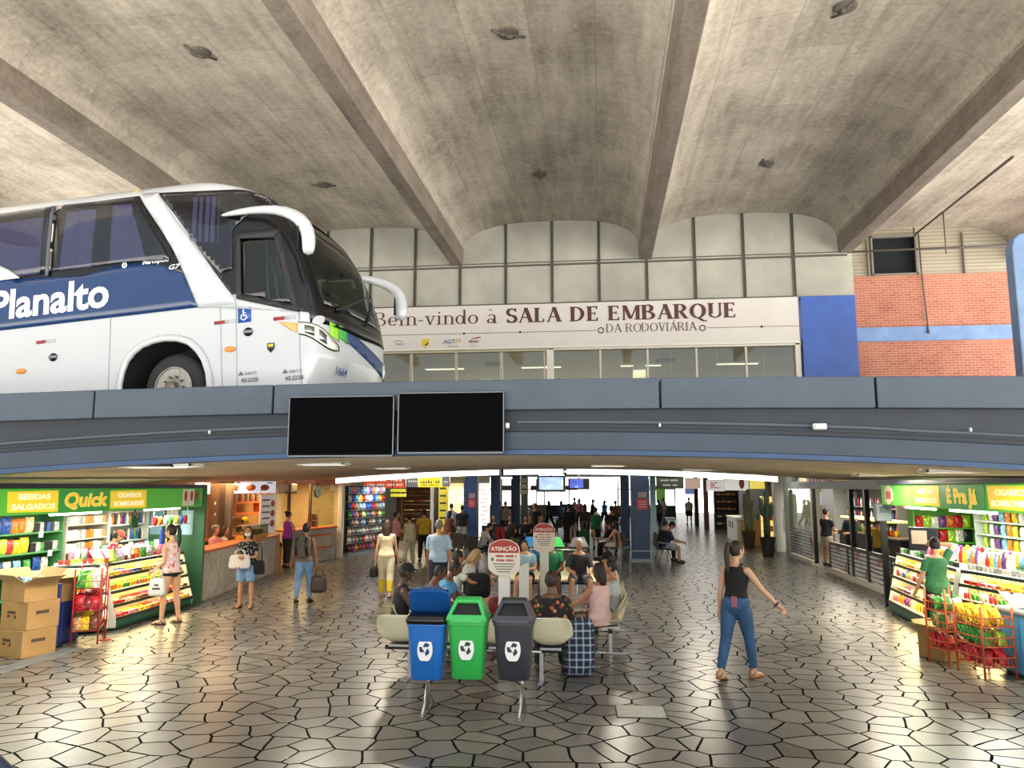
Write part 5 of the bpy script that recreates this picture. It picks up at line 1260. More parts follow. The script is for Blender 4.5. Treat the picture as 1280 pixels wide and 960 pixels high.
mb = MB(); mb.box((-8.42, 11.35, .31), (.5, .42, .61)); tag(mb.build('blue_crate', mat('crate_blue', '1e2f6e', .5), bevel=.02, rz=0), 'dark blue crate under the open box behind the red rack', 'crate')
t = thing('side_panel_stand', 'tall dark blue panel stand between the cartons and the red rack', 'panel', (-8.2, 10.92, 0), R(-20))
e = MB(); e.box((0, 0, .48), (.40, .05, .9)); e.build('board', mat('crate_blue'), t, bevel=.01)
for x in (-.16, .16): e = MB(); e.box((x, 0, .02), (.05, .22, .04)); e.build('foot', dark_metal, t)
red_wire = mat('red_wire', 'a82a30', .4); org_wire = mat('orange_wire', 'b4552c', .4)
rk = wire_rack('red wire snack rack beside the left cartons', (-7.93, 11.42, 0), R(-62), .66, .36, [.2, .5, .82], 1.12, red_wire)
GR = 'snacks in the red wire rack'
M_ = Matrix.Rotation(R(-62), 3, 'Z')
for z, c, w_ in ((.2, ['tan', 'yellow', 'brown'], 'bottom'), (.5, ['red', 'dark red', 'red'], 'middle'), (.82, ['green', 'lime', 'white'], 'top')):
    heap('in the %s basket of the red wire rack' % w_, GR, (-7.93, 11.42, z), R(28), .30, .6, 6, c, .95)
    heap('in the %s basket of the red wire rack' % w_, GR, (-7.93+M_[0][0]*.16, 11.42+M_[1][0]*.16, z), R(28), .30, .6, 6, c, .95)
    heap('in the %s basket of the red wire rack' % w_, GR, (-7.93-M_[0][0]*.17, 11.42-M_[1][0]*.17, z), R(28), .30, .6, 4, c, .95)
pp = G(131, 800); t = thing('queue_post', 'thin red metal post standing beside the left gondola', 'post', (pp.x, pp.y, 0))
e = MB(); e.tube([(0, 0, 0), (0, 0, .98)], .012, 8); e.build('pole', red_wire, t, True)
e = MB(); e.lathe([(.09, 0), (.09, .012), (.03, .02), (0, .02)], seg=16); e.build('base', red_wire, t, True)
ca, cb = G(-10, 842), G(92, 811); t = thing('drain_grate', 'pale slotted drain grate set in the floor before the left cartons', 'drain', ((ca.x+cb.x)/2, (ca.y+cb.y)/2, 0), math.atan2(cb.y-ca.y, cb.x-ca.x))
L_ = (cb-ca).length
e = MB(); 
for y in (-.12, .12): e.box((0, y, .006), (L_, .025, .012))
e.build('frame', mat('grate_grey', '8e9190', .5, .3), t)
e = MB(); n_ = int(L_/.06)
for k in range(n_): e.box((-L_/2+L_*(k+.5)/n_, 0, .005), (.034, .22, .010))
e.build('slot_plate', mat('grate_grey'), t)

# ------------------------------------------------------------------ marble food counter and kitchen
marble = mat('marble', 'b5aca0', .35, fn=f_marble); orange = mat('orange_laminate', 'd26a2e', .4); wood_dk = mat('brown_column', '5c4634', .6, fn=noisy(.2, 4))
def counter(label, a, b, h, depth=.5, name='service_counter'):
    a = Vector((*a, 0)); b = Vector((*b, 0)); d = (b-a).normalized(); n_ = Vector((-d.y, d.x, 0)); Ln = (b-a).length
    t = thing(name, label, 'counter', a)
    def pt(s_, dep, z): return d*s_+n_*dep+Vector((0, 0, z))
    e = MB(); e.prism([(0, 0), (.12, 0), (.12, h-.06), (0, h-.06)], 0, Ln, lambda p, q, s_: pt(s_, p, q)); e.build('front_panel', marble, t, bevel=.005)
    e = MB(); e.prism([(-.04, h-.06), (depth, h-.06), (depth, h), (-.04, h)], 0, Ln, lambda p, q, s_: pt(s_, p, q)); e.build('worktop', orange, t, bevel=.012)
    return t, (lambda s_, dep, z: a+pt(s_, dep, z))
c1, C1 = counter('long marble faced food counter with an orange top on the left', (-8.3, 15.55), (-9.1, 21.0), 1.04)
e = MB(); e.box((0, 0, .53), (.14, .14, 1.06)); tag(e.build('counter_end_post', mat('post_pink', 'c9917c', .5), loc=(-9.13, 21.1, 0), bevel=.01), 'pinkish post closing the end of the long marble counter', 'post')
mb = MB(); mb.box((-11.38, 20.8, 1.35), (.1, 10.6, 2.7)); struct('wall_kitchen', mb, mat('kitchen_wall', 'b88a5c', .6, fn=noisy(.15, 2)))
for k, (px, w_, m, zt_) in enumerate([(271, .34, wood_dk, 2.5), (284, .16, mat('grey_column', '7d766c', .6), 2.5)]):
    p = UX(px, 640, -9.75); mb = MB(); mb.box((p.x, p.y, 1.25), (.25, w_, 2.5)); struct('pillar_kitchen', mb, m, bevel=.01)
for py in (629, 643):
    p = UX(269, py, -9.6235); e = MB(); e.box((0, 0, 0), (.006, .08, .08)); tag(e.build('paper_note', white_paint, loc=p), 'small white note on the brown kitchen column, ' + ('upper' if py < 635 else 'lower') + ' one', 'note')
# menu boards
mboard = mat('menu_pale', 'cfd0de', .4, emit='cfd0de', es=.7)
for k, (p0, p1, lab) in enumerate([(246, 263, 'small menu board left of the brown kitchen column'), (289, 301, 'narrow lilac menu board right of the brown kitchen column'), (302, 345, 'wide lilac menu board with pictured sandwiches over the food counter')]):
    a_, b_ = UX(p0, 612, -9.7), UX(p1, 612, -9.7); w_ = b_.y-a_.y; t = thing('menu_board', lab, 'sign', (-9.7, (a_.y+b_.y)/2, 2.36), 0, 'menu boards'); zc = 0
    e = MB(); e.box((-.03, 0, 0), (.06, w_-.02, .36)); e.build('panel', mboard, t, bevel=.01)
    for q in ((0,) if w_ < .7 else (-.25, .15)):
        e = MB(); e.ell((.004, q*w_, -.02), (.02, min(.3, w_*.25), .09), 12, 8); e.build('pictured_food', printed('food', 'b0562a', ['c2402c', 'd89a3c', '4c7a34', 'c46a2c'], 40, .02), t, True)
    for q in range(2): e = MB(); e.box((.002, (.3-.2*q)*w_, .11-.2*q*(w_ > .7)), (.006, .16*w_, .03)); e.build('price_bar', mat('menu_ink', '3a3440', .5), t)
# orange framed back shelves
pa, pb = UX(288, 640, -10.9), UX(323, 640, -10.9)
t = thing('orange_wall_shelf', 'orange framed wall shelf of bottles behind the food counter', 'shelf', (-10.9, (pa.y+pb.y)/2, 1.55)); w_ = pb.y-pa.y
for z in (0, .34, .86): e = MB(); e.box((0, 0, z), (.32, w_, .06)); e.build('board', orange, t, bevel=.006)
for y in (-w_/2, w_/2): e = MB(); e.box((0, y, .43), (.32, .07, .92)); e.build('side_board', orange, t, bevel=.006)
row('bottle', (-10.85, pa.y+.1, 1.93), (-10.85, pb.y-.1, 1.93), 14, ['tan', 'silver', 'brown', 'orange', 'white', 'dark red'], 'on the orange framed kitchen shelf', 'bottles on the orange shelf', 0, 1.3)
mb = MB(); 
a_, b_ = UX(248, 665, -10.6), UX(290, 665, -10.6); t = thing('back_worktop', 'orange edged worktop at the back of the kitchen', 'counter', (-10.9, (a_.y+b_.y)/2, 0))
e = MB(); e.box((0, 0, .45), (.5, b_.y-a_.y+1.2, .9)); e.build('cabinet', mat('cab_dark', '3a2c22', .6), t); e = MB(); e.box((0, 0, .93), (.56, b_.y-a_.y+1.3, .06)); e.build('worktop', orange, t, bevel=.01)
# poster with prices and leaning menus
pa, pb = UX(325, 645, -9.6), UX(344, 645, -9.6)
t = thing('price_poster', 'tall white price poster with red pictures near the end of the food counter', 'poster', (-9.45, (pa.y+pb.y)/2-.35, 1.04)); w_ = pb.y-pa.y
e = MB(); e.box((0, 0, .55), (.03, w_, 1.1)); e.build('sheet', mat('poster_white', 'd8cfc6', .5, emit='d8cfc6', es=.25), t)
for q in range(5): e = MB(); e.box((.018, -.15*w_, .95-.17*q), (.006, w_*.5, .05)); e.build('printed_line', mat('poster_ink', '8a8078', .5), t)
for q in range(3): e = MB(); e.ell((.018, w_*.28, .85-.28*q), (.01, w_*.14, .10), 10, 6); e.build('printed_food', mat('poster_food', 'c05a34', .5), t, True)
# heated glass display with yellow food
p = C1(4.1, .24, 1.04); t = thing('food_display_case', 'glass display of yellow pastries on the food counter', 'display case', p, math.atan2(5.45, -.8)-PI/2)
e = MB(); e.box((0, 0, .05), (.4, 1.5, .1)); e.build('tray', mat('tray_yellow', 'c9a43a', .5), t, bevel=.01)
e = MB(); e.box((0, 0, .33), (.4, 1.5, .02)); 
e.build('lid', steel, t)
for y in (-.74, .74): e = MB(); e.box((0, y, .2), (.38, .015, .24)); e.build('glass_end', glass('case_glass', 'eaf0ea', .9), t)
e = MB(); e.box((.19, 0, .2), (.01, 1.46, .24)); e.build('glass_front', glass('case_glass'), t)
dd = Vector((-.8, 5.45, 0)).normalized()
for k in range(12): put('bread_loaf', p + dd*(-.65+1.3*(k % 6+.5)/6) + Vector((-.06+.12*(k//6), 0, .10)), 0, ['yellow', 'orange', 'yellow'][k % 3], 'in the pastry display on the food counter', 'pastries in the counter display', (.7, .9, .9))
area_light('kitchen_lamp', (-9.9, 18.2, 2.45), 4.5, 260, 'ffc98a', (0, 0, R(95)), None, 1.2)
# entrance gap and second counter
c2, C2 = counter('shorter marble counter with an orange top below the wall clock', (-9.42, 22.6), (-8.92, 25.45), 1.06)
t = thing('counter_showcase', 'small orange framed glass showcase let into the short marble counter', 'showcase', C2(1.85, -.02, .62), math.atan2(2.85, .5)-PI/2)
e = MB(); 
for z in (-.2, .2): e.box((.0, 0, z), (.04, 1.35, .05))
for y in (-.66, .66): e.box((.0, y, 0), (.04, .05, .42))
e.build('frame', orange, t); e = MB(); e.box((.006, 0, 0), (.02, 1.3, .36)); e.build('display_panel', printed('showcase', 'c8b89a', ['6a8a4a', 'a8583a', 'c9a24a', '5a4a3a'], 14, .03), t)
mb = MB(); mb.box((-8.86, 25.62, 1.3), (.16, .16, 2.6)); struct('pillar_counter', mb, white_paint, bevel=.01)
mb = MB(); mb.box((-9.15, 24.0, 2.52), (.12, 3.4, .14), R(-10)); struct('trim_orange', mb, orange)
mb = MB(); mb.box((-10.2, 26.0, 1.35), (2.3, .1, 2.7)); struct('wall_parlour', mb, mat('parlour_tan', 'c4a878', .6, fn=noisy(.1, 2)))
for s_ in (.05, 1.25): 
    q = C2(s_, .05, 0); mb = MB(); mb.box((q.x, q.y, 1.75), (.08, .08, 1.4)); struct('trim_window_post', mb, wood_dk)
q = C2(2.05, .05, 0); e = MB(); e.box((0, 0, 1.78), (.012, 1.5, 1.34)); tag(e.build('window_7', glass('case_glass'), loc=(q.x, q.y, 0), rz=math.atan2(2.85, .5)-PI/2), kind='structure')
t = thing('wall_clock', 'round white wall clock in the window above the short marble counter', 'clock', C2(1.55, -.03, 2.22), math.atan2(2.85, .5)-PI/2); Mx = Matrix.Rotation(R(90), 3, 'Y')
e = MB(); e.lathe([(.2, -.03), (.2, .02), (.18, .03)], seg=28, M=Mx); e.build('rim', mat('clock_rim', '5a5a52', .4), t, True, auto=40)
e = MB(); e.lathe([(.175, .025), (.175, .034)], seg=28, M=Mx); e.build('dial', mat('dial', 'ecebe0', .5), t)
for a, l_ in ((40, .09), (165, .13)): e = MB(); e.bar((.042, 0, 0), (.042, math.sin(R(a))*l_, math.cos(R(a))*l_), .006, .014); e.build('hand', black, t)
p = UX(361, 607, -9.6); t = thing('air_conditioner', 'beige wall air conditioner above the gap beside the food counter', 'air conditioner', (-9.55, 22.75, 2.3), R(-10))
e = MB(); e.box((0, 0, 0), (.22, .7, .3)); e.build('casing', mat('ac_beige', 'b5a68a', .5), t, bevel=.03); e = MB(); e.box((.112, 0, -.1), (.01, .6, .05)); e.build('air_slot', mat('ac_dark', '6a6250', .6), t)
t = thing('swing_bin', 'yellow bin with a dark top in the gap beside the food counter', 'bin', (-9.6, 22.0, 0))
e = MB(); e.prism([(-.16, 0), (.16, 0), (.19, .62), (-.19, .62)], -.18, .18); e.build('bin_body', mat('bin_yellow', 'd6b52a', .45), t, bevel=.02); e = MB(); e.box((0, 0, .68), (.4, .4, .12), taper=.8); e.build('lid', black, t, bevel=.02)
for k in range(10): put('jar', C2(1.6+.12*(k % 5), .3, 1.06+.22*(k//5)), 0, ['tan', 'cream', 'brown', 'orange', 'silver'][k % 5], 'in the window below the wall clock', 'jars below the wall clock', (1, 1, 1.3))
area_light('parlour_lamp', (-9.7, 24, 2.45), 2.4, 120, 'ffdca0', (0, 0, R(90)), None, 1.0)

# ------------------------------------------------------------------ toy rack and far left shops
def paneled(px0, px1, py0, py1, Y): a, b = U(px0, py0, Y), U(px1, py1, Y); return (a.x+b.x)/2, (a.z+b.z)/2, b.x-a.x, a.z-b.z
rk_a, rk_b = Vector((-8.72, 25.9, 0)), Vector((-8.25, 28.8, 0)); dr = (rk_b-rk_a).normalized(); nr = Vector((-dr.y, dr.x, 0)); Ln = (rk_b-rk_a).length
t = thing('toy_wall_rack', 'dark wall rack hung full of small toys right of the white counter pillar', 'rack', rk_a)
e = MB(); e.prism([(.06, .1), (.12, .1), (.12, 2.4), (.06, 2.4)], 0, Ln, lambda p, q, s_: dr*s_+nr*p+Vector((0, 0, q))); e.build('back_board', mat('rack_board', '23262e', .7), t)
for k in range(8):
    z = .12+.283*k; e = MB(); e.prism([(-.06, z), (.06, z), (.06, z+.02), (-.06, z+.02)], 0, Ln, lambda p, q, s_: dr*s_+nr*p+Vector((0, 0, q))); e.build('ledge', mat('ledge_grey', '6d7076', .5), t)
e = MB(); e.prism([(-.1, .0), (.12, 0), (.12, .1), (-.1, .1)], 0, Ln, lambda p, q, s_: dr*s_+nr*p+Vector((0, 0, q))); e.build('plinth', mat('plinth_grey', '8f9492', .5), t)
tc_ = [['light blue', 'pink', 'silver', 'blue', 'light blue', 'silver', 'purple', 'orange'], ['silver', 'white', 'blue', 'light blue', 'yellow', 'red'], ['silver', 'blue', 'blue', 'red', 'tan', 'light blue'], ['tan', 'brown', 'cream', 'green', 'purple'], ['tan', 'silver', 'brown', 'light blue', 'black'], ['light blue', 'cream', 'silver', 'tan'], ['red', 'white', 'silver', 'pink', 'green'], ['brown', 'red', 'dark red', 'purple', 'orange']]
for k in range(8):
    for q in range(11):
        p = rk_a+dr*(Ln*(q+.5)/11)+Vector((0, 0, .142+.283*(7-k))); put('toy_pack', p-nr*.02, 0, tc_[k][(q+k) % len(tc_[k])], 'in the %s row of the toy wall rack' % ('top', 'second', 'third', 'fourth', 'fifth', 'sixth', 'seventh', 'bottom')[k], 'toys on the wall rack', (1.2, 1.0, .86), (0, 0, math.atan2(dr.y, dr.x)-PI+PI+rnd.uniform(-.1, .1)))
area_light('toy_rack_lamp', (-7.9, 27.4, 2.6), 2.4, 70, 'f4f8ff', (0, R(-25), R(80)), None, .3)
def board_sign(label, px0, px1, py0, py1, Y, col, txts, em=.5, name='shop_sign', tcol='f4e8d0', size=.5, cat='sign', group=None, dep=.1):
    x, z, w_, h_ = paneled(px0, px1, py0, py1, Y); t = thing(name, label, cat, (x, Y, z), 0, group)
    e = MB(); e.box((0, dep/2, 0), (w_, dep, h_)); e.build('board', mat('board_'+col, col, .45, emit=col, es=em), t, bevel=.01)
    e = MB(); e.box((0, dep/2+.01, h_/2+.012), (w_, dep, .025)); e.build('top_edge', dark_metal, t)
    for x_ in (-w_*.4, w_*.4): e = MB(); e.box((x_, dep/2+.01, (3.16-z+h_/2)/2), (.02, .02, 3.16-z-h_/2)); e.build('hanger_rod', dark_metal, t)
    for i, (s_, zz, sz) in enumerate(txts): lettering(s_, h_*sz, mat('ink_'+tcol, tcol, .5, emit=tcol, es=.3), t, (0, -.008, zz*h_), 0, .01, sx=min(1.2, w_*.85/((int(s_[1:]) if s_[0] == '#' else max(1, len(s_)))*h_*sz*.55)))
    return t
board_sign('red shop sign with pale lettering over the far left shops', 455, 507, 592, 610, 31.0, 'c8482e', [('#9', .14, .62), ('#22', -.28, .24)], .6)
board_sign('dull grey shop sign between the red and the yellow sign', 509, 522, 594, 609, 31.0, '7a7d80', [('#4', 0, .35)], .2)
board_sign('bright yellow shop sign over the far left passage', 523, 552, 596, 609, 31.0, 'e8d81c', [('#8', -.02, .4), ('#14', -.3, .18)], .8, tcol='6a5c14')
board_sign('grey shop sign right of the yellow sign', 553, 562, 597, 608, 31.0, '8b8e92', [('#2', 0, .4)], .2)
board_sign('small yellow notice below the red shop sign, upper one', 488, 507, 611, 615, 30.6, 'd6cc2c', [], .5); board_sign('small yellow notice below the red shop sign, lower one', 488, 507, 617, 621, 30.6, 'd6cc2c', [], .5)
mb = MB(); mb.box((-7.5, 36.0, 1.5), (4.4, .2, 3)); struct('wall_far_left', mb, mat('far_brown', '5c4430', .7, fn=noisy(.3, 1.2)))
u, PP = shelf_unit('deep shop shelf of books and prints under the red sign', (-7.3, 33.8, 0), (-1, 0), 1.6, -.3, [.4, .8, 1.2, 1.6, 2.0], 2.4, mat('shop_shelf', '4a3a2c', .7), back=False)
for z in (.8, 1.2, 1.6, 2.0): row('magazine', (-8.8, 33.95, z+.14), (-7.4, 33.95, z+.14), 6, ['tan', 'cream', 'brown', 'orange', 'white', 'red'], 'upright on the far left bookshop shelf', 'prints in the far left bookshop', 0, 1.0)
u, PP = shelf_unit('shop shelf of red and brown goods under the yellow sign', (-5.7, 33.8, 0), (-1, 0), 1.3, -.3, [.5, .9, 1.3, 1.7, 2.1], 2.5, mat('shop_shelf'), back=False)
for z in (.9, 1.3, 1.7, 2.1): row('jar', (-6.9, 33.95, z), (-5.8, 33.95, z), 7, ['red', 'brown', 'orange', 'dark red', 'yellow', 'white'], 'on the shop shelf under the yellow sign', 'goods under the yellow sign', 0, 1.5)
area_light('far_shop_fill', (-7.3, 32.2, 2.7), 3.2, 320, 'ffe8c4', (R(-20), 0, 0), None, .6)  # added fill light, brightens the dark far shops; no fitting here
mb = MB(); x, z, w_, h_ = paneled(538, 542, 610, 690, 31.2); mb.box((x, 31.2, 1.4), (.13, .13, 2.8)); struct('pillar_white_post', mb, white_paint)
mb = MB(); x, z, w_, h_ = paneled(543, 549, 605, 690, 31.6); mb.box((x, 31.6, 1.4), (.25, .2, 2.8)); struct('pillar_black_post', mb, black)
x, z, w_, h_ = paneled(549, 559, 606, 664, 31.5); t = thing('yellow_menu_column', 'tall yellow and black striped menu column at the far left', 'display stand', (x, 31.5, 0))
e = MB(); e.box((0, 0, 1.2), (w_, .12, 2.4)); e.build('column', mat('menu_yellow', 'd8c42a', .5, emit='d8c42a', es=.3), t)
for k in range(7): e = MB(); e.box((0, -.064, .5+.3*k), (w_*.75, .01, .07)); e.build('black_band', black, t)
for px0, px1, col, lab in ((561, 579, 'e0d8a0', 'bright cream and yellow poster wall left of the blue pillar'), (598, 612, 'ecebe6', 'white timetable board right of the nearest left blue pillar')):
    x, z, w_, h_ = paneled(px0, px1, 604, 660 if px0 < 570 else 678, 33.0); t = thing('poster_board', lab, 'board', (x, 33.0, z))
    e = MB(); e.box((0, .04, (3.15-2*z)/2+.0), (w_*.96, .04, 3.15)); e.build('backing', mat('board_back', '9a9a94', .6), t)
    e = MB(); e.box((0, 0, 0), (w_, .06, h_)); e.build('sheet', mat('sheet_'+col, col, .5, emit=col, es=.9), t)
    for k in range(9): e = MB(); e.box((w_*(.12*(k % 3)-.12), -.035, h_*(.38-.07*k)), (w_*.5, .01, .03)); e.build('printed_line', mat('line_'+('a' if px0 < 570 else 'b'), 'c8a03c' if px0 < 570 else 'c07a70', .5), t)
# blue pillars with red notices
def pillar(px0, px1, Y, notice, lab=''):
    a, b = U(px0, 640, Y), U(px1, 640, Y); x = (a.x+b.x)/2; w_ = b.x-a.x
    mb = MB(); mb.box((x, Y+w_/2, 1.5), (w_, w_, 3.0)); struct('pillar_blue', mb, navy, bevel=.02)
    mb = MB(); mb.box((x, Y+w_/2, .35), (w_+.03, w_+.03, .04)); mb.box((x, Y+w_/2, .05), (w_+.04, w_+.04, .1)); struct('trim_pillar', mb, mat('pillar_band', '8a94a0', .4))
    if notice:
        t = thing('column_notice', lab, 'sign', (x+w_*.12, Y-.012, U(600, notice, Y).z))
        e = MB(); e.box((0, 0, -.1), (w_*.62, .02, .36)); e.build('red_plate', mat('notice_red', 'a82c34', .4), t, bevel=.005)
        e = MB(); e.box((0, 0, .20), (w_*.5, .02, .18)); e.build('grey_plate', mat('notice_grey', '8d857c', .4), t, bevel=.005)
        for k in range(3): e = MB(); e.box((0, -.013, -.02-.08*k), (w_*.4, .006, .025)); e.build('printed_line', mat('notice_ink', 'd8a8a0', .5), t)
    return x
pillar(580, 596, 30.4, 626, 'red notice on the nearest left blue pillar'); pillar(613, 625, 33.5, None); pillar(640, 650, 37, None)
pillar(789, 812, 25.1, 626, 'red notice on the right blue pillar'); pillar(776, 787, 30.5, None)
mb = MB(); x, z, w_, h_ = paneled(812, 820, 600, 640, 40); mb.box((x, 40, 1.5), (w_, .4, 3)); struct('pillar_pale', mb, mat('pale_col', '9fc0d0', .5))
# ------------------------------------------------------------------ recycling bins, signs and seats in the middle
def recycle_bin(label, loc, col, dark, open_=False, sticker=True, rz=0, ink=None, group='recycling bins'):
    t = thing('recycling_bin', label, 'bin', loc, rz, group); m = mat('bin_'+col, col, .32, coat=.2); ml = mat('bin_'+dark, dark, .3, coat=.2)
    def ringr(w, d, z, r=.06, n=6):
        out = []
        for cx, cy, a0 in ((w/2-r, d/2-r, 0), (-w/2+r, d/2-r, 90), (-w/2+r, -d/2+r, 180), (w/2-r, -d/2+r, 270)):
            for i in range(n+1): a = R(a0+90*i/n); out.append((cx+r*math.cos(a), cy+r*math.sin(a), z))
        return out
    e = MB(); e.loft([ringr(.30, .24, 0, .05), ringr(.325, .26, .015, .06), ringr(.36, .30, .28, .07), ringr(.40, .33, .54, .07), ringr(.42, .35, .545, .07), ringr(.42, .35, .575, .07)]); e.build('bin_body', m, t, True, auto=35)
    if open_:
        e = MB(); e.loft([ringr(.415, .345, .56, .07), ringr(.44, .37, .585, .07), ringr(.43, .36, .63, .07), ringr(.38, .31, .66, .06), ringr(.34, .27, .645, .06)])
        e.build('bin_liner', mat('bag_black', '0b0b0d', .15), t, True)
    Ml = Matrix.Translation((0, .16, .60)) @ Matrix.Rotation(R(-58 if open_ else 0), 4, 'X') @ Matrix.Translation((0, -.16, -.60)) if open_ else Matrix.Identity(4)
    # lid: sloping hood with a rounded opening in its front slope
    O = [(-.20, .02), (-.15, .17), (-.11, .20), (.11, .20), (.15, .17), (.20, .02)]
    def fr(u, v): return Vector((u, -.185+.105*v/.20, .60+v))         # front slope surface
    outer = [(-.215, 0), (-.19, .10), (-.13, .2), (.13, .2), (.19, .10), (.215, 0)]
    inner = [(-.14, .075), (-.12, .15), (-.09, .175), (.09, .175), (.12, .15), (.14, .075), (.11, .05), (-.11, .05)]
    e = MB(); e.loft([ringr(.44, .37, .575, .07), ringr(.445, .375, .60, .07), ringr(.43, .36, .615, .07)])
    # side walls and back of the hood
    prof = [(-.19, .0), (-.18, .025), (-.075, .185), (-.04, .205), (.05, .205), (.13, .12), (.18, .0)]
    L_ = [(-.212+.09*q/.21, p, .60+q) for p, q in prof]; R_ = [(.212-.09*q/.21, p, .60+q) for p, q in prof]
    n = len(prof); vs = L_+R_; fs = [tuple(range(n)), tuple(reversed(range(n, 2*n)))] + [(i, i+1, n+i+1, n+i) for i in range(n-1) if i not in (1,)] 
    e.add(vs, fs)
    # frame round the opening on the upper front slope (between prof[2] and prof[3])
    a, b = prof[2], prof[3]
    xl0, xl1 = L_[2][0], L_[3][0]
    oc = [Vector(L_[1]), Vector(R_[1]), Vector(R_[2]), Vector(L_[2])]
    cen = sum(oc, Vector())/4; ic = []
    N_ = 24; outr = []; inr = []
    for k in range(N_):
        s_ = k/N_*4; i = int(s_); f = s_-i; po = oc[i].lerp(oc[(i+1) % 4], f); outr.append(po)
        v = po-cen; inr.append(cen+Vector((v.x*.80, v.y*.72, v.z*.72)))
    e.loft([[tuple(p) for p in outr], [tuple(p) for p in inr], [tuple(p+Vector((0, .03, -.02))) for p in inr]], caps=False)
    e.xf(Ml); e.build('lid', ml, t, True, auto=35)
    e = MB(); e.add([tuple(p+Vector((0, .028, -.018))) for p in inr], [tuple(range(N_))]); e.xf(Ml); e.build('lid_opening', mat('bin_inside', '0d0f10', .6), t, fix=False)
    e = MB(); e.box((0, .19, .59), (.46, .03, .03)); e.build('hinge_bar', black, t)
    if sticker:
        yb = -.162; Mt = Matrix.Translation((0, -.160, .31)) @ Matrix.Rotation(R(-4.6), 4, 'X')
        e = MB(); n = 28; pts = []
        for k in range(n):
            a = 2*PI*k/n; z = .125*math.sin(a); pts.append((.08*math.cos(a), 0, max(z, -.108)))
        e.prism([(p[0], p[2]) for p in pts], -.003, .003); e.xf(Mt); st = e.build('recycling_sticker', mat('sticker_white', 'eeeeea', .5), t)
        im = mat('ink_'+(ink or dark), ink or dark, .5); e = MB()
        for k in range(3):                                  # three chasing arrows
            a0 = R(90+120*k); c, s_ = math.cos(a0), math.sin(a0)
            def rp(x, z): return (x*s_+z*c, -.006, -x*c+z*s_)
            def W_(poly): e.add([rp(x, z) for x, z in poly], [tuple(range(len(poly)))])
            W_([(-.050, -.018), (-.030, .006), (-.014, -.006), (-.034, -.03)])
            W_([(-.020, .024), (.000, .044), (.012, .044), (-.004, .012)]); W_([(.010, .052), (.044, .038), (.020, .008)])
        e.v = [(x*1.12, y, z*1.2+.008) for x, y, z in e.v]; e.xf(Mt); e.build('recycling_arrows', im, st, fix=False)
    return t
def bin_stand(label, x0, x1, y, front=-1):
    t = thing('bin_stand', label, 'stand', ((x0+x1)/2, y, 0))
    for x in (x0, x1):
        x -= (x0+x1)/2; e = MB(); e.tube([(x, 0, .02), (x, .02, .35), (x, .06, .5), (x, .06, 1.02)], .018, 8); e.build('upright', steel, t, True)
        e = MB(); e.tube([(x, .0, .3), (x-.005, -.08, .12), (x-.01, -.20, .015)], .014, 8); e.build('leg', steel, t, True)
        e = MB(); e.tube([(x, 0, .28), (x+.005, .16, .10), (x+.01, .26, .015)], .014, 8); e.build('leg', steel, t, True)
        e = MB(); e.box((x, .03, .008), (.035, .56, .014)); e.build('foot', steel, t, bevel=.005)
    w_ = x1-x0
    for z in (.96, .62): e = MB(); e.tube([(-w_/2-.2, .06, z), (w_/2+.2, .06, z)], .015, 8); e.build('crossbar', steel, t, True)
    return t
bin_stand('steel stand carrying the three bins nearest the viewer', -1.88, -.87, 8.36)
recycle_bin('open blue recycling bin with a black liner, left of the three nearest bins', (-1.84, 8.2, .38), '1668b8', '17549a', True, ink='1d2d6e')
recycle_bin('closed bright green recycling bin between the nearest blue and dark bins', (-1.41, 8.2, .40), '2fae4c', '3cbc58', ink='2a3a34')
recycle_bin('closed dark grey recycling bin, right of the three nearest bins', (-.93, 8.2, .40), '33323a', '3c3b42', ink='33323a')
bin_stand('white railed stand carrying the rear trio of bins', -1.62, -.58, 17.5)
for x, c, d_, l in ((-1.62, '2f86d0', '3a90d8', 'blue'), (-1.1, '2fae4c', '4ad068', 'green'), (-.55, '55565a', '66676b', 'grey')):
    recycle_bin('%s recycling bin of the rear trio, seen from behind' % l, (x, 17.78, .42), c, d_, sticker=False, rz=R(180), group='rear recycling bins')
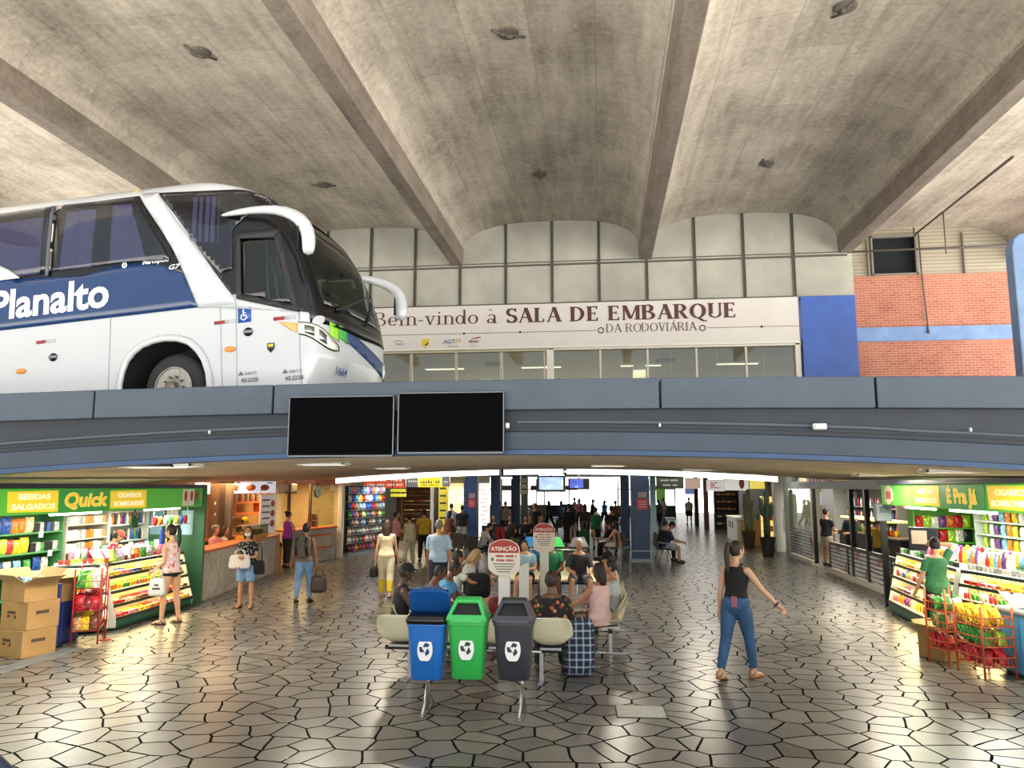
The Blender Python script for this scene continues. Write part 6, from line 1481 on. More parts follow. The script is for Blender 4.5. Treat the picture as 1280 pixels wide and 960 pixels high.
def attention_sign(label, px, py0, py1, w, Y, post_w):
    p = U(px, (py0+py1)/2, Y); zt_, zb_ = U(px, py0, Y).z, U(px, py1, Y).z; t = thing('warning_sign', label, 'sign', (p.x, Y, 0), 0, 'attention signs'); h = zt_-zb_
    n = 16; poly = [(w/2*math.cos(PI*k/n), zt_-w*.34+w*.34*math.sin(PI*k/n)) for k in range(n+1)] + [(-w/2*math.cos(PI*k/n), zb_+w*.30-w*.30*math.sin(PI*k/n)*1.0) for k in range(n+1)]
    e = MB(); e.prism(poly, -.012, .012); e.build('plate', mat('sign_cream', 'd9d2c4', .5), t)
    top = [(w*.47*math.cos(PI*k/n), zt_-w*.335+w*.315*math.sin(PI*k/n)) for k in range(n+1)]
    e = MB(); e.prism(top + [(-w*.47, zt_-w*.42), (w*.47, zt_-w*.42)], -.018, -.010); e.build('red_header', mat('sign_red', '9c2a26', .5), t)
    lettering('ATENÇÃO', w*.17, mat('sign_ink_white', 'ece6da', .5), t, (0, -.022, zt_-w*.30), 0, .012)
    for k, (s_, zz, sz) in enumerate([('#13', .52, .105), ('#12', .65, .105)]): lettering(s_, w*sz*(.9 if s_[0] == '#' else 1), mat('sign_ink_red', 'a03a34', .5), t, (w*.07, -.016, zt_-w*zz), 0, .01)
    for k in range(4): e = MB(); e.box((0, -.013, zt_-w*(.76+.08*k)), (w*(.7-.1*k), .006, w*.028)); e.build('printed_line', mat('sign_ink', '6a625a', .5), t)
    e = MB(); e.ell((-w*.36, -.014, zt_-w*.62), (w*.05, .004, w*.06), 8, 6); e.build('pictogram', mat('sign_ink'), t)
    e = MB(); e.box((0, .035, (zb_+.1)/2), (post_w, .04, zb_+.1)); e.build('post', mat('post_white', 'dcdbd4', .5), t, bevel=.006)
    e = MB(); e.box((0, .035, .01), (post_w*1.6, .18, .02)); e.build('foot', steel, t, bevel=.005)
attention_sign('round topped attention sign on a white post behind the dark bin', 630, 674, 720, .44, 10.75, .16)
attention_sign('round topped attention sign on a white post in front of the rear bins', 680, 654, 691, .42, 15.3, .17)
t = thing('white_post', 'plain white slanted-top post beside the nearer attention sign', 'post', (U(655, 720, 11.3).x, 11.3, 0)); e = MB(); e.prism([(-.07, 0), (.07, 0), (.07, 1.28), (-.07, 1.20)], -.02, .02); e.build('panel', mat('post_white'), t, bevel=.005)
e = MB(); e.box((0, 0, .01), (.22, .2, .02)); e.build('foot', steel, t, bevel=.005)
# rows of moulded seats
seat_m = mat('seat_cream', 'd8d0b0', .38, coat=.2)
def seat_geo():
    mb = MB(); rows = []
    # side profile (y back to front, z), with width and edge lift
    prof = [(-.25, .79, .44, -.02), (-.245, .74, .52, .0), (-.225, .64, .56, .05), (-.20, .54, .56, .09), (-.165, .47, .48, .085), (-.10, .435, .46, .10), (0, .43, .46, .085), (.10, .44, .47, .055), (.18, .445, .47, .03), (.225, .425, .44, .01)]
    for y, z, w, lift in prof:
        r = []
        for k in range(13):
            u = -1+2*k/12; au = abs(u)**3
            r.append((u*w/2, y+(lift*au*1.2 if z > .47 else 0), z+(lift*au if z <= .47 else 0)))
        rows.append(r)
    o = 0; vs = [p for r in rows for p in r]
    fs = [(j*13+k, j*13+k+1, (j+1)*13+k+1, (j+1)*13+k) for j in range(len(rows)-1) for k in range(12)]
    mb.add(vs, fs); return mb
SEAT_ME = None
def bench(label, pos, face, n, pitch=.62, grp='seat rows on the island'):
    global SEAT_ME
    t = thing('seat_row', label, 'bench', (*pos, 0), R(face), grp); L_ = (n-1)*pitch
    for i in range(n):
        x = -L_/2+pitch*i
        if SEAT_ME is None:
            o = seat_geo().build('seat_shell', seat_m, t, True); so = o.modifiers.new('t', 'SOLIDIFY'); so.thickness = .012; so.offset = 0; sd = o.modifiers.new('s', 'SUBSURF'); sd.levels = 1; sd.render_levels = 1; SEAT_ME = o
        else: o = SEAT_ME.copy(); COL.objects.link(o); o.parent = t
        o.location = (x, 0, 0)
        e = MB(); e.box((x, -.02, .40), (.26, .26, .03)); e.build('seat_bracket', steel, t, bevel=.004)
    e = MB(); e.box((0, -.02, .36), (L_+.4, .06, .05)); e.build('beam', dark_metal, t, bevel=.006)
    for x in ((-L_/2+.12, L_/2-.12) if n > 1 else (0,)):
        e = MB(); e.box((x, -.02, .18), (.05, .05, .34)); e.build('leg', steel, t, bevel=.005)
        e = MB(); e.box((x, -.02, .012), (.06, .52, .024)); e.build('foot', steel, t, bevel=.006)
    return t
bench('cream moulded seats with their backs to the viewer behind the nearest bins', (-1.60, 9.80), 0, 4, .63)
bench('cream moulded seats along the left side of the island facing right', (-2.55, 12.2), -90, 6, .66)
bench('cream moulded seats along the right side of the island facing left', (.06, 12.3), 90, 4, .66)
bench('cream moulded seats at the far end of the island facing the viewer', (-1.15, 16.5), 180, 4, .56)
dark_seat = None
def dark_bench(label, pos, face, n, grp='dark far benches'):
    t = thing('waiting_bench', label, 'bench', (*pos, 0), R(face), grp); m = mat('bench_dark', '22252b', .5)
    for i in range(n):
        x = (i-(n-1)/2)*.58
        e = MB(); e.box((x, 0, .43), (.5, .44, .035)); e.build('seat', m, t, bevel=.012); e = MB(); e.box((x, -.23, .68), (.5, .03, .44), rot=(R(-8), 0, 0)); e.build('backrest', m, t, bevel=.012)
        for s_ in (-.26, .26): e = MB(); e.tube([(x+s_, -.2, .43), (x+s_, -.2, .63), (x+s_, .18, .62), (x+s_, .18, .43)], .014, 6); e.build('armrest', steel, t, True)
    for x in (-n*.25, n*.25): e = MB(); e.tube([(x, -.2, 0), (x, -.05, .4), (x, .1, .4), (x, .22, 0)], .02, 8); e.build('leg', steel, t, True)
    e = MB(); e.box((0, 0, .39), (n*.56, .06, .05)); e.build('beam', steel, t)
    return t
dark_bench('dark waiting bench left of the centre, seats facing right', (-4.1, 24.2), -60, 4)
dark_bench('dark waiting bench in front of the second left blue pillar', (-3.2, 29.3), 180, 5)
dark_bench('dark waiting bench on the left side of the right blue pillar', (.36, 25.75), 72, 2)
dark_bench('dark waiting bench on the right side of the right blue pillar', (1.9, 25.6), -90, 3)
# floor hatch and near handrail
p = G(801, 890); t = thing('floor_hatch', 'pale worn metal hatch plate set flush in the paving at the front', 'hatch', (p.x, p.y, 0), R(2))
e = MB(); e.box((0, 0, .004), (.50, .42, .008)); e.build('plate', mat('hatch_grey', 'b4b3aa', .5, .1, fn=noisy(.25, 30, .3)), t, bevel=.002)
e = MB(); 
for x in (-.255, .255): e.box((x, 0, .003), (.02, .46, .006))
for y in (-.215, .215): e.box((0, y, .003), (.5, .02, .006))
e.build('frame', dark_metal, t)
a_, b_ = U(-60, 905, 1.5), U(14, 975, 1.42)
t = thing('handrail', 'dark blue handrail end at the bottom left corner', 'rail', a_); e = MB(); e.tube([(0, 0, 0), b_-a_, b_-a_+Vector((.0, -.01, -1.2))], .02, 10); e.build('rail', mat('rail_blue', '1b2740', .4), t, True)
# hanging screens and signs of the far hall
for px0, px1, py0, py1, col, lab in ((671, 707, 595, 615, 'a9c6e6', 'larger lit hanging television showing a pale sky picture'), (710, 737, 598, 612, '4a60c8', 'smaller lit hanging television with a blue picture')):
    x, z, w_, h_ = paneled(px0, px1, py0, py1, 29.5); t = thing('television', lab, 'television', (x, 29.5, z), 0, 'hanging televisions')
    e = MB(); e.box((0, .05, 0), (w_, .1, h_)); e.build('casing', black, t, bevel=.015)
    def f_tv(n, c):
        v = n.coord('Object'); a = n.noise(v, 3.5, 4); cc = n.ramp(a, [(.35, tuple(x*.55 for x in c)), (.6, c), (.72, (.9, .9, .92))]); n.link(cc, n.b.inputs['Emission Color']); n.b.inputs['Emission Strength'].default_value = 1.5; n.link(cc, n.b.inputs['Base Color'])
    e = MB(); e.box((0 if px0 < 700 else -w_*.1, -.005, .02), (w_*(.84 if px0 < 700 else .62), .012, h_*.78)); e.build('picture', mat('tv_'+col, col, .3, fn=f_tv), t)
    e = MB(); e.box((0, .08, (3.15-z)/2), (.06, .06, 3.15-z)); e.build('ceiling_mount', steel, t)
board_sign('dark hanging destination board right of the right blue pillar', 820, 855, 596, 611, 38.0, '1c2226', [('#12', .2, .2), ('#9', -.2, .2)], 0, tcol='8a9a98', name='hanging_sign')
x, z, w_, h_ = paneled(649, 662, 600, 624, 33.0); t = thing('notice_post', 'dark post with three pale notices left of the televisions', 'post', (x, 33, 0))
e = MB(); e.box((0, .05, 1.5), (.3, .1, 3.0)); e.build('post', black, t)
for k in range(3): e = MB(); e.box((0, -.01, 2.62-.24*k), (.34, .02, .19)); e.build('notice', mat('notice_pale', 'b9bba6', .5), t)

# ------------------------------------------------------------------ right side: shops, cactus pots, glass restaurant, kiosk
board_sign('white shop sign with crimson lettering BC at the far right', 883, 906, 600, 614, 44.0, 'd8d4d0', [('BC...', 0, .8)], .6, tcol='b01c3c')
board_sign('pale sign with an orange patch left of the BC sign', 856, 876, 598, 611, 47.0, 'd8b8a4', [], .6)
wsn = board_sign('white shop sign between the BC sign and the yellow one', 906, 936, 597, 613, 40.0, 'd4d8d0', [], .6)
x, z, w_, h_ = paneled(923, 932, 597, 612, 39.9); e = MB(); e.ell((x-wsn.location.x, -.01, z-wsn.location.z), (w_*.4, .03, h_*.45), 12, 8); e.build('pictured_shape', mat('pic_red', 'b04a40', .5), wsn, True)
board_sign('yellow and white lit picture sign over the cactus pots', 937, 957, 591, 611, 33.0, 'ecd860', [], .8)
mb = MB(); x, z, w_, h_ = paneled(880, 885, 600, 662, 44.5); mb.box((x, 44.5, 1.5), (.25, .25, 3)); struct('pillar_dark_red', mb, mat('dark_red_post', '4a1820', .5))
mb = MB(); x, z, w_, h_ = paneled(868, 873, 608, 658, 50); mb.box((x, 50, 1.5), (.25, .25, 3)); struct('pillar_dark_red_far', mb, mat('dark_red_post'))
u, PB = shelf_unit('dark bakery shelf of loaves under the BC sign', (6.2, 44.3, 0), (1, 0), 1.3, .4, [.3, .7, 1.1, 1.5, 1.9], 2.3, mat('bakery_dark', '2a2422', .6))
for z in (1.1, 1.5, 1.9): row('bread_loaf', (6.3, 44.45, z), (7.4, 44.45, z), 4, ['orange', 'tan', 'yellow'], 'on the bakery shelf, board at ' + {1.1: 'the foot', 1.5: 'mid height', 1.9: 'the top'}[z], 'loaves on the bakery shelf', 0, 1.0)
for z in (.3, .7): row('candy_box', (6.3, 44.4, z), (7.4, 44.4, z), 4, ['silver', 'dark red'], 'on the low board of the bakery shelf', 'boxes on the bakery shelf', 0, 1.6)
ca, cb = Vector((5.8, 37.6, 0)), Vector((5.62, 33.8, 0)); 
t = thing('white_counter', 'white shop counter with three dark slots at the far right', 'counter', ca); d_ = (cb-ca).normalized(); n_ = Vector((-d_.y, d_.x, 0)); Ln = (cb-ca).length
e = MB(); e.prism([(0, .08), (.6, .08), (.6, 1.0), (0, 1.0)], 0, Ln, lambda p, q, s_: d_*s_+n_*p+Vector((0, 0, q if q > .1 else 0))); e.build('cabinet', mat('counter_white', 'd6d6d0', .4), t, bevel=.01)
e = MB(); e.prism([(-.04, 1.0), (.64, 1.0), (.64, 1.05), (-.04, 1.05)], 0, Ln, lambda p, q, s_: d_*s_+n_*p+Vector((0, 0, q))); e.build('worktop', white_paint, t, bevel=.01)
for k in range(3): e = MB(); e.prism([(-.01, .55), (.02, .55), (.02, .85), (-.01, .85)], .6+.7*k, .95+.7*k, lambda p, q, s_: d_*s_+n_*p+Vector((0, 0, q))); e.build('slot', mat('slot_dark', '4c4a48', .6), t)
t = thing('wood_cabinet', 'light wooden cabinet behind the nearer cactus pot', 'cabinet', (5.95, 32.6, 0)); e = MB(); e.box((0, 0, .5), (.9, .5, 1.0)); e.build('body', mat('wood_light', 'b89a64', .5, fn=noisy(.12, 3)), t, bevel=.01)
for x in (-.22, .22): e = MB(); e.box((x, -.26, .5), (.42, .02, .9)); dd_ = e.build('door', mat('wood_light'), t, bevel=.008); e = MB(); e.ell((x*.2, -.28, .55), (.02, .02, .02), 8, 6); e.build('knob', steel, dd_)
e = MB(); e.box((0, 0, 1.02), (.96, .56, .04)); e.build('worktop', mat('ash_grey', '8b8c86', .5), t, bevel=.008)
for k in range(6): put('can', (5.65+.12*k, 32.6, 1.04), 0, ['white', 'light blue', 'green'][k % 3], 'on the light wooden cabinet', 'cans on the wooden cabinet', (1.6, 1.6, 1.8))
t = thing('lit_display_case', 'tall warm lit display case behind the cactus pots', 'display case', (6.35, 30.2, 0)); e = MB(); e.box((0, 0, .15), (.8, .6, .3)); e.build('plinth', dark_metal, t); e = MB(); e.box((0, .25, 1.15), (.8, .04, 1.7)); e.build('back_panel', mat('case_glow', 'e8c878', .5, emit='f0c870', es=1.2), t)
for z in (.3, .7, 1.1, 1.5, 2.0): e = MB(); e.box((0, 0, z), (.8, .5, .02)); e.build('shelf', glass('case_glass'), t)
for s_ in (-.4, .4): e = MB(); e.box((s_, -.24, 1.15), (.03, .03, 1.75)); e.build('post', dark_metal, t)
for z in (.32, .72, 1.12, 1.52): row('jar', (6.0, 30.15, z), (6.7, 30.15, z), 4, ['yellow', 'orange', 'red', 'cream'], 'in the warm lit display case', 'goods in the lit display case', 0, 1.3)
area_light('right_far_shop_lamp', (6.6, 37, 2.8), 2, 160, 'fff0d8', (0, 0, R(90)), None, 8)
mb = MB(); x, z, w_, h_ = paneled(957, 971, 592, 640, 31.5); mb.box((x, 31.6, 1.5), (w_, .4, 3.2)); struct('pillar_brown', mb, mat('brown_column'))
# cactus pots
def cactus(label, px, py, two):
    p = G(px, py); t = thing('potted_cactus', label, 'plant', (p.x, p.y+.2, 0), 0, 'cactus pots')
    e = MB(); e.lathe([(.17, 0), (.26, .62), (.27, .66), (.235, .66), (.22, .58)], seg=20); e.build('pot', mat('pot_'+('brown' if two else 'black'), '3a2a20' if two else '1d1b1a', .5), t, True, auto=40)
    e = MB(); e.lathe([(.225, .59), (.1, .61), (0, .615)], seg=16); e.build('soil', mat('soil', '2a2018', .9), t, True)
    cm = mat('cactus_'+('grey' if two else 'dark'), '5d6650' if two else '2f3a2a', .7, fn=noisy(.2, 8))
    def stem(pts, rads):
        m_ = MB(); rings = []
        for i, (q, r) in enumerate(zip(pts, rads)): rings.append([(q[0]+math.cos(2*PI*k/28)*r*(1+.14*math.cos(7*2*PI*k/28)), q[1]+math.sin(2*PI*k/28)*r*(1+.14*math.cos(7*2*PI*k/28)), q[2]) for k in range(28)])
        m_.loft(rings); return m_.build('stem', cm, t, True)
    stem([(0, 0, .58), (.01, 0, 1.0), (0, 0, 1.5), (.02, 0, 1.95), (.02, 0, 2.2), (.02, 0, 2.28)], [.085, .095, .09, .085, .07, .02])
    if two: stem([(-.05, .02, .58), (-.09, .02, 1.0), (-.12, .02, 1.6), (-.12, .02, 2.02), (-.12, .02, 2.1)], [.06, .07, .07, .055, .02]); stem([(.1, -.02, .58), (.13, -.02, 1.1), (.16, -.02, 1.7), (.17, -.02, 1.85)], [.06, .065, .055, .02])
    else: stem([(.03, 0, 1.25), (.12, 0, 1.33), (.17, 0, 1.5), (.18, 0, 1.75), (.18, 0, 1.85)], [.05, .06, .065, .055, .02]); stem([(-.03, 0, 1.3), (-.12, 0, 1.4), (-.17, 0, 1.6), (-.18, 0, 1.9), (-.18, 0, 2.0)], [.05, .06, .065, .055, .02])
cactus('tall grey cactus in a brown pot beside the light wooden cabinet', 938, 686, True)
cactus('dark branching cactus in a black pot beside the white pillar', 962, 697, False)
# restaurant: white pillars, fascia, kerb, glass balustrade
GA, GB = Vector((6.38, 29.4, 0)), Vector((6.12, 16.5, 0)); gd = (GB-GA).normalized(); gn = Vector((-gd.y, gd.x, 0)); GL = (GB-GA).length
def gp(s_, dep, z): return GA+gd*s_+gn*dep+Vector((0, 0, z))
def s_at(px):                                    # along-distance of the glass line seen at pixel column px
    d = ray(px, 650); den = d.x*gd.y-d.y*gd.x; return (GA.x*d.y-GA.y*d.x)/(gd.x*d.y-gd.y*d.x)*-1
mb = MB(); q = gp(.0, .25, 0); mb.box((q.x-.1, q.y+.4, 1.35), (.45, .5, 2.7)); struct('pillar_white', mb, mat('pillar_white', 'c9cac6', .5), bevel=.015)
mb = MB(); q = gp(1.0, .2, 0); mb.box((q.x, q.y, 1.35), (.1, 1.3, 2.7)); struct('trim_pale_panel', mb, mat('pale_green_panel', 'a9b4aa', .4))
mb = MB(); mb.prism([(-.02, 2.3), (.2, 2.3), (.2, 2.52), (-.02, 2.52)], 1.5, GL, lambda p, q, s_: gp(s_, p, q)); struct('trim_fascia', mb, mat('fascia_grey', '8f938f', .5))
sd0, sd1 = s_at(1013), s_at(1034)
for a_, b_ in ((1.7, sd0), (sd1, GL)):
    mb = MB(); mb.prism([(-.03, 0), (.12, 0), (.12, .14), (-.03, .14)], a_, b_, lambda p, q, s_: gp(s_, p, q)); struct('trim_kerb', mb, mat('kerb_white', 'c4c0b4', .6), bevel=.01)
def f_glassprint(n, c):
    v = n.coord('Object'); w = n.new('TexWave', wave_type='BANDS', bands_direction='Z'); w.inputs['Scale'].default_value = 3.2; w.inputs['Distortion'].default_value = 1.5; w.inputs['Detail'].default_value = 2; n.link(v, w.inputs['Vector'])
    a = n.noise(v, 2.2, 4)
    col = n.mix(n.ramp(w.outputs['Fac'], [(.35, (0, 0, 0)), (.6, (1, 1, 1))]), (.12, .13, .13), (.62, .63, .60)); col = n.mix(n.ramp(a, [(.55, (0, 0, 0)), (.62, (.8, .8, .8))]), col, lin('8c3034'))
    n.link(col, n.b.inputs['Base Color']); n.b.inputs['Roughness'].default_value = .12
printg = mat('printed_glass', '7a7c78', .12, fn=f_glassprint)
cuts = [s_at(p) for p in (1034, 1056, 1081, 1109)] + [GL]
for i in range(len(cuts)-1):
    a_, b_ = cuts[i], cuts[i+1]; t = thing('balustrade_panel', 'printed glass balustrade panel of the restaurant, ' + ('next to its doorway', 'second from its doorway', 'third from its doorway', 'nearest the right kiosk')[i], 'railing', gp(a_, 0, 0), 0, 'restaurant balustrade panels'); o_ = gp(a_, 0, 0)
    e = MB(); e.prism([(.03, .16), (.045, .16), (.045, .78), (.03, .78)], .03, b_-a_-.03, lambda p, q, s_: gp(a_+s_, p, q)-o_); e.build('glass_panel', printg, t)
    e = MB(); e.prism([(.0, .78), (.09, .78), (.09, .86), (.0, .86)], 0, b_-a_, lambda p, q, s_: gp(a_+s_, p, q)-o_); e.build('top_rail', black, t, bevel=.008)
    for s0 in (0.0, b_-a_-.05): e = MB(); e.prism([(.01, .14), (.07, .14), (.07, .8), (.01, .8)], s0, s0+.05, lambda p, q, s_: gp(a_+s_, p, q)-o_); e.build('frame_post', black, t)
    for k in range(4): e = MB(); e.prism([(.022, .2+.05*k), (.03, .2+.05*k), (.03, .215+.05*k), (.022, .215+.05*k)], .15, .15+(b_-a_)*(.5-.08*k), lambda p, q, s_: gp(a_+s_, p, q)-o_); e.build('printed_line', white_paint, t)
t = thing('balustrade_panel', 'printed glass panel between the white pillar and the restaurant doorway', 'railing', gp(1.7, 0, 0), 0, 'restaurant balustrade panels'); o_ = gp(1.7, 0, 0)
e = MB(); e.prism([(.03, .16), (.045, .16), (.045, 1.0), (.03, 1.0)], 0, sd0-1.75, lambda p, q, s_: gp(1.7+s_, p, q)-o_); e.build('glass_panel', printg, t)
e = MB(); e.prism([(.03, 1.0), (.04, 1.0), (.04, 2.3), (.03, 2.3)], 0, sd0-1.75, lambda p, q, s_: gp(1.7+s_, p, q)-o_); e.build('upper_glass', glass('case_glass'), t)
for s0 in (s_at(1016), s_at(1062), s_at(1081)):
    mb = MB(); mb.prism([(.0, .1), (.1, .1), (.1, 2.32), (.0, 2.32)], s0-.05, s0+.08, lambda p, q, s_: gp(s_, p, q)); struct('trim_black_post', mb, black)
t = thing('door_handle_rail', 'chrome pull handle on the pale panel by the white pillar', 'handle', gp(1.1, -.05, 1.2)); e = MB()
for zz in (-.3, .3): e.tube([(0, 0, zz), (.16, 0, zz)], .012, 6)
e.tube([(0, 0, -.4), (0, 0, .4)], .016, 8); e.build('bar', steel, t, True)
# restaurant interior
board_sign('white hanging sign with pink lettering inside the restaurant', 1009, 1029, 594, 607, 25.5, 'c9ccc6', [('#4', .0, .6)], .3, tcol='b0607a')
mb = MB(); mb.box((9.2, 25, 1.4), (.06, 16, 2.8)); struct('wall_restaurant', mb, mat('rest_wall', '4c4a46', .7, fn=noisy(.15, 1)))
u, PR = shelf_unit('tall back shelf of drinks inside the glass restaurant', (9.1, 24.4, 0), (0, 1), 4.8, .4, [.5, .9, 1.3, 1.7], 2.2, mat('rest_shelf', '8f9490', .5), back=False)
for z in (.9, 1.3, 1.7): row('bottle', (8.9, 24.6, z), (8.9, 29.0, z), 18, ['white', 'red', 'blue', 'white', 'green', 'silver', 'black'], 'on the restaurant back shelf', 'drinks on the restaurant shelf', R(-90), 1.3)
mb = MB(); mb.box((8.75, 30.6, 1.2), (.6, 1.6, 2.4)); tag(mb.build('drinks_fridge', mat('fridge_white', 'c8ccca', .3), bevel=.03), 'white upright fridge at the back of the restaurant', 'fridge')
t = thing('restaurant_counter', 'dark restaurant counter with a lit buffet top behind the balustrade', 'counter', (7.9, 23.6, 0)); e = MB(); e.box((0, 0, .48), (.7, 5.2, .96)); e.build('cabinet', mat('rest_counter', '2b2624', .5), t, bevel=.02)
e = MB(); e.box((0, 0, 1.0), (.8, 5.3, .06)); e.build('worktop', mat('rest_top', '6c655c', .3), t, bevel=.01); e = MB(); e.box((-.05, .3, 1.42), (.6, 4.2, .05)); e.build('lamp_hood', mat('hood_lit', 'e8d890', .5, emit='f0d880', es=1.4), t, bevel=.01)
for y in (-1.7, .3, 2.3): e = MB(); e.box((.2, y, 1.2), (.04, .04, .42)); e.build('hood_post', steel, t)
row('jar', (7.75, 21.6, 1.03), (7.75, 25.6, 1.03), 12, ['yellow', 'orange', 'red', 'white', 'green'], 'on the buffet of the restaurant', 'jars on the restaurant buffet', 0, 1.1)
area_light('restaurant_fill', (7.6, 24.5, 2.42), 8, 260, 'fff2dc', (0, 0, R(90)), None, 1.2)  # added warm fill over the restaurant interior, without a fitting
for k, (y, z_) in enumerate([(31.8, 1.9), (23.4, 2.0), (21.6, 2.0)]):
    t = thing('wall_poster', ('blue and white', 'red', 'pale green')[k]+' lit poster at the back of the restaurant', 'poster', (8.7 if k else 8.65, y, z_)); e = MB(); e.box((0, 0, 0), (.04, .9, .5)); e.build('sheet', mat('rp_'+str(k), ('b9cfe0', 'b04a3c', 'c4d4c0')[k], .5, emit=('b9cfe0', 'b04a3c', 'c4d4c0')[k], es=.6), t); e = MB(); e.box((-.022, 0, .1), (.01, .6, .08)); e.build('printed_line', mat('notice_ink'), t)
    e = MB(); e.box((.12, 0, 0), (.2, .1, .1)); e.build('wall_bracket', steel, t)
# right kiosk
XR = 5.55
kiosk_sign('green and yellow lit fascia sign over the right kiosk with a name ending in Já', XR, 8.5, yx(1102, XR), 2.0, 2.40, -1,
  [(yx(1107, XR), yx(1117, XR), 'logo', ''), (yx(1143, XR), yx(1175, XR), 'yellow', ('BEBIDAS', 'SALGADOS')), (yx(1176, XR), yx(1232, XR), 'name', 'É Pra Já'), (yx(1235, XR), yx(1300, XR), 'yellow', ('CIGARROS', 'BOMBONIERE'))])
mb = MB(); mb.box((7.35, 12.6, 1.4), (.12, 8.2, 2.8)); struct('wall_kiosk_right', mb, mat('kiosk_lime', '5fa836', .5, fn=noisy(.1, 2)))
mb = MB(); mb.box((6.75, 16.6, 1.25), (1.1, .08, 2.5)); struct('wall_kiosk_right_end', mb, mat('end_grey', '8a7f70', .5))
for p0, p1, lab in ((1133, 1170, 'lit tube lamp under the far part of the right kiosk fascia'), (1188, 1246, 'lit tube lamp under the near part of the right kiosk fascia')):
    tube_light(lab, (5.75, yx(p0, 5.75, 640), 1.97), (5.75, yx(p1, 5.75, 645), 1.97), 30)
area_light('kiosk_lamp_right', (6.3, 12.4, 1.95), 6, 115, 'fbfff0', (0, 0, R(90)), None, .6)
t = thing('post_display', 'grey meter box on the dark post at the far end of the right kiosk', 'box', (5.62, 16.5, 1.85)); e = MB(); e.box((0, 0, 0), (.3, .2, .36)); e.build('housing', mat('meter_grey', '7b868c', .4), t, bevel=.02); e = MB(); e.box((0, .0, -1.0), (.1, .1, 1.7)); e.build('post', black, t); e = MB(); e.box((0, -.105, .05), (.16, .02, .12)); e.build('dial_plate', mat('meter_plate', '55606a', .4), t)
u, PK = shelf_unit('pale wall shelf of cigarettes and papers at the back of the right kiosk', (6.95, 15.6, 0), (0, -1), 6.0, .36, [.95, 1.25, 1.5, 1.74], 1.96, shelf_w, z0=.9)
GK = 'goods on the right kiosk wall shelf'
for z, nm_ in ((1.74, 'top'), (1.5, 'third'), (1.25, 'second')): 
    row('packet', PK(1.9, .08, z), PK(5.9, .08, z), 26, ['white', 'silver', 'white', 'orange', 'cream', 'white', 'light blue', 'yellow'][(z < 1.6)*2:], 'on the %s board of the right kiosk wall shelf' % nm_, GK, R(-90), 1.35, block=2)
    row('snack_bag', PK(.1, .10, z), PK(1.8, .10, z), 8, ['lime', 'white', 'purple', 'light blue', 'orange', 'yellow', 'white', 'lime'], 'at the far end of the right kiosk shelf, %s board' % nm_, GK, R(-90), .85)
g3 = gondola('lit candy gondola of the right kiosk, long side by the passage', (5.38, 15.75), (5.16, 12.75), -1 if False else 1, [.22, .45, .68, .9, 1.1], .05, .5, 'on the %s shelf of the right candy gondola', 'sweets on the right candy gondola',
  [['pink', 'orange', 'purple', 'cream', 'yellow'], ['cream', 'tan', 'purple', 'cream'], ['red', 'silver', 'blue', 'yellow', 'white'], ['cream', 'yellow', 'orange', 'cream'], ['silver', 'green', 'black', 'white']], ['snack_bag', 'candy_box', 'can', 'candy_box', 'packet'])
g4 = gondola('lit candy gondola of the right kiosk, near stretch behind the clerk', (5.2, 12.6), (5.45, 11.3), 1, [.22, .45, .68, .9, 1.1], .05, .46, 'on the %s shelf of the near stretch of the right gondola', 'sweets on the near right gondola',
  [['yellow', 'cream'], ['yellow', 'cream', 'orange'], ['red', 'green', 'white'], ['red', 'pink', 'orange', 'yellow'], ['white', 'silver']], ['snack_bag', 'candy_box', 'can', 'candy_box', 'packet'])
u, PE = shelf_unit('shelf of bags and papers on the end wall of the right kiosk', (6.1, 16.2, 0), (1, 0), 1.15, .3, [1.0, 1.28, 1.56], 1.95, mat('kiosk_lime'), z0=1.0)
for z, c in ((1.0, ['white', 'silver', 'light blue']), (1.28, ['lime', 'white', 'black', 'red']), (1.56, ['red', 'lime', 'white', 'purple', 'orange'])): row('snack_bag', PE(.05, .12, z), PE(1.1, .12, z), 7, c, 'on the end wall shelf of the right kiosk, %s board' % {1.0: 'bottom', 1.28: 'middle', 1.56: 'top'}[z], 'bags on the end wall shelf', 0, 1.05)
t = thing('cash_display', 'dark till monitor on the far end of the right kiosk counter', 'monitor', (5.75, 14.9, 1.12), R(-40)); e = MB(); e.box((0, 0, .30), (.5, .05, .42)); e.build('casing', black, t, bevel=.012); e = MB(); e.box((-.06, -.03, .33), (.26, .01, .24)); e.build('screen', mat('till_screen', '8a7a68', .3, emit='8a7a68', es=.5), t); e = MB(); e.box((0, 0, .05), (.2, .2, .1), taper=.5); e.build('foot', black, t)
for k in range(6): put('snack_bag', (5.62, 14.35-.14*k, 1.13), 0, ['pink', 'red', 'orange', 'yellow', 'orange', 'yellow'][k], 'on top of the right candy gondola', 'bags on top of the right gondola', (.9, .9, .85), (R(-8), 0, R(-90)))
for k in range(9): put('magazine', (5.95+rnd.uniform(0, .15), 14.6-.17*k, 1.2+.02*(k % 3)), 0, ['white', 'silver', 'purple', 'white', 'light blue'][k % 5], 'stacked on the right kiosk counter', 'papers on the right kiosk counter', None, (R(35), 0, R(-90)+rnd.uniform(-.3, .3)))
mb = MB(); mb.box((6.3, 13.2, .56), (.5, 4.6, 1.1)); tag(mb.build('kiosk_counter', mat('kiosk_dkgreen', '234a2c', .5), bevel=.02), 'dark green counter block behind the right candy gondola', 'counter')
row('bottle', (5.75, 13.6, 1.11), (5.75, 11.9, 1.11), 14, ['white', 'red', 'yellow', 'light blue', 'orange', 'purple', 'white'], 'standing along the right kiosk counter', 'bottles on the right kiosk counter', 0, 1.2)
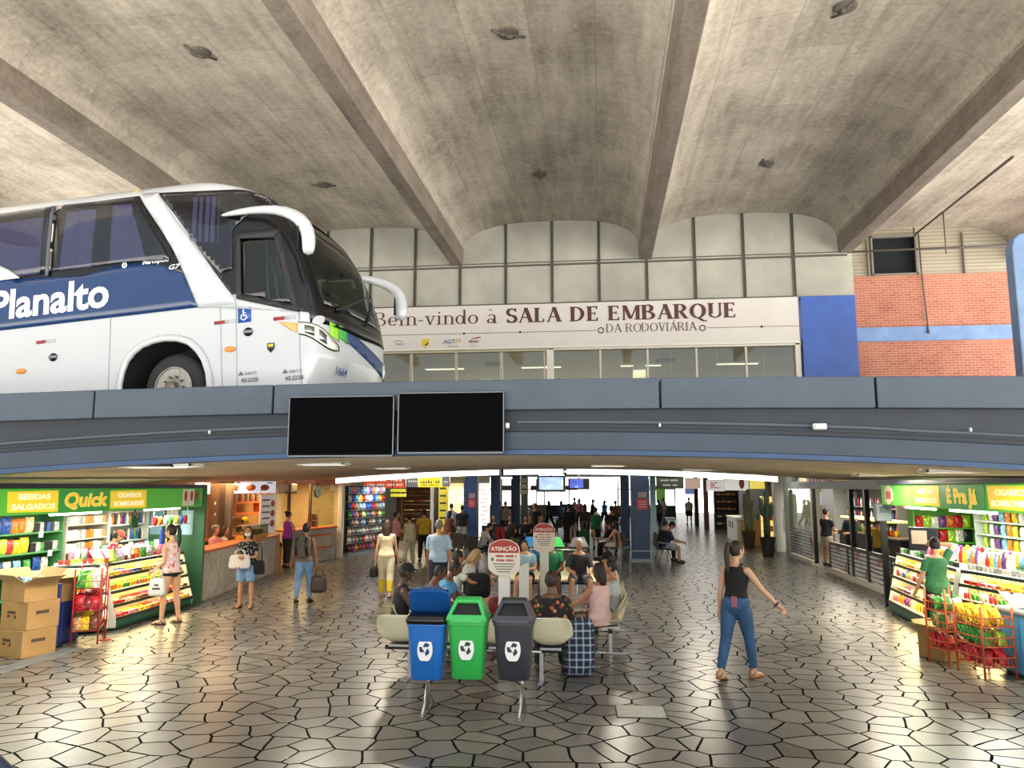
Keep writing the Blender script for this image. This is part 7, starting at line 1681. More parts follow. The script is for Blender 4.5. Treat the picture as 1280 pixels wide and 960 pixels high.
row('snack_bag', (6.35, 15.6, 1.12), (6.35, 12.2, 1.12), 15, ['white', 'lime', 'silver', 'purple', 'yellow', 'light blue', 'red'], 'standing at the back of the right kiosk counter', 'bags on the right kiosk counter', R(-90), 1.0)
t = thing('drinks_tray', 'brown tray box of blue cans on the right kiosk counter', 'box', (6.3, 11.55, 1.11), R(-75)); e = MB(); e.box((0, 0, .07), (.62, .4, .14)); e.build('tray', card, t, bevel=.01)
Mq = Matrix.Rotation(R(-75), 3, 'Z')
for k in range(18):
    p = Vector((6.3, 11.55, 1.25+.122*(k//12))) + Mq @ Vector((-.25+.1*(k % 6), -.12+.13*((k//6) % 2), 0)); put('can', p, 0, 'blue', 'stacked in the brown tray on the right kiosk counter', 'blue cans in the tray')
t = thing('price_board', 'small red and white price board beside the blue cans', 'sign', (5.78, 12.05, 1.11), R(-50)); e = MB(); e.box((0, 0, .14), (.2, .02, .28)); e.build('board', white_paint, t, bevel=.004); e = MB(); e.box((0, -.013, .14), (.1, .008, .16)); e.build('red_figure', mat('sign_red'), t)
carton('open cardboard box on the floor beside the orange snack rack', (4.72, 11.75, 0), R(25), .5, .42, .34, True, False)
t_or = wire_rack('orange wire rack of snack bags in front of the right kiosk', (4.80, 10.75, 0), R(12), .42, .5, [.14, .38, .62], .86, org_wire, .014)
GO = 'snacks in the orange wire rack'
for z, c, w_ in ((.14, ['red', 'red', 'dark red'], 'bottom'), (.38, ['green', 'lime', 'green', 'tan'], 'middle'), (.62, ['yellow', 'yellow'], 'top')):
    for dy in (-.17, -.02, .13): heap('in the %s basket of the orange wire rack' % w_, GO, (4.80-dy*math.sin(R(12)), 10.75+dy*math.cos(R(12)), z), R(12), .40, .14, 5, c, .85)
t_o2 = wire_rack('second orange wire rack half hidden behind the first one', (4.62, 11.32, 0), R(20), .40, .36, [.2, .45, .7], 1.0, org_wire, .014)
for z, c, w_ in ((.2, ['red', 'dark red'], 'bottom'), (.45, ['tan', 'brown', 'green'], 'middle'), (.7, ['green', 'white', 'dark red'], 'top')):
    for dy in (-.1, .08): heap('in the %s basket of the half hidden orange rack' % w_, GO, (4.62-dy*math.sin(R(20)), 11.32+dy*math.cos(R(20)), z), R(20), .36, .14, 4, c, .85)
# ice cream cooler at the right edge
t = thing('ice_cream_freezer', 'blue ice cream freezer with pictured ices at the right edge', 'freezer', (5.55, 10.72, 0), R(8))
e = MB(); e.box((0, 0, .41), (.9, .6, .74)); e.build('cabinet', mat('freezer_blue', '4f9ccc', .35), t, bevel=.03)
e = MB(); e.box((0, 0, .80), (.94, .64, .06)); e.build('lid', mat('freezer_grey', '9fa6a8', .35), t, bevel=.02)
e = MB(); e.box((0.02, -.305, .41), (.78, .012, .6)); e.build('picture_panel', mat('freezer_navy', '1c2a5c', .3), t)
e = MB(); e.box((-.28, -.312, .17), (.2, .01, .14)); e.build('price_patch', mat('freezer_blue'), t)
for k in range(12):
    e = MB(); x, z = -.3+.17*(k % 4)+.04*(k//4 % 2), .62-.15*(k//4); e.ell((x, -.318, z), (.055, .012, .05), 10, 6); e.build('pictured_ice', mat('ice_'+str(k % 4), ('d8d0c0', '7898d0', 'b0404c', 'c8a878')[k % 4], .4), t, True)
for s_ in (-.38, .38):
    for y in (-.22, .22): e = MB(); e.box((s_, y, .02), (.06, .06, .05)); e.build('foot', black, t)
for k in range(9): put('snack_bag', (5.2+.17*(k % 5)+rnd.uniform(-.03, .03), 10.62+.16*(k//5), .84+.02*(k % 2)), 0, ['white', 'light blue', 'red', 'blue', 'white'][k % 5], 'lying on the lid of the blue freezer', 'bags on the freezer lid', (1.1, 1.1, 1.05), (R(-55), R(12*(k % 3-1)), rnd.uniform(-.6, .6)))
# daylight screen and fittings at the far end of the hall
board_sign('green hanging banner at the far bright end of the hall', 820, 832, 611, 628, 56.0, '7ab04a', [], .3)
board_sign('pale blue shop sign at the far bright end of the hall', 856, 872, 611, 618, 58.0, '7c8cd0', [], .5)
for k, x in enumerate((-9, -6.2, -3.6, 2.2, 4.6)):
    t = thing('glazed_screen', 'tall glazed screen at the bright far end, ' + ('leftmost', 'second from the left', 'third from the left', 'second from the right', 'rightmost')[k] + ' of five', 'screen', (x, 61.5, 0), 0, 'glazed end screens')
    e = MB()
    for dx in (-1.0, 1.0): e.box((dx, 0, 1.5), (.1, .1, 3.0))
    for z in (.9, 2.2): e.box((0, 0, z), (2.0, .08, .08))
    e.build('frame', dark_metal, t); e = MB(); e.box((0, 0, .45), (1.9, .05, .85)); e.build('lower_panel', mat('screen_grey', '4a5058', .5), t)
for k, (x, y) in enumerate([(-6.5, 52), (-4.5, 56), (-2.5, 58), (3.6, 57)]):
    t = thing('ticket_booth', 'small far booth with a coloured front, ' + ('red', 'pale', 'blue', 'green')[k] + ' one', 'booth', (x, y, 0), 0, 'far booths'); e = MB(); e.box((0, 0, .55), (1.3, .8, 1.1)); e.build('counter', mat('booth_'+str(k), ('8c3430', 'c0b8b0', '3c68a8', '5c8c50')[k], .5), t, bevel=.02); e = MB(); e.box((0, 0, 2.3), (1.3, .8, .35)); e.build('header', mat('booth_head_'+str(k), ('d0c4bc', 'c07a80', 'd0d4dc', 'a8b8a0')[k], .5), t, bevel=.02)
    for s_ in (-.6, .6): e = MB(); e.box((s_, .35, 1.6), (.06, .06, 1.1)); e.build('post', dark_metal, t)
# ------------------------------------------------------------------ welcome banner with drawn serif letters
def serif_glyph(ch, T, t):
    P = []; s = (T*.55+.03) if T < .15 else .055; sh = t*.9
    def rect(x0, y0, x1, y1): P.append([(x0, y0), (x1, y0), (x1, y1), (x0, y1)])
    def V(x, y0, y1, w=None): w = w or T; rect(x-w/2, y0, x+w/2, y1)
    def sf(x, y, w=None, l=1, r=1): w = w or T; rect(x-w/2-s*l, y, x+w/2+s*r, y+sh)
    def Dg(x0, y0, x1, y1, w): P.append([(x0-w/2, y0), (x0+w/2, y0), (x1+w/2, y1), (x1-w/2, y1)])
    def arc(cx, cy, rx, ry, a0, a1, Tx=None, ty=None, n=18):
        Tx = Tx or T; ty = ty or t
        for i in range(n):
            q = []
            for a, k in ((a0+(a1-a0)*i/n, -1), (a0+(a1-a0)*i/n, 1), (a0+(a1-a0)*(i+1)/n, 1), (a0+(a1-a0)*(i+1)/n, -1)):
                a = R(a); q.append((cx+(rx+k*Tx/2)*math.cos(a), cy+(ry+k*ty/2)*math.sin(a)))
            P.append(q)
    h = T/2; xh = .66
    if ch == 'B': V(h, 0, 1); rect(0, 1-t, .30, 1); rect(0, .5, .32, .5+t); rect(0, 0, .34, t); arc(.28, .75+t/4, .19+h*.3, .25-t/4, -90, 90); arc(.32, .25+t/4, .23+h*.3, .25-t/4, -90, 90); sf(h, 0, r=0); sf(h, 1-sh, r=0); ad = .62+h
    elif ch == 'D': V(h, 0, 1); rect(0, 1-t, .26, 1); rect(0, 0, .26, t); arc(.25, .5, .38, .5-t/2, -90, 90); sf(h, 0, r=0); sf(h, 1-sh, r=0); ad = .70+h
    elif ch == 'E':
        V(h, 0, 1); rect(0, 1-t, .52, 1); rect(0, .48, .42, .48+t); rect(0, 0, .55, t); sf(h, 0, r=0); sf(h, 1-sh, r=0)
        rect(.52-t, .80, .52, 1); rect(.55-t, 0, .55, .22); rect(.42-t*.8, .40, .42, .62); ad = .62
    elif ch == 'L': V(h, 0, 1); rect(0, 0, .50, t); rect(.50-t, 0, .50, .24); sf(h, 0, r=0); sf(h, 1-sh); ad = .56
    elif ch in 'AÁ':
        Dg(.02+t/2, 0, .36, 1, t*1.1); Dg(.36, 1, .70-h*.5, 0, T*1.1); rect(.16, .32, .56, .32+t); sf(.02+t/2, 0, t); sf(.70-h*.5, 0); rect(.36-t, .97, .36+T*.5, 1.02); ad = .76
        if ch == 'Á': Dg(.38, 1.08, .50, 1.26, .07)
    elif ch == 'M': V(.08, 0, 1, t*1.2); V(.80, 0, 1); Dg(.12, 1, .42, .08, T); Dg(.44, .08, .76, 1, t*1.1); sf(.08, 0, t); sf(.80, 0); sf(.08, 1-sh, t, r=0); sf(.80, 1-sh, l=0); ad = .94
    elif ch == 'R': V(h, 0, 1); rect(0, 1-t, .30, 1); rect(0, .46, .30, .46+t); arc(.28, .73, .20+h*.3, .27-t/2, -90, 90); Dg(.32, .48, .60, 0, T); sf(h, 0); sf(h, 1-sh, r=0); sf(.62, 0, T*.6, l=0, r=.6); ad = .70
    elif ch in 'OQ':
        arc(.40, .5, .36-h*.4, .5-t/2, 0, 360, n=32); ad = .80
        if ch == 'Q': Dg(.42, .04, .70, -.20, T); rect(.62, -.22, .86, -.22+t)
    elif ch == 'U': V(.06+h, .28, 1); V(.64, .28, 1, t*1.2); arc(.35+h*.3, .30, .29-h*.2, .30-t/2, 180, 360, (T+t)/2); sf(.06+h, 1-sh); sf(.64, 1-sh, t); ad = .76
    elif ch == 'S': q = T*.9; arc(.28, .74, .21, .26-t/2, 25, 270, t*1.5, t*1.3); arc(.28, .26, .23, .26-t/2, 90, -155, q, t*1.3); arc(.28, .74, .21, .26-t/2, 120, 265, q, q*.9); arc(.28, .26, .23, .26-t/2, 85, -60, q, q*.9); rect(.46, .76, .46+t, 1); rect(.03, 0, .03+t, .26); ad = .58
    elif ch == 'V': Dg(.10, 1, .36, 0, T*1.05); Dg(.36, 0, .62, 1, t*1.1); sf(.10, 1-sh); sf(.62, 1-sh, t); ad = .72
    elif ch == 'I': V(.06+h, 0, 1); sf(.06+h, 0); sf(.06+h, 1-sh); ad = .20+T
    elif ch == 'e': arc(.25, xh/2, .22-h*.4, xh/2-t/2, 0, 320); rect(.05, xh/2-.02, .46, xh/2-.02+t); ad = .54
    elif ch == 'o': arc(.26, xh/2, .23-h*.3, xh/2-t/2, 0, 360, n=28); ad = .56
    elif ch in 'nm':
        n_ = 1 if ch == 'n' else 2; V(.06+h, 0, xh); sf(.06+h, 0); rect(.0, xh-sh, .06+T, xh)
        for k in range(n_): x0 = .06+h+.36*k; arc(x0+.18, xh-.20, .18, .20-t/2, 180, 0, T*.9); V(x0+.36, 0, xh-.20); sf(x0+.36, 0)
        ad = .58+.36*(n_-1)
    elif ch == 'd': arc(.24, xh/2, .20-h*.2, xh/2-t/2, 0, 360, n=28); V(.47, 0, 1.04); rect(.38, 1.04-sh, .47, 1.04); rect(.47, 0, .56, sh); ad = .60
    elif ch == 'i': V(.08+h, 0, xh); sf(.08+h, 0); rect(.02, xh-sh, .08+T, xh); arc(.08+h, .88, .03, .03, 0, 360, .06, .06, 10); ad = .24+h
    elif ch == 'v': Dg(.08, xh, .27, 0, T); Dg(.27, 0, .46, xh, t*1.1); sf(.08, xh-sh); sf(.46, xh-sh, t); ad = .54
    elif ch == '-': rect(.03, .29, .27, .29+t*1.3); ad = .32
    elif ch == 'à': arc(.20, .17, .17-h*.3, .17-t/2, 0, 360, n=20); V(.40, .05, xh-.16); arc(.24, xh-.18, .16, .18-t/2, 0, 150); rect(.38, 0, .52, sh); Dg(.24, .92, .12, 1.06, .07); V(.41, 0, .2); ad = .56
    else: ad = .30
    return P, ad
def serif_line(txt, x0, x1, zb_, cap, T, t, parent, m, name='lettering', y=-.0):
    polys = []; x = 0
    for ch in txt:
        P, ad = serif_glyph(ch, T, t); polys += [[(p+x, q) for p, q in poly] for poly in P]; x += ad+(.07 if T < .15 else .10)
    x -= .07; k = (x1-x0)/x; e = MB()
    for i_, poly in enumerate(polys): e.add([(x0+p*k, y-.00004*i_, zb_+q*cap) for p, q in poly], [tuple(range(len(poly)))])
    o = e.build(name, m, parent, fix=False); so = o.modifiers.new('t', 'SOLIDIFY'); so.thickness = .004; so.offset = 0
    return o
BY = 23.86
bn = thing('welcome_banner', 'long white banner reading Bem-vindo à SALA DE EMBARQUE over the waiting room windows', 'banner', (0, BY, 0))
xr, xl = U(999, 400, BY).x, -9.2
e = MB(); e.box(((xr+xl)/2, .06, 7.44), (xr-xl, .06, 1.42)); e.build('sheet', mat('banner_white', 'cfccc9', .6, fn=noisy(.03, 1.5)), bn, bevel=.004)
e = MB(); e.box(((xr+xl)/2, .05, 6.735), (xr-xl, .12, .05)); e.build('bottom_batten', mat('white_frame'), bn)
e = MB(); e.box(((xr+xl)/2, .05, 8.165), (xr-xl, .10, .03)); e.build('top_batten', trim_dark, bn)
wine = mat('banner_wine', '4c2428', .6); X_ = lambda px: U(px, 400, BY).x; Z_ = lambda px, py: U(px, py, BY).z
serif_line('Bem-vindo à', X_(468), X_(622), 7.55, .45, .105, .05, bn, wine, y=.022)
serif_line('SALA DE EMBARQUE', X_(633), X_(922), 7.55, .47, .205, .075, bn, wine, 'bold_lettering', y=.022)
serif_line('DA RODOVIÁRIA', X_(758), X_(871), 7.17, .27, .10, .05, bn, wine, 'small_lettering', y=.022)
e = MB()
for a_, b_ in ((X_(380), X_(746)), (X_(884), X_(998))): e.box(((a_+b_)/2, .024, 7.24), (b_-a_, .008, .018))
e.build('rule_line', mat('rule_line', '7c5a5a', .6), bn)
for px in (751, 878):
    e = MB(); q = [(X_(px)+.085*math.cos(2*PI*k/24), .02, 7.24+.085*math.sin(2*PI*k/24)) for k in range(25)]; e.tube(q, .016, 6, caps=False); e.build('ring_mark', wine, bn, True)
for px in (580, 650, 952): e = MB(); e.ell((X_(px), .022, 7.24), (.04, .008, .04), 10, 6); e.build('dot_mark', wine, bn, True)
zl_ = 6.92
e = MB(); e.tube([(X_(492)+.3*k/8, .022, zl_+.09+.05*math.sin(PI*k/8)) for k in range(9)], .012, 6); e.build('logo_arc', mat('logo_blue', '6c86b4', .5), bn)
lettering('#6', .10, mat('logo_grey', '8c94a4', .5), bn, (X_(501), .02, zl_+.02), 0, 0)
e = MB(); e.prism([(X_(532)-.12, zl_+.17), (X_(532)+.12, zl_+.17), (X_(532)+.12, zl_), (X_(532), zl_-.14), (X_(532)-.12, zl_)], .018, .026); e.build('logo_shield', mat('logo_shield', 'cdbb3a', .5), bn)
e = MB(); e.prism([(X_(532)-.03, zl_-.02), (X_(532)+.10, zl_+.06), (X_(532)+.09, zl_+.01), (X_(532)+.02, zl_-.05)], .012, .02); e.build('logo_mark', mat('logo_black', '2a2a24', .5), bn)
lettering('AGT', .19, mat('logo_navy', '3c4c94', .5), bn, (X_(561), .02, zl_+.06), 0, .012, shear=.25); lettering('20', .19, mat('logo_gold', 'c8a43c', .5), bn, (X_(571.5), .02, zl_+.08), 0, .01, shear=.25)
lettering('#10', .06, mat('logo_grey'), bn, (X_(566), .02, zl_-.09), 0, 0)
lettering('#5', .12, mat('logo_brown', '8c6a64', .5), bn, (X_(592), .02, zl_+.05), 0, .005, shear=.2); lettering('#9', .05, mat('logo_grey'), bn, (X_(592), .02, zl_-.09), 0, 0)
e = MB(); e.tube([(X_(588)+.36*k/6, .022, zl_+.14+.05*k/6) for k in range(7)], [.004, .012, .016, .02, .022, .018, .006], 6); e.build('logo_swoosh', mat('logo_red', 'b04838', .5), bn)
# ------------------------------------------------------------------ the people
LT = 'c99a7c'; MD = 'b07f60'; DK = '6a4632'; VD = '4a3024'
floral_dark = printed('floral_dark', '1c1714', ['b0603c', '5c5a34', 'c98a5a', '7c3a2c'], 15, .34)
polka = printed('polka', '14141a', ['dcdcdc', 'c8c8cc'], 26, .28); floral_pale = printed('floral_pale', 'c4cbb0', ['d0a078', '7c9a70', 'c46a5a', 'e0d8c0'], 9, .3)
pattern_grey = printed('pattern_grey', 'aab0b0', ['3c4450', '6c7480', 'd0d4d4'], 13, .3); pink_print = printed('pink_print', 'd8c0bc', ['b8585c', 'd08c88', 'e8dcd8'], 12, .34); dk_floral = printed('dots_dark', '1a181c', ['c8c4c0'], 20, .2); blue_floral = printed('blue_floral', 'b4c0c4', ['3c5870', 'd8dcd8', '6c7c84'], 11, .32)
denim = mat('cloth_denim', '2f5378', .8, fn=noisy(.3, 5)); denim_l = mat('cloth_denim_light', '6c8fb8', .8, fn=noisy(.25, 5))
# --- walking and standing, nearest first
pw = person('woman walking in a black sleeveless top and blue jeans on the right of the floor', 1.64, 10.15, -38, 1.69,
  dict(lean=3, legs=((-16, 1, 6, 10), (16, 2, 6, 0)), arms=((-6, 10, 8, 4), (14, 34, 12, -4)), head=(4, -22)), ('tank', cloth('121214'), .06), ('jeans', denim), shoes=('8a5c34',), hair=('pony', 'brown'), sk=LT, lod=0, fem=True)
p = world_of(pw, pw['T']((.05, -.142, .03))); e = MB(); e.box((0, 0, 0), (.075, .014, .13)); tag(e.build('phone', mat('phone_case', 'a0586c', .4), loc=p, rz=R(-38), bevel=.006), 'phone in a dull pink case in the back pocket of the blue jeans', 'phone')
w_ = world_of(pw, pw['arms'][1][2]); e = MB(); d_ = (pw['arms'][1][2]-pw['arms'][1][1]).normalized(); e.tube([pw['arms'][1][2]-d_*.035, pw['arms'][1][2]-d_*.012], .033, 14); e.v = [tuple(Vector(q)*pw['k']) for q in e.v]; e.build('wristband', black, pw['root'], True)
pg = person('woman in a pink print blouse and black shorts standing at the left candy gondola', -7.52, 12.98, 78, 1.69, dict(STAND, lean=2, legs=((4, 4, 3), (-5, 4, 3)), arms=((-8, 10, 62, 4), (6, 8, 50, 16)), head=(8, 12)), ('sleeveless', pink_print), ('hotpants', cloth('17171b')), shoes=('2a2422',), hair=('pony', 'darkbrown'), sk=LT, lod=0, fem=True)
ha = world_of(pg, pg['arms'][0][1].lerp(pg['arms'][0][2], .45)); hb = handbag('white plastic carrier bag hanging from the arm of the woman in pink print', (ha.x, ha.y-.02, ha.z-.50), R(10), mat('bag_plastic', 'd4d6d4', .4), .28, .30, .12, .17, 'carrier_bag', hm=mat('bag_plastic'))
e = MB(); e.box((0, -.058, .13), (.13, .01, .03)); e.box((.0, -.056, .19), (.07, .01, .03)); e.build('printed_mark', mat('notice_ink2', '3a3c40', .6), hb)
pm = person('woman in a face mask, black polka dot blouse and denim shorts holding a bag', -7.02, 14.85, 188, 1.57, dict(STAND, legs=((3, 4, 2), (-2, 4, 2)), arms=((10, 10, 78, 42), (12, 12, 80, 40)), head=(2, 4)), ('tee', polka), ('bermuda', denim_l), shoes=('5a3c2c',), hair=('shoulder', 'darkbrown'), sk=MD, lod=0, fem=True, mask=True)
q = world_of(pm, (.07, .28, pm['C'].z+.12)); handbag('white handbag with red flower pattern in the arms of the masked woman', (q.x, q.y, q.z-.20), R(8), printed('bag_flowers', 'd6d2cc', ['a8484c', '8c8c88'], 16, .25), .42, .27, .13, .10)
q = world_of(pm, (-.25, .02, pm['C'].z-.22)); handbag('black shoulder bag hanging at the hip of the masked woman', (q.x, q.y, q.z-.02), R(20), cloth('141418'), .26, .27, .12, .34, 'shoulder_bag')
pb = person('person walking away in jeans with a grey rucksack and a brown bag', -6.13, 15.6, 6, 1.62, dict(lean=3, legs=((-14, 1, 4, 4), (12, 1, 8, 8)), arms=((2, 14, 10, -4), (0, 12, 4, 2)), head=(0, 8)), ('tank', cloth('6a5a4c')), ('jeans', denim_l), shoes='1c1a1a', hair=('short', 'black'), sk='8a5c44', lod=0, fem=True)
q = world_of(pb, pb['T']((0, -.20, .05))); backpack('grey brown rucksack on the back of the person in jeans', (q.x, q.y, q.z), R(186), cloth('55504a'), .31, .42, .17, 0, cloth('625c54'))
q = world_of(pb, pb['arms'][1][2]); handbag('dark brown travel bag carried low by the person in jeans', (q.x+.05, q.y, q.z-.56), R(15), mat('leather_brown', '3c2622', .5), .34, .34, .2, .17)
pc = person('woman with long brown hair in a cream top and cream trousers yellow at the hem', -4.70, 16.65, 12, 1.66, dict(WALK, lean=2, legs=((12, 1, 6, 0), (-12, 1, 8, 20)), arms=((-8, 10, 10, 2), (6, 11, 8, 2))), ('sleeveless', cloth('d8c8a8')), ('pants', mat('cream_ombre', 'd8cda8', .8, fn=lambda n, c: n.link(n.ramp(n.math('MULTIPLY', n.new('SeparateXYZ').outputs[2] if False else (lambda s_: (n.link(n.coord('Object'), s_.inputs[0]), s_.outputs[2])[1])(n.new('SeparateXYZ')), 1.0), [(.0, lin('d8b818')), (.34, lin('dcc42c')), (.40, lin('dcd2b0')), (1, lin('dcd4b8'))]), n.b.inputs['Base Color']))), shoes='c0a890', hair=('long', 'brown'), sk=LT, lod=1, fem=True)
q = world_of(pc, pc['arms'][0][2]); handbag('dark handbag held by the woman in cream trousers', (q.x-.02, q.y, q.z-.36), R(80), cloth('221c1c'), .26, .22, .12, .14)
person('woman in a pale floral jumpsuit walking away at the far left', -5.95, 23.6, 8, 1.56, WALK2, ('sleeveless', floral_pale), ('wide', floral_pale), shoes='b09a84', hair=('bun', 'black'), sk=LT, lod=1, fem=True, facef=False)
person('person in a pink shirt and dark trousers beside the floral jumpsuit', -6.45, 23.9, -70, 1.60, dict(STAND, arms=((24, 10, 60, 10), (20, 10, 55, 10))), ('tee', cloth('d890ac')), ('pants', cloth('1a1c22')), hair=('short', 'black'), sk=LT, lod=1)
person('man in a yellow shirt and black trousers under the yellow sign', -5.72, 24.6, 10, 1.66, STAND, ('tee', cloth('c9a428')), ('pants', cloth('16161a')), hair=('short', 'black'), sk=MD, lod=1, facef=False)
person('man in a light blue shirt walking away on the left of the island', -3.45, 16.2, 6, 1.72, dict(WALK2, arms=((10, 8, 10, 4), (-6, 9, 12, 4))), ('half', cloth('9fbcd8'), -.10), ('pants', cloth('1c2436')), shoes='17181c', hair=('short', 'grey'), sk=MD, lod=0, girth=1.1, facef=False)
person('man in a white shirt at the yellow menu column', -5.95, 30.3, 30, 1.72, STAND, ('tee', cloth('c8ccd0')), ('pants', cloth('1b1e26')), hair=('short', 'black'), sk=MD, lod=2)
person('man in a black shirt and pale shorts left of the nearest blue pillar', -5.35, 29.4, 15, 1.68, STAND, ('tee', cloth('17171a')), ('bermuda', cloth('b8b4a8')), hair=('short', 'black'), sk=DK, lod=2)
person('woman in a rust dress left of the nearest blue pillar', -5.62, 28.2, -30, 1.55, WALK, ('cap', cloth('7c4434')), ('skirt', cloth('8a4a38'), .8), hair=('shoulder', 'darkbrown'), sk=MD, lod=2, fem=True)
pp_ = person('woman in a purple top standing behind the gap of the food counter', -9.32, 22.3, -35, 1.66, dict(STAND, arms=((30, 8, 60, 20), (30, 8, 60, 20))), ('sleeveless', cloth('9c3cb0')), ('jeans', cloth('2a2c34')), hair=('bun', 'black'), sk=LT, lod=1, fem=True)
# --- behind the marble counter
def stool(label, x, y):
    t = thing('bar_stool', label, 'stool', (x, y, 0), 0, 'stools behind the food counter'); e = MB(); e.lathe([(.17, .0), (.17, .03), (.03, .05), (.03, .58), (.16, .60), (.17, .64), (.0, .65)], seg=16); e.build('body', dark_metal, t, True, auto=40)
    e = MB(); e.lathe([(.165, .652), (.17, .68), (.15, .695), (0, .70)], seg=16); e.build('cushion', mat('cushion_orange', 'b4562c', .6), t, True, auto=40)
SITB = dict(SIT, seat=.62, legs=((70, 6, 70), (70, 6, 70)), arms=((30, 8, 60, 30), (30, 8, 60, 30)))
for x, y, f, h, tp, hr, sk_, lab in ((-9.3, 17.85, -110, 1.62, cloth('c8889a'), ('curly', 'grey'), LT, 'grey haired person in pink seated behind the food counter'), (-9.42, 18.5, -60, 1.5, cloth('d8c8c0'), ('shoulder', 'brown'), LT, 'person in a pale top seated between two others behind the food counter'), (-9.35, 19.15, -50, 1.45, cloth('8c6a5c'), ('short', 'black'), MD, 'child in a brown top seated farthest of three behind the food counter')):
    stool('bar stool under the '+lab.split(' seated')[0], x, y); person(lab, x, y, f, h, SITB, ('tee', tp), ('pants', cloth('3a3634')), hair=hr, sk=sk_, lod=1, fem=True)
person('cook in a yellow cap and striped top behind the food counter', -9.62, 20.0, -70, 1.56, dict(STAND, arms=((30, 8, 50, 10), (20, 8, 60, 10)), head=(14, 0)), ('tee', cloth('8a7068')), ('pants', cloth('2a2624')), hair=('short', 'black'), sk=MD, lod=1, cap='d8b828', fem=True)
person('cook in an orange shirt at the back of the kitchen', -10.4, 18.4, 80, 1.68, STAND, ('tee', cloth('d0804c')), ('pants', cloth('2a2624')), hair=('short', 'black'), sk=LT, lod=2)
person('kiosk keeper in a green shirt and red cap bending inside the left kiosk', -9.36, 13.75, -55, 1.60, dict(STAND, lean=22, arms=((40, 8, 40, 10), (40, 8, 40, 10)), head=(20, 0)), ('tee', cloth('2f7a58')), ('pants', cloth('23262c')), hair=('short', 'black'), sk=MD, lod=1, cap='b0402c')
# --- right kiosk clerk and restaurant guests
person('kiosk clerk in a green shirt and black trousers with a hand raised to the head', 5.0, 12.55, 12, 1.60, dict(STAND, legs=((3, 3, 4), (-6, 4, 4)), arms=((10, 14, 20, 8), (.10, .13, .66)), head=(14, -24)), ('tee', cloth('2c6a44'), -.10), ('pants', cloth('141418')), shoes='2a2a30', hair=('bun', 'black'), sk=LT, lod=0, fem=True, girth=1.12, facef=False)
person('man in a dark shirt and pale shorts in the restaurant doorway', 6.72, 24.6, -60, 1.72, dict(STAND, arms=((18, 8, 50, 8), (18, 8, 60, 10))), ('tee', cloth('1c222e')), ('bermuda', cloth('b4ac9c')), hair=('short', 'black'), sk=LT, lod=1)
person('man in a dark jacket inside the restaurant beside the doorway', 7.15, 23.6, 120, 1.74, dict(STAND, arms=((20, 8, 60, 12), (20, 8, 60, 12))), ('long', cloth('1a2a30')), ('pants', cloth('1c1e22')), hair=('short', 'grey'), sk=LT, lod=1)
person('guest in a yellow top further back in the restaurant', 7.0, 20.9, -70, 1.62, STAND, ('tee', cloth('b89430')), ('pants', cloth('26282c')), hair=('short', 'black'), sk=MD, lod=2)
# --- seated round the island
person('man in a black cap and black tank top in the left seat row', -2.78, 10.5, -72, 1.72, dict(SITFWD, lean=8, head=(4, 6)), ('tank', cloth('111114')), ('bermuda', cloth('3a3c44')), hair=('short', 'black'), sk=VD, lod=0, cap='101012')
person('dark haired person behind the man in the black cap', -2.55, 11.22, -80, 1.60, dict(SITFWD, lean=14), ('tee', cloth('4a5058')), ('jeans', cloth('2a3040')), hair=('short', 'darkbrown'), sk=DK, lod=1)
person('person in a bright blue shirt in the left seat row', -2.5, 11.87, -85, 1.62, dict(SITFWD, lean=20), ('tee', cloth('4c94cc')), ('jeans', cloth('2a3040')), hair=('short', 'black'), sk=DK, lod=1)
pv = person('woman in a white top and patterned trousers resting an arm on a black bag', -2.52, 12.9, -72, 1.70, dict(SIT, lean=10, arms=((40, 12, 20, 12), (58, 10, 25, 20)), head=(4, 10)), ('tee', cloth('ccd4cc')), ('pants', blue_floral), hair=('short', 'black'), sk=MD, lod=0, fem=True, girth=1.1)
rbx = MB(); rbox(rbx, (0, 0, .2), (.34, .44, .4)); q = world_of(pv, (.06, .42, .50)); t = thing('holdall', 'black holdall on the lap of the woman in the white top', 'bag', (q.x, q.y, q.z+.03), R(-72)); rbx.build('bag_body', cloth('121216'), t, True); e = MB(); e.tube([(-.1, 0, .38), (-.06, 0, .46), (.06, 0, .46), (.1, 0, .38)], .014, 6); e.build('handle', black, t, True)
pbw = person('blonde woman in a patterned top looking at a phone in the left seat row', -2.5, 13.95, -75, 1.66, dict(SIT, lean=16, arms=((36, 8, 62, 18), (36, 8, 66, 20)), head=(24, 0)), ('tee', pattern_grey), ('shorts', cloth('1a1a1e')), hair=('shoulder', 'blond'), sk=LT, lod=1, fem=True, girth=1.08)
q = world_of(pbw, pbw['arms'][1][2]); e = MB(); e.box((0, 0, 0), (.075, .012, .15), rot=(R(-30), 0, R(-75))); tag(e.build('phone', black, loc=(q.x+.10, q.y+.02, q.z+.04), bevel=.006), 'black phone in the hands of the blonde woman', 'phone')
suitcase('red suitcase standing inside the island behind the green bin', (-1.62, 12.4, 0), R(15), mat('case_red', '7c1c26', .45), .40, .58, .26, False)
person('person in a light blue top and black shorts behind the nearer attention sign', -1.62, 16.35, 178, 1.66, dict(SIT, lean=10, arms=((24, 8, 70, 26), (24, 8, 70, 26)), head=(20, 0)), ('tee', cloth('9cc4d4')), ('shorts', cloth('1a1a20')), hair=('short', 'brown'), sk=LT, lod=1)
person('man in a green shirt facing the viewer in the far seat row', -1.1, 16.4, 180, 1.70, dict(SIT, lean=4, legs=((84, 12, 84), (84, 12, 84)), arms=((20, 14, 60, 30), (20, 14, 60, 30))), ('tee', cloth('1f7a4e'), -.08), ('shorts', cloth('2c2420')), hair=('short', 'black'), sk=DK, lod=1, girth=1.2)
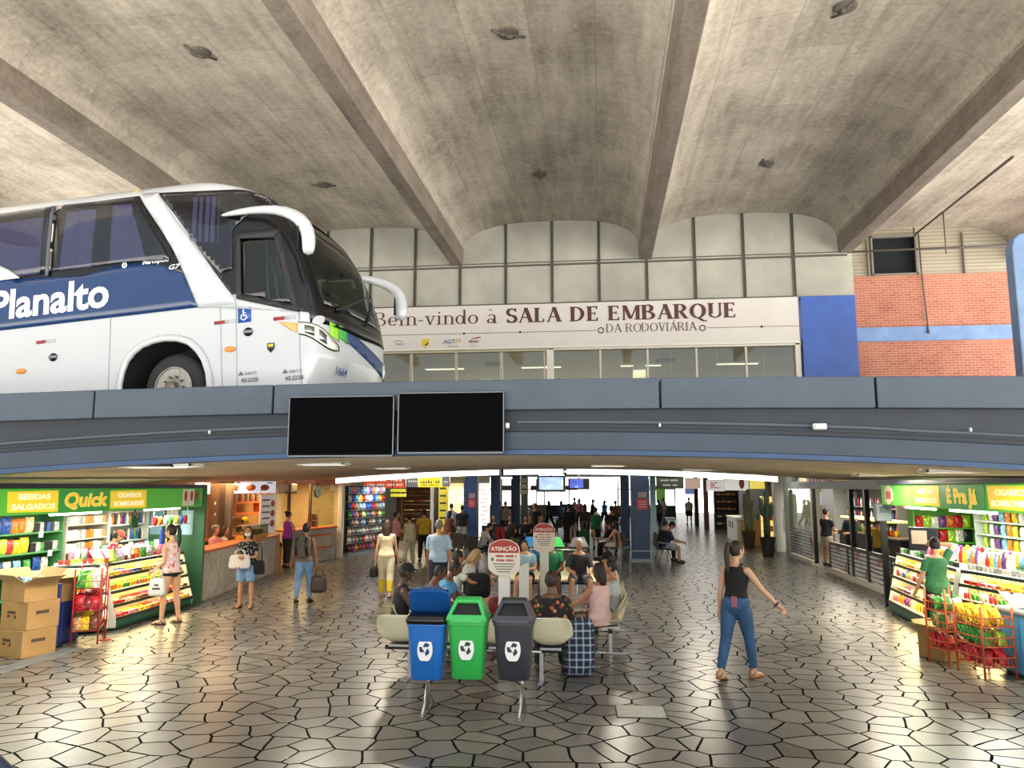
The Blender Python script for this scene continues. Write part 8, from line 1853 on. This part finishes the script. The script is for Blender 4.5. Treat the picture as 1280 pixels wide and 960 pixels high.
person('grey haired man in a dark grey polo shirt facing the viewer in the far row', -.52, 16.35, 188, 1.72, dict(SIT, lean=12, legs=((84, 14, 82), (84, 12, 86)), arms=((26, 12, 50, 26), (26, 12, 55, 26)), head=(16, 0)), ('half', cloth('33363e'), -.08), ('bermuda', cloth('6c7078')), shoes='3a3a40', hair=('short', 'white'), sk=LT, lod=1)
person('woman in a dark floral blouse seen from behind in the nearest seat row', -.66, 9.88, 4, 1.68, dict(SIT, lean=2, arms=((16, 14, 60, 24), (16, 14, 60, 24))), ('half', floral_dark, -.10), ('pants', cloth('141418')), hair=('short', 'brown'), sk='6a4632', lod=0, girth=1.22, facef=False)
pk = person('woman in a pale pink sleeveless top with her back to the viewer', -.05, 11.2, 52, 1.66, dict(SIT, lean=2, arms=((44, 22, 20, 6), (24, 10, 40, 20)), head=(0, 6)), ('sleeveless', cloth('d8b4ac'), -.10), ('skirt', dk_floral, .5), hair=('shoulder', 'darkbrown'), sk=MD, lod=0, fem=True, girth=1.18, facef=False)
person('dark haired person in denim in the right seat row behind the pink top', .16, 12.0, 92, 1.60, dict(SIT, lean=6), ('tee', cloth('b4bcc0')), ('jeans', denim_l), hair=('short', 'black'), sk=MD, lod=1, facef=False)
person('woman in a black hat farthest along the right seat row', .2, 13.2, 100, 1.66, dict(SIT, lean=10, head=(8, 10)), ('tank', cloth('d0c4b0')), ('jeans', cloth('2a3040')), hair=('long', 'black'), sk=MD, lod=1, fem=True, cap='0f0f12')
t = thing('travel_bag', 'tall dark blue plaid travel bag standing behind the nearest seats', 'luggage', (-.33, 10.1, 0), R(8)); e = MB(); rbox(e, (0, 0, .36), (.40, .28, .70), n=4)
def f_plaid(n, c):
    v = n.coord('Object'); cols = c
    out = None
    for ax in ('X', 'Z'):
        w = n.new('TexWave', wave_type='BANDS', bands_direction=ax); w.inputs['Scale'].default_value = 3.6; w.inputs['Distortion'].default_value = .6; n.link(v, w.inputs['Vector']); g = n.ramp(w.outputs['Fac'], [(.82, (0, 0, 0)), (.9, (.22, .26, .34))]); out = g if out is None else n.mix(1.0, out, g, 'ADD')
    n.link(n.mix(1.0, out, c, 'ADD'), n.b.inputs['Base Color'])
e.build('main_compartment', mat('plaid_navy', '141c2c', .7, fn=f_plaid), t, True); e = MB(); e.tube([(-.12, -.02, .70), (-.09, -.02, .77), (.09, -.02, .77), (.12, -.02, .70)], .014, 6); e.build('handle', black, t, True)
e = MB(); e.tube([(-.19*math.cos(2*PI*k/24)*1.02, -.142, .36+.33*math.sin(2*PI*k/24)) for k in range(25)], .006, 6, caps=False); e.build('zip', mat('zip_grey', '3c4450', .4), t, True)
# --- far benches and passers-by
person('person in a white shirt reading on the far left bench', -3.78, 24.1, -75, 1.68, dict(SITFWD, lean=22), ('tee', cloth('d0d0d8')), ('pants', cloth('20242c')), hair=('short', 'black'), sk=LT, lod=1)
pr_ = person('person seen from behind wearing a red rucksack on the far left bench', -3.2, 25.0, -30, 1.62, dict(SIT, lean=14), ('tee', cloth('26262c')), ('pants', cloth('1c1e24')), hair=('short', 'black'), sk=MD, lod=2)
q = world_of(pr_, pr_['T']((0, -.21, .05))); backpack('red rucksack on the back of the person on the far left bench', q, R(150), cloth('b4343c'), .32, .44, .18)
for x, y, f, c1_, c2_, lab in ((-4.1, 29.4, 170, '1a1a1e', '16161a', 'person in black seated leftmost on the bench by the second blue pillar'), (-3.5, 29.4, 185, '4a4438', '1c1c20', 'person in an olive top second on the bench by the second blue pillar'), (-2.9, 29.4, 180, '1c1c22', '1c1c20', 'person in a dark top third on the bench by the second blue pillar'), (-2.3, 29.4, 190, '3a352c', '18181c', 'person in dark brown at the right end of that far bench')):
    person(lab, x, y, f, 1.66, SIT, ('tee', cloth(c1_)), ('pants', cloth(c2_)), hair=('short', 'black'), sk=MD, lod=2)
person('standing man in a pale khaki shirt between the left blue pillars', -4.28, 34.2, 190, 1.74, STAND, ('half', cloth('a8a088')), ('pants', cloth('22242a')), hair=('short', 'black'), sk=MD, lod=2)
person('person in black beside the dark notice post', -2.75, 31.5, 160, 1.72, STAND, ('tee', cloth('121216')), ('pants', cloth('121216')), hair=('short', 'black'), sk=MD, lod=2)
q = person('person in a long black coat walking away in the middle of the hall', -1.38, 31.6, 2, 1.74, WALK, ('long', cloth('0f0f12')), ('skirt', cloth('0f0f12'), .9), hair=('short', 'black'), sk=MD, lod=1, fem=True, facef=False)
suitcase('black suitcase pulled by the person in the long black coat', (-.88, 31.3, 0), R(5), cloth('15161a'), .40, .58, .26); handbag('dark shoulder bag at the left of the long black coat', (-1.78, 31.6, .72), R(10), cloth('2a2a2e'), .30, .32, .14, .3, 'shoulder_bag')
person('person in a green shirt and black skirt walking away in the hall', -.27, 30.3, 4, 1.63, WALK2, ('half', cloth('1f6a48'), -.12), ('skirt', cloth('131317'), .75), hair=('short', 'black'), sk=LT, lod=1, fem=True, girth=1.15, facef=False)
suitcase('dark green suitcase beside the person in the green shirt', (-.72, 30.1, 0), R(0), cloth('2c5a2c'), .42, .66, .28)
person('person with long hair in a brown top left of the green shirt', -.75, 33.0, 5, 1.70, WALK, ('long', cloth('3a2c28')), ('pants', cloth('141416')), hair=('long', 'brown'), sk=MD, lod=2, fem=True)
person('woman in pale shorts seated on the left side of the right blue pillar', .46, 25.42, 60, 1.66, dict(SIT, lean=8, arms=((30, 14, 60, 10), (26, 14, 50, 10))), ('tank', cloth('c89a88')), ('bermuda', cloth('d8d0c4')), hair=('long', 'darkbrown'), sk=LT, lod=1, fem=True)
person('person in dark jacket seated behind the woman in pale shorts', .3, 26.0, 75, 1.68, dict(SITFWD, lean=10), ('long', cloth('15151a')), ('pants', cloth('141418')), hair=('short', 'black'), sk=MD, lod=2)
person('standing person in black left of the right blue pillar', .3, 27.4, 20, 1.72, STAND, ('tee', cloth('121216')), ('pants', cloth('16161a')), hair=('short', 'black'), sk=MD, lod=2)
person('man in a dark cap and violet shirt on the bench right of the blue pillar', 1.95, 25.1, -95, 1.70, dict(SITFWD, lean=16), ('half', cloth('2a2448')), ('bermuda', cloth('8c9cac')), hair=('short', 'black'), sk=MD, lod=1, cap='1c1c20')
person('second person further along the bench right of the blue pillar', 1.85, 25.75, -90, 1.68, dict(SITFWD, lean=12), ('tee', cloth('3a342c')), ('pants', cloth('22242a')), hair=('short', 'brown'), sk=LT, lod=2)
person('person in a cream shirt and black shorts alone in the far right passage', 5.4, 50.0, 5, 1.72, STAND, ('half', cloth('d0c4a0')), ('bermuda', cloth('141418')), hair=('short', 'black'), sk=MD, lod=2, facef=False)
far = [(-3.9, 40, 'd0ccc4', '2a3a5c', 'white'), (-3.0, 44, '20242c', '1a1c20', 'black'), (-2.2, 42, '6ca8c8', '2c4a7c', 'sky blue'), (-1.4, 47, 'c8708c', '3a3a44', 'rose'), (-.6, 45, '1c1c22', '1c1c22', 'charcoal'), (.1, 49, '3c88d0', '20283c', 'azure'), (.7, 43, '4c2c28', '16161a', 'maroon'), (1.3, 50, 'e0dcd4', '6a6a70', 'ivory'), (1.9, 46, '2a2a30', '202024', 'dark grey'), (2.6, 52, 'b0a890', '33363c', 'khaki'), (-5.0, 45, '7c3a34', '202228', 'brick red'), (3.4, 48, '4c5c50', '202428', 'moss green'), (-1.9, 53, 'c8c0a0', '5a4a3c', 'sand'), (4.2, 55, 'e8e0dc', 'b8a0a0', 'pale pink')]
for k, (x, y, a_, b_, nm_) in enumerate(far):
    person('distant passer-by in a %s top at the bright end of the hall' % nm_, x, y, (k*67) % 360, 1.6+.03*(k % 5), (STAND, WALK, WALK2)[k % 3], ('tee', cloth(a_)), ('pants', cloth(b_)), hair=(('short', 'black'), ('shoulder', 'darkbrown'))[k % 2], sk=(MD, LT, DK)[k % 3], lod=2, group='distant crowd', fem=bool(k % 2))
finish_remesh()
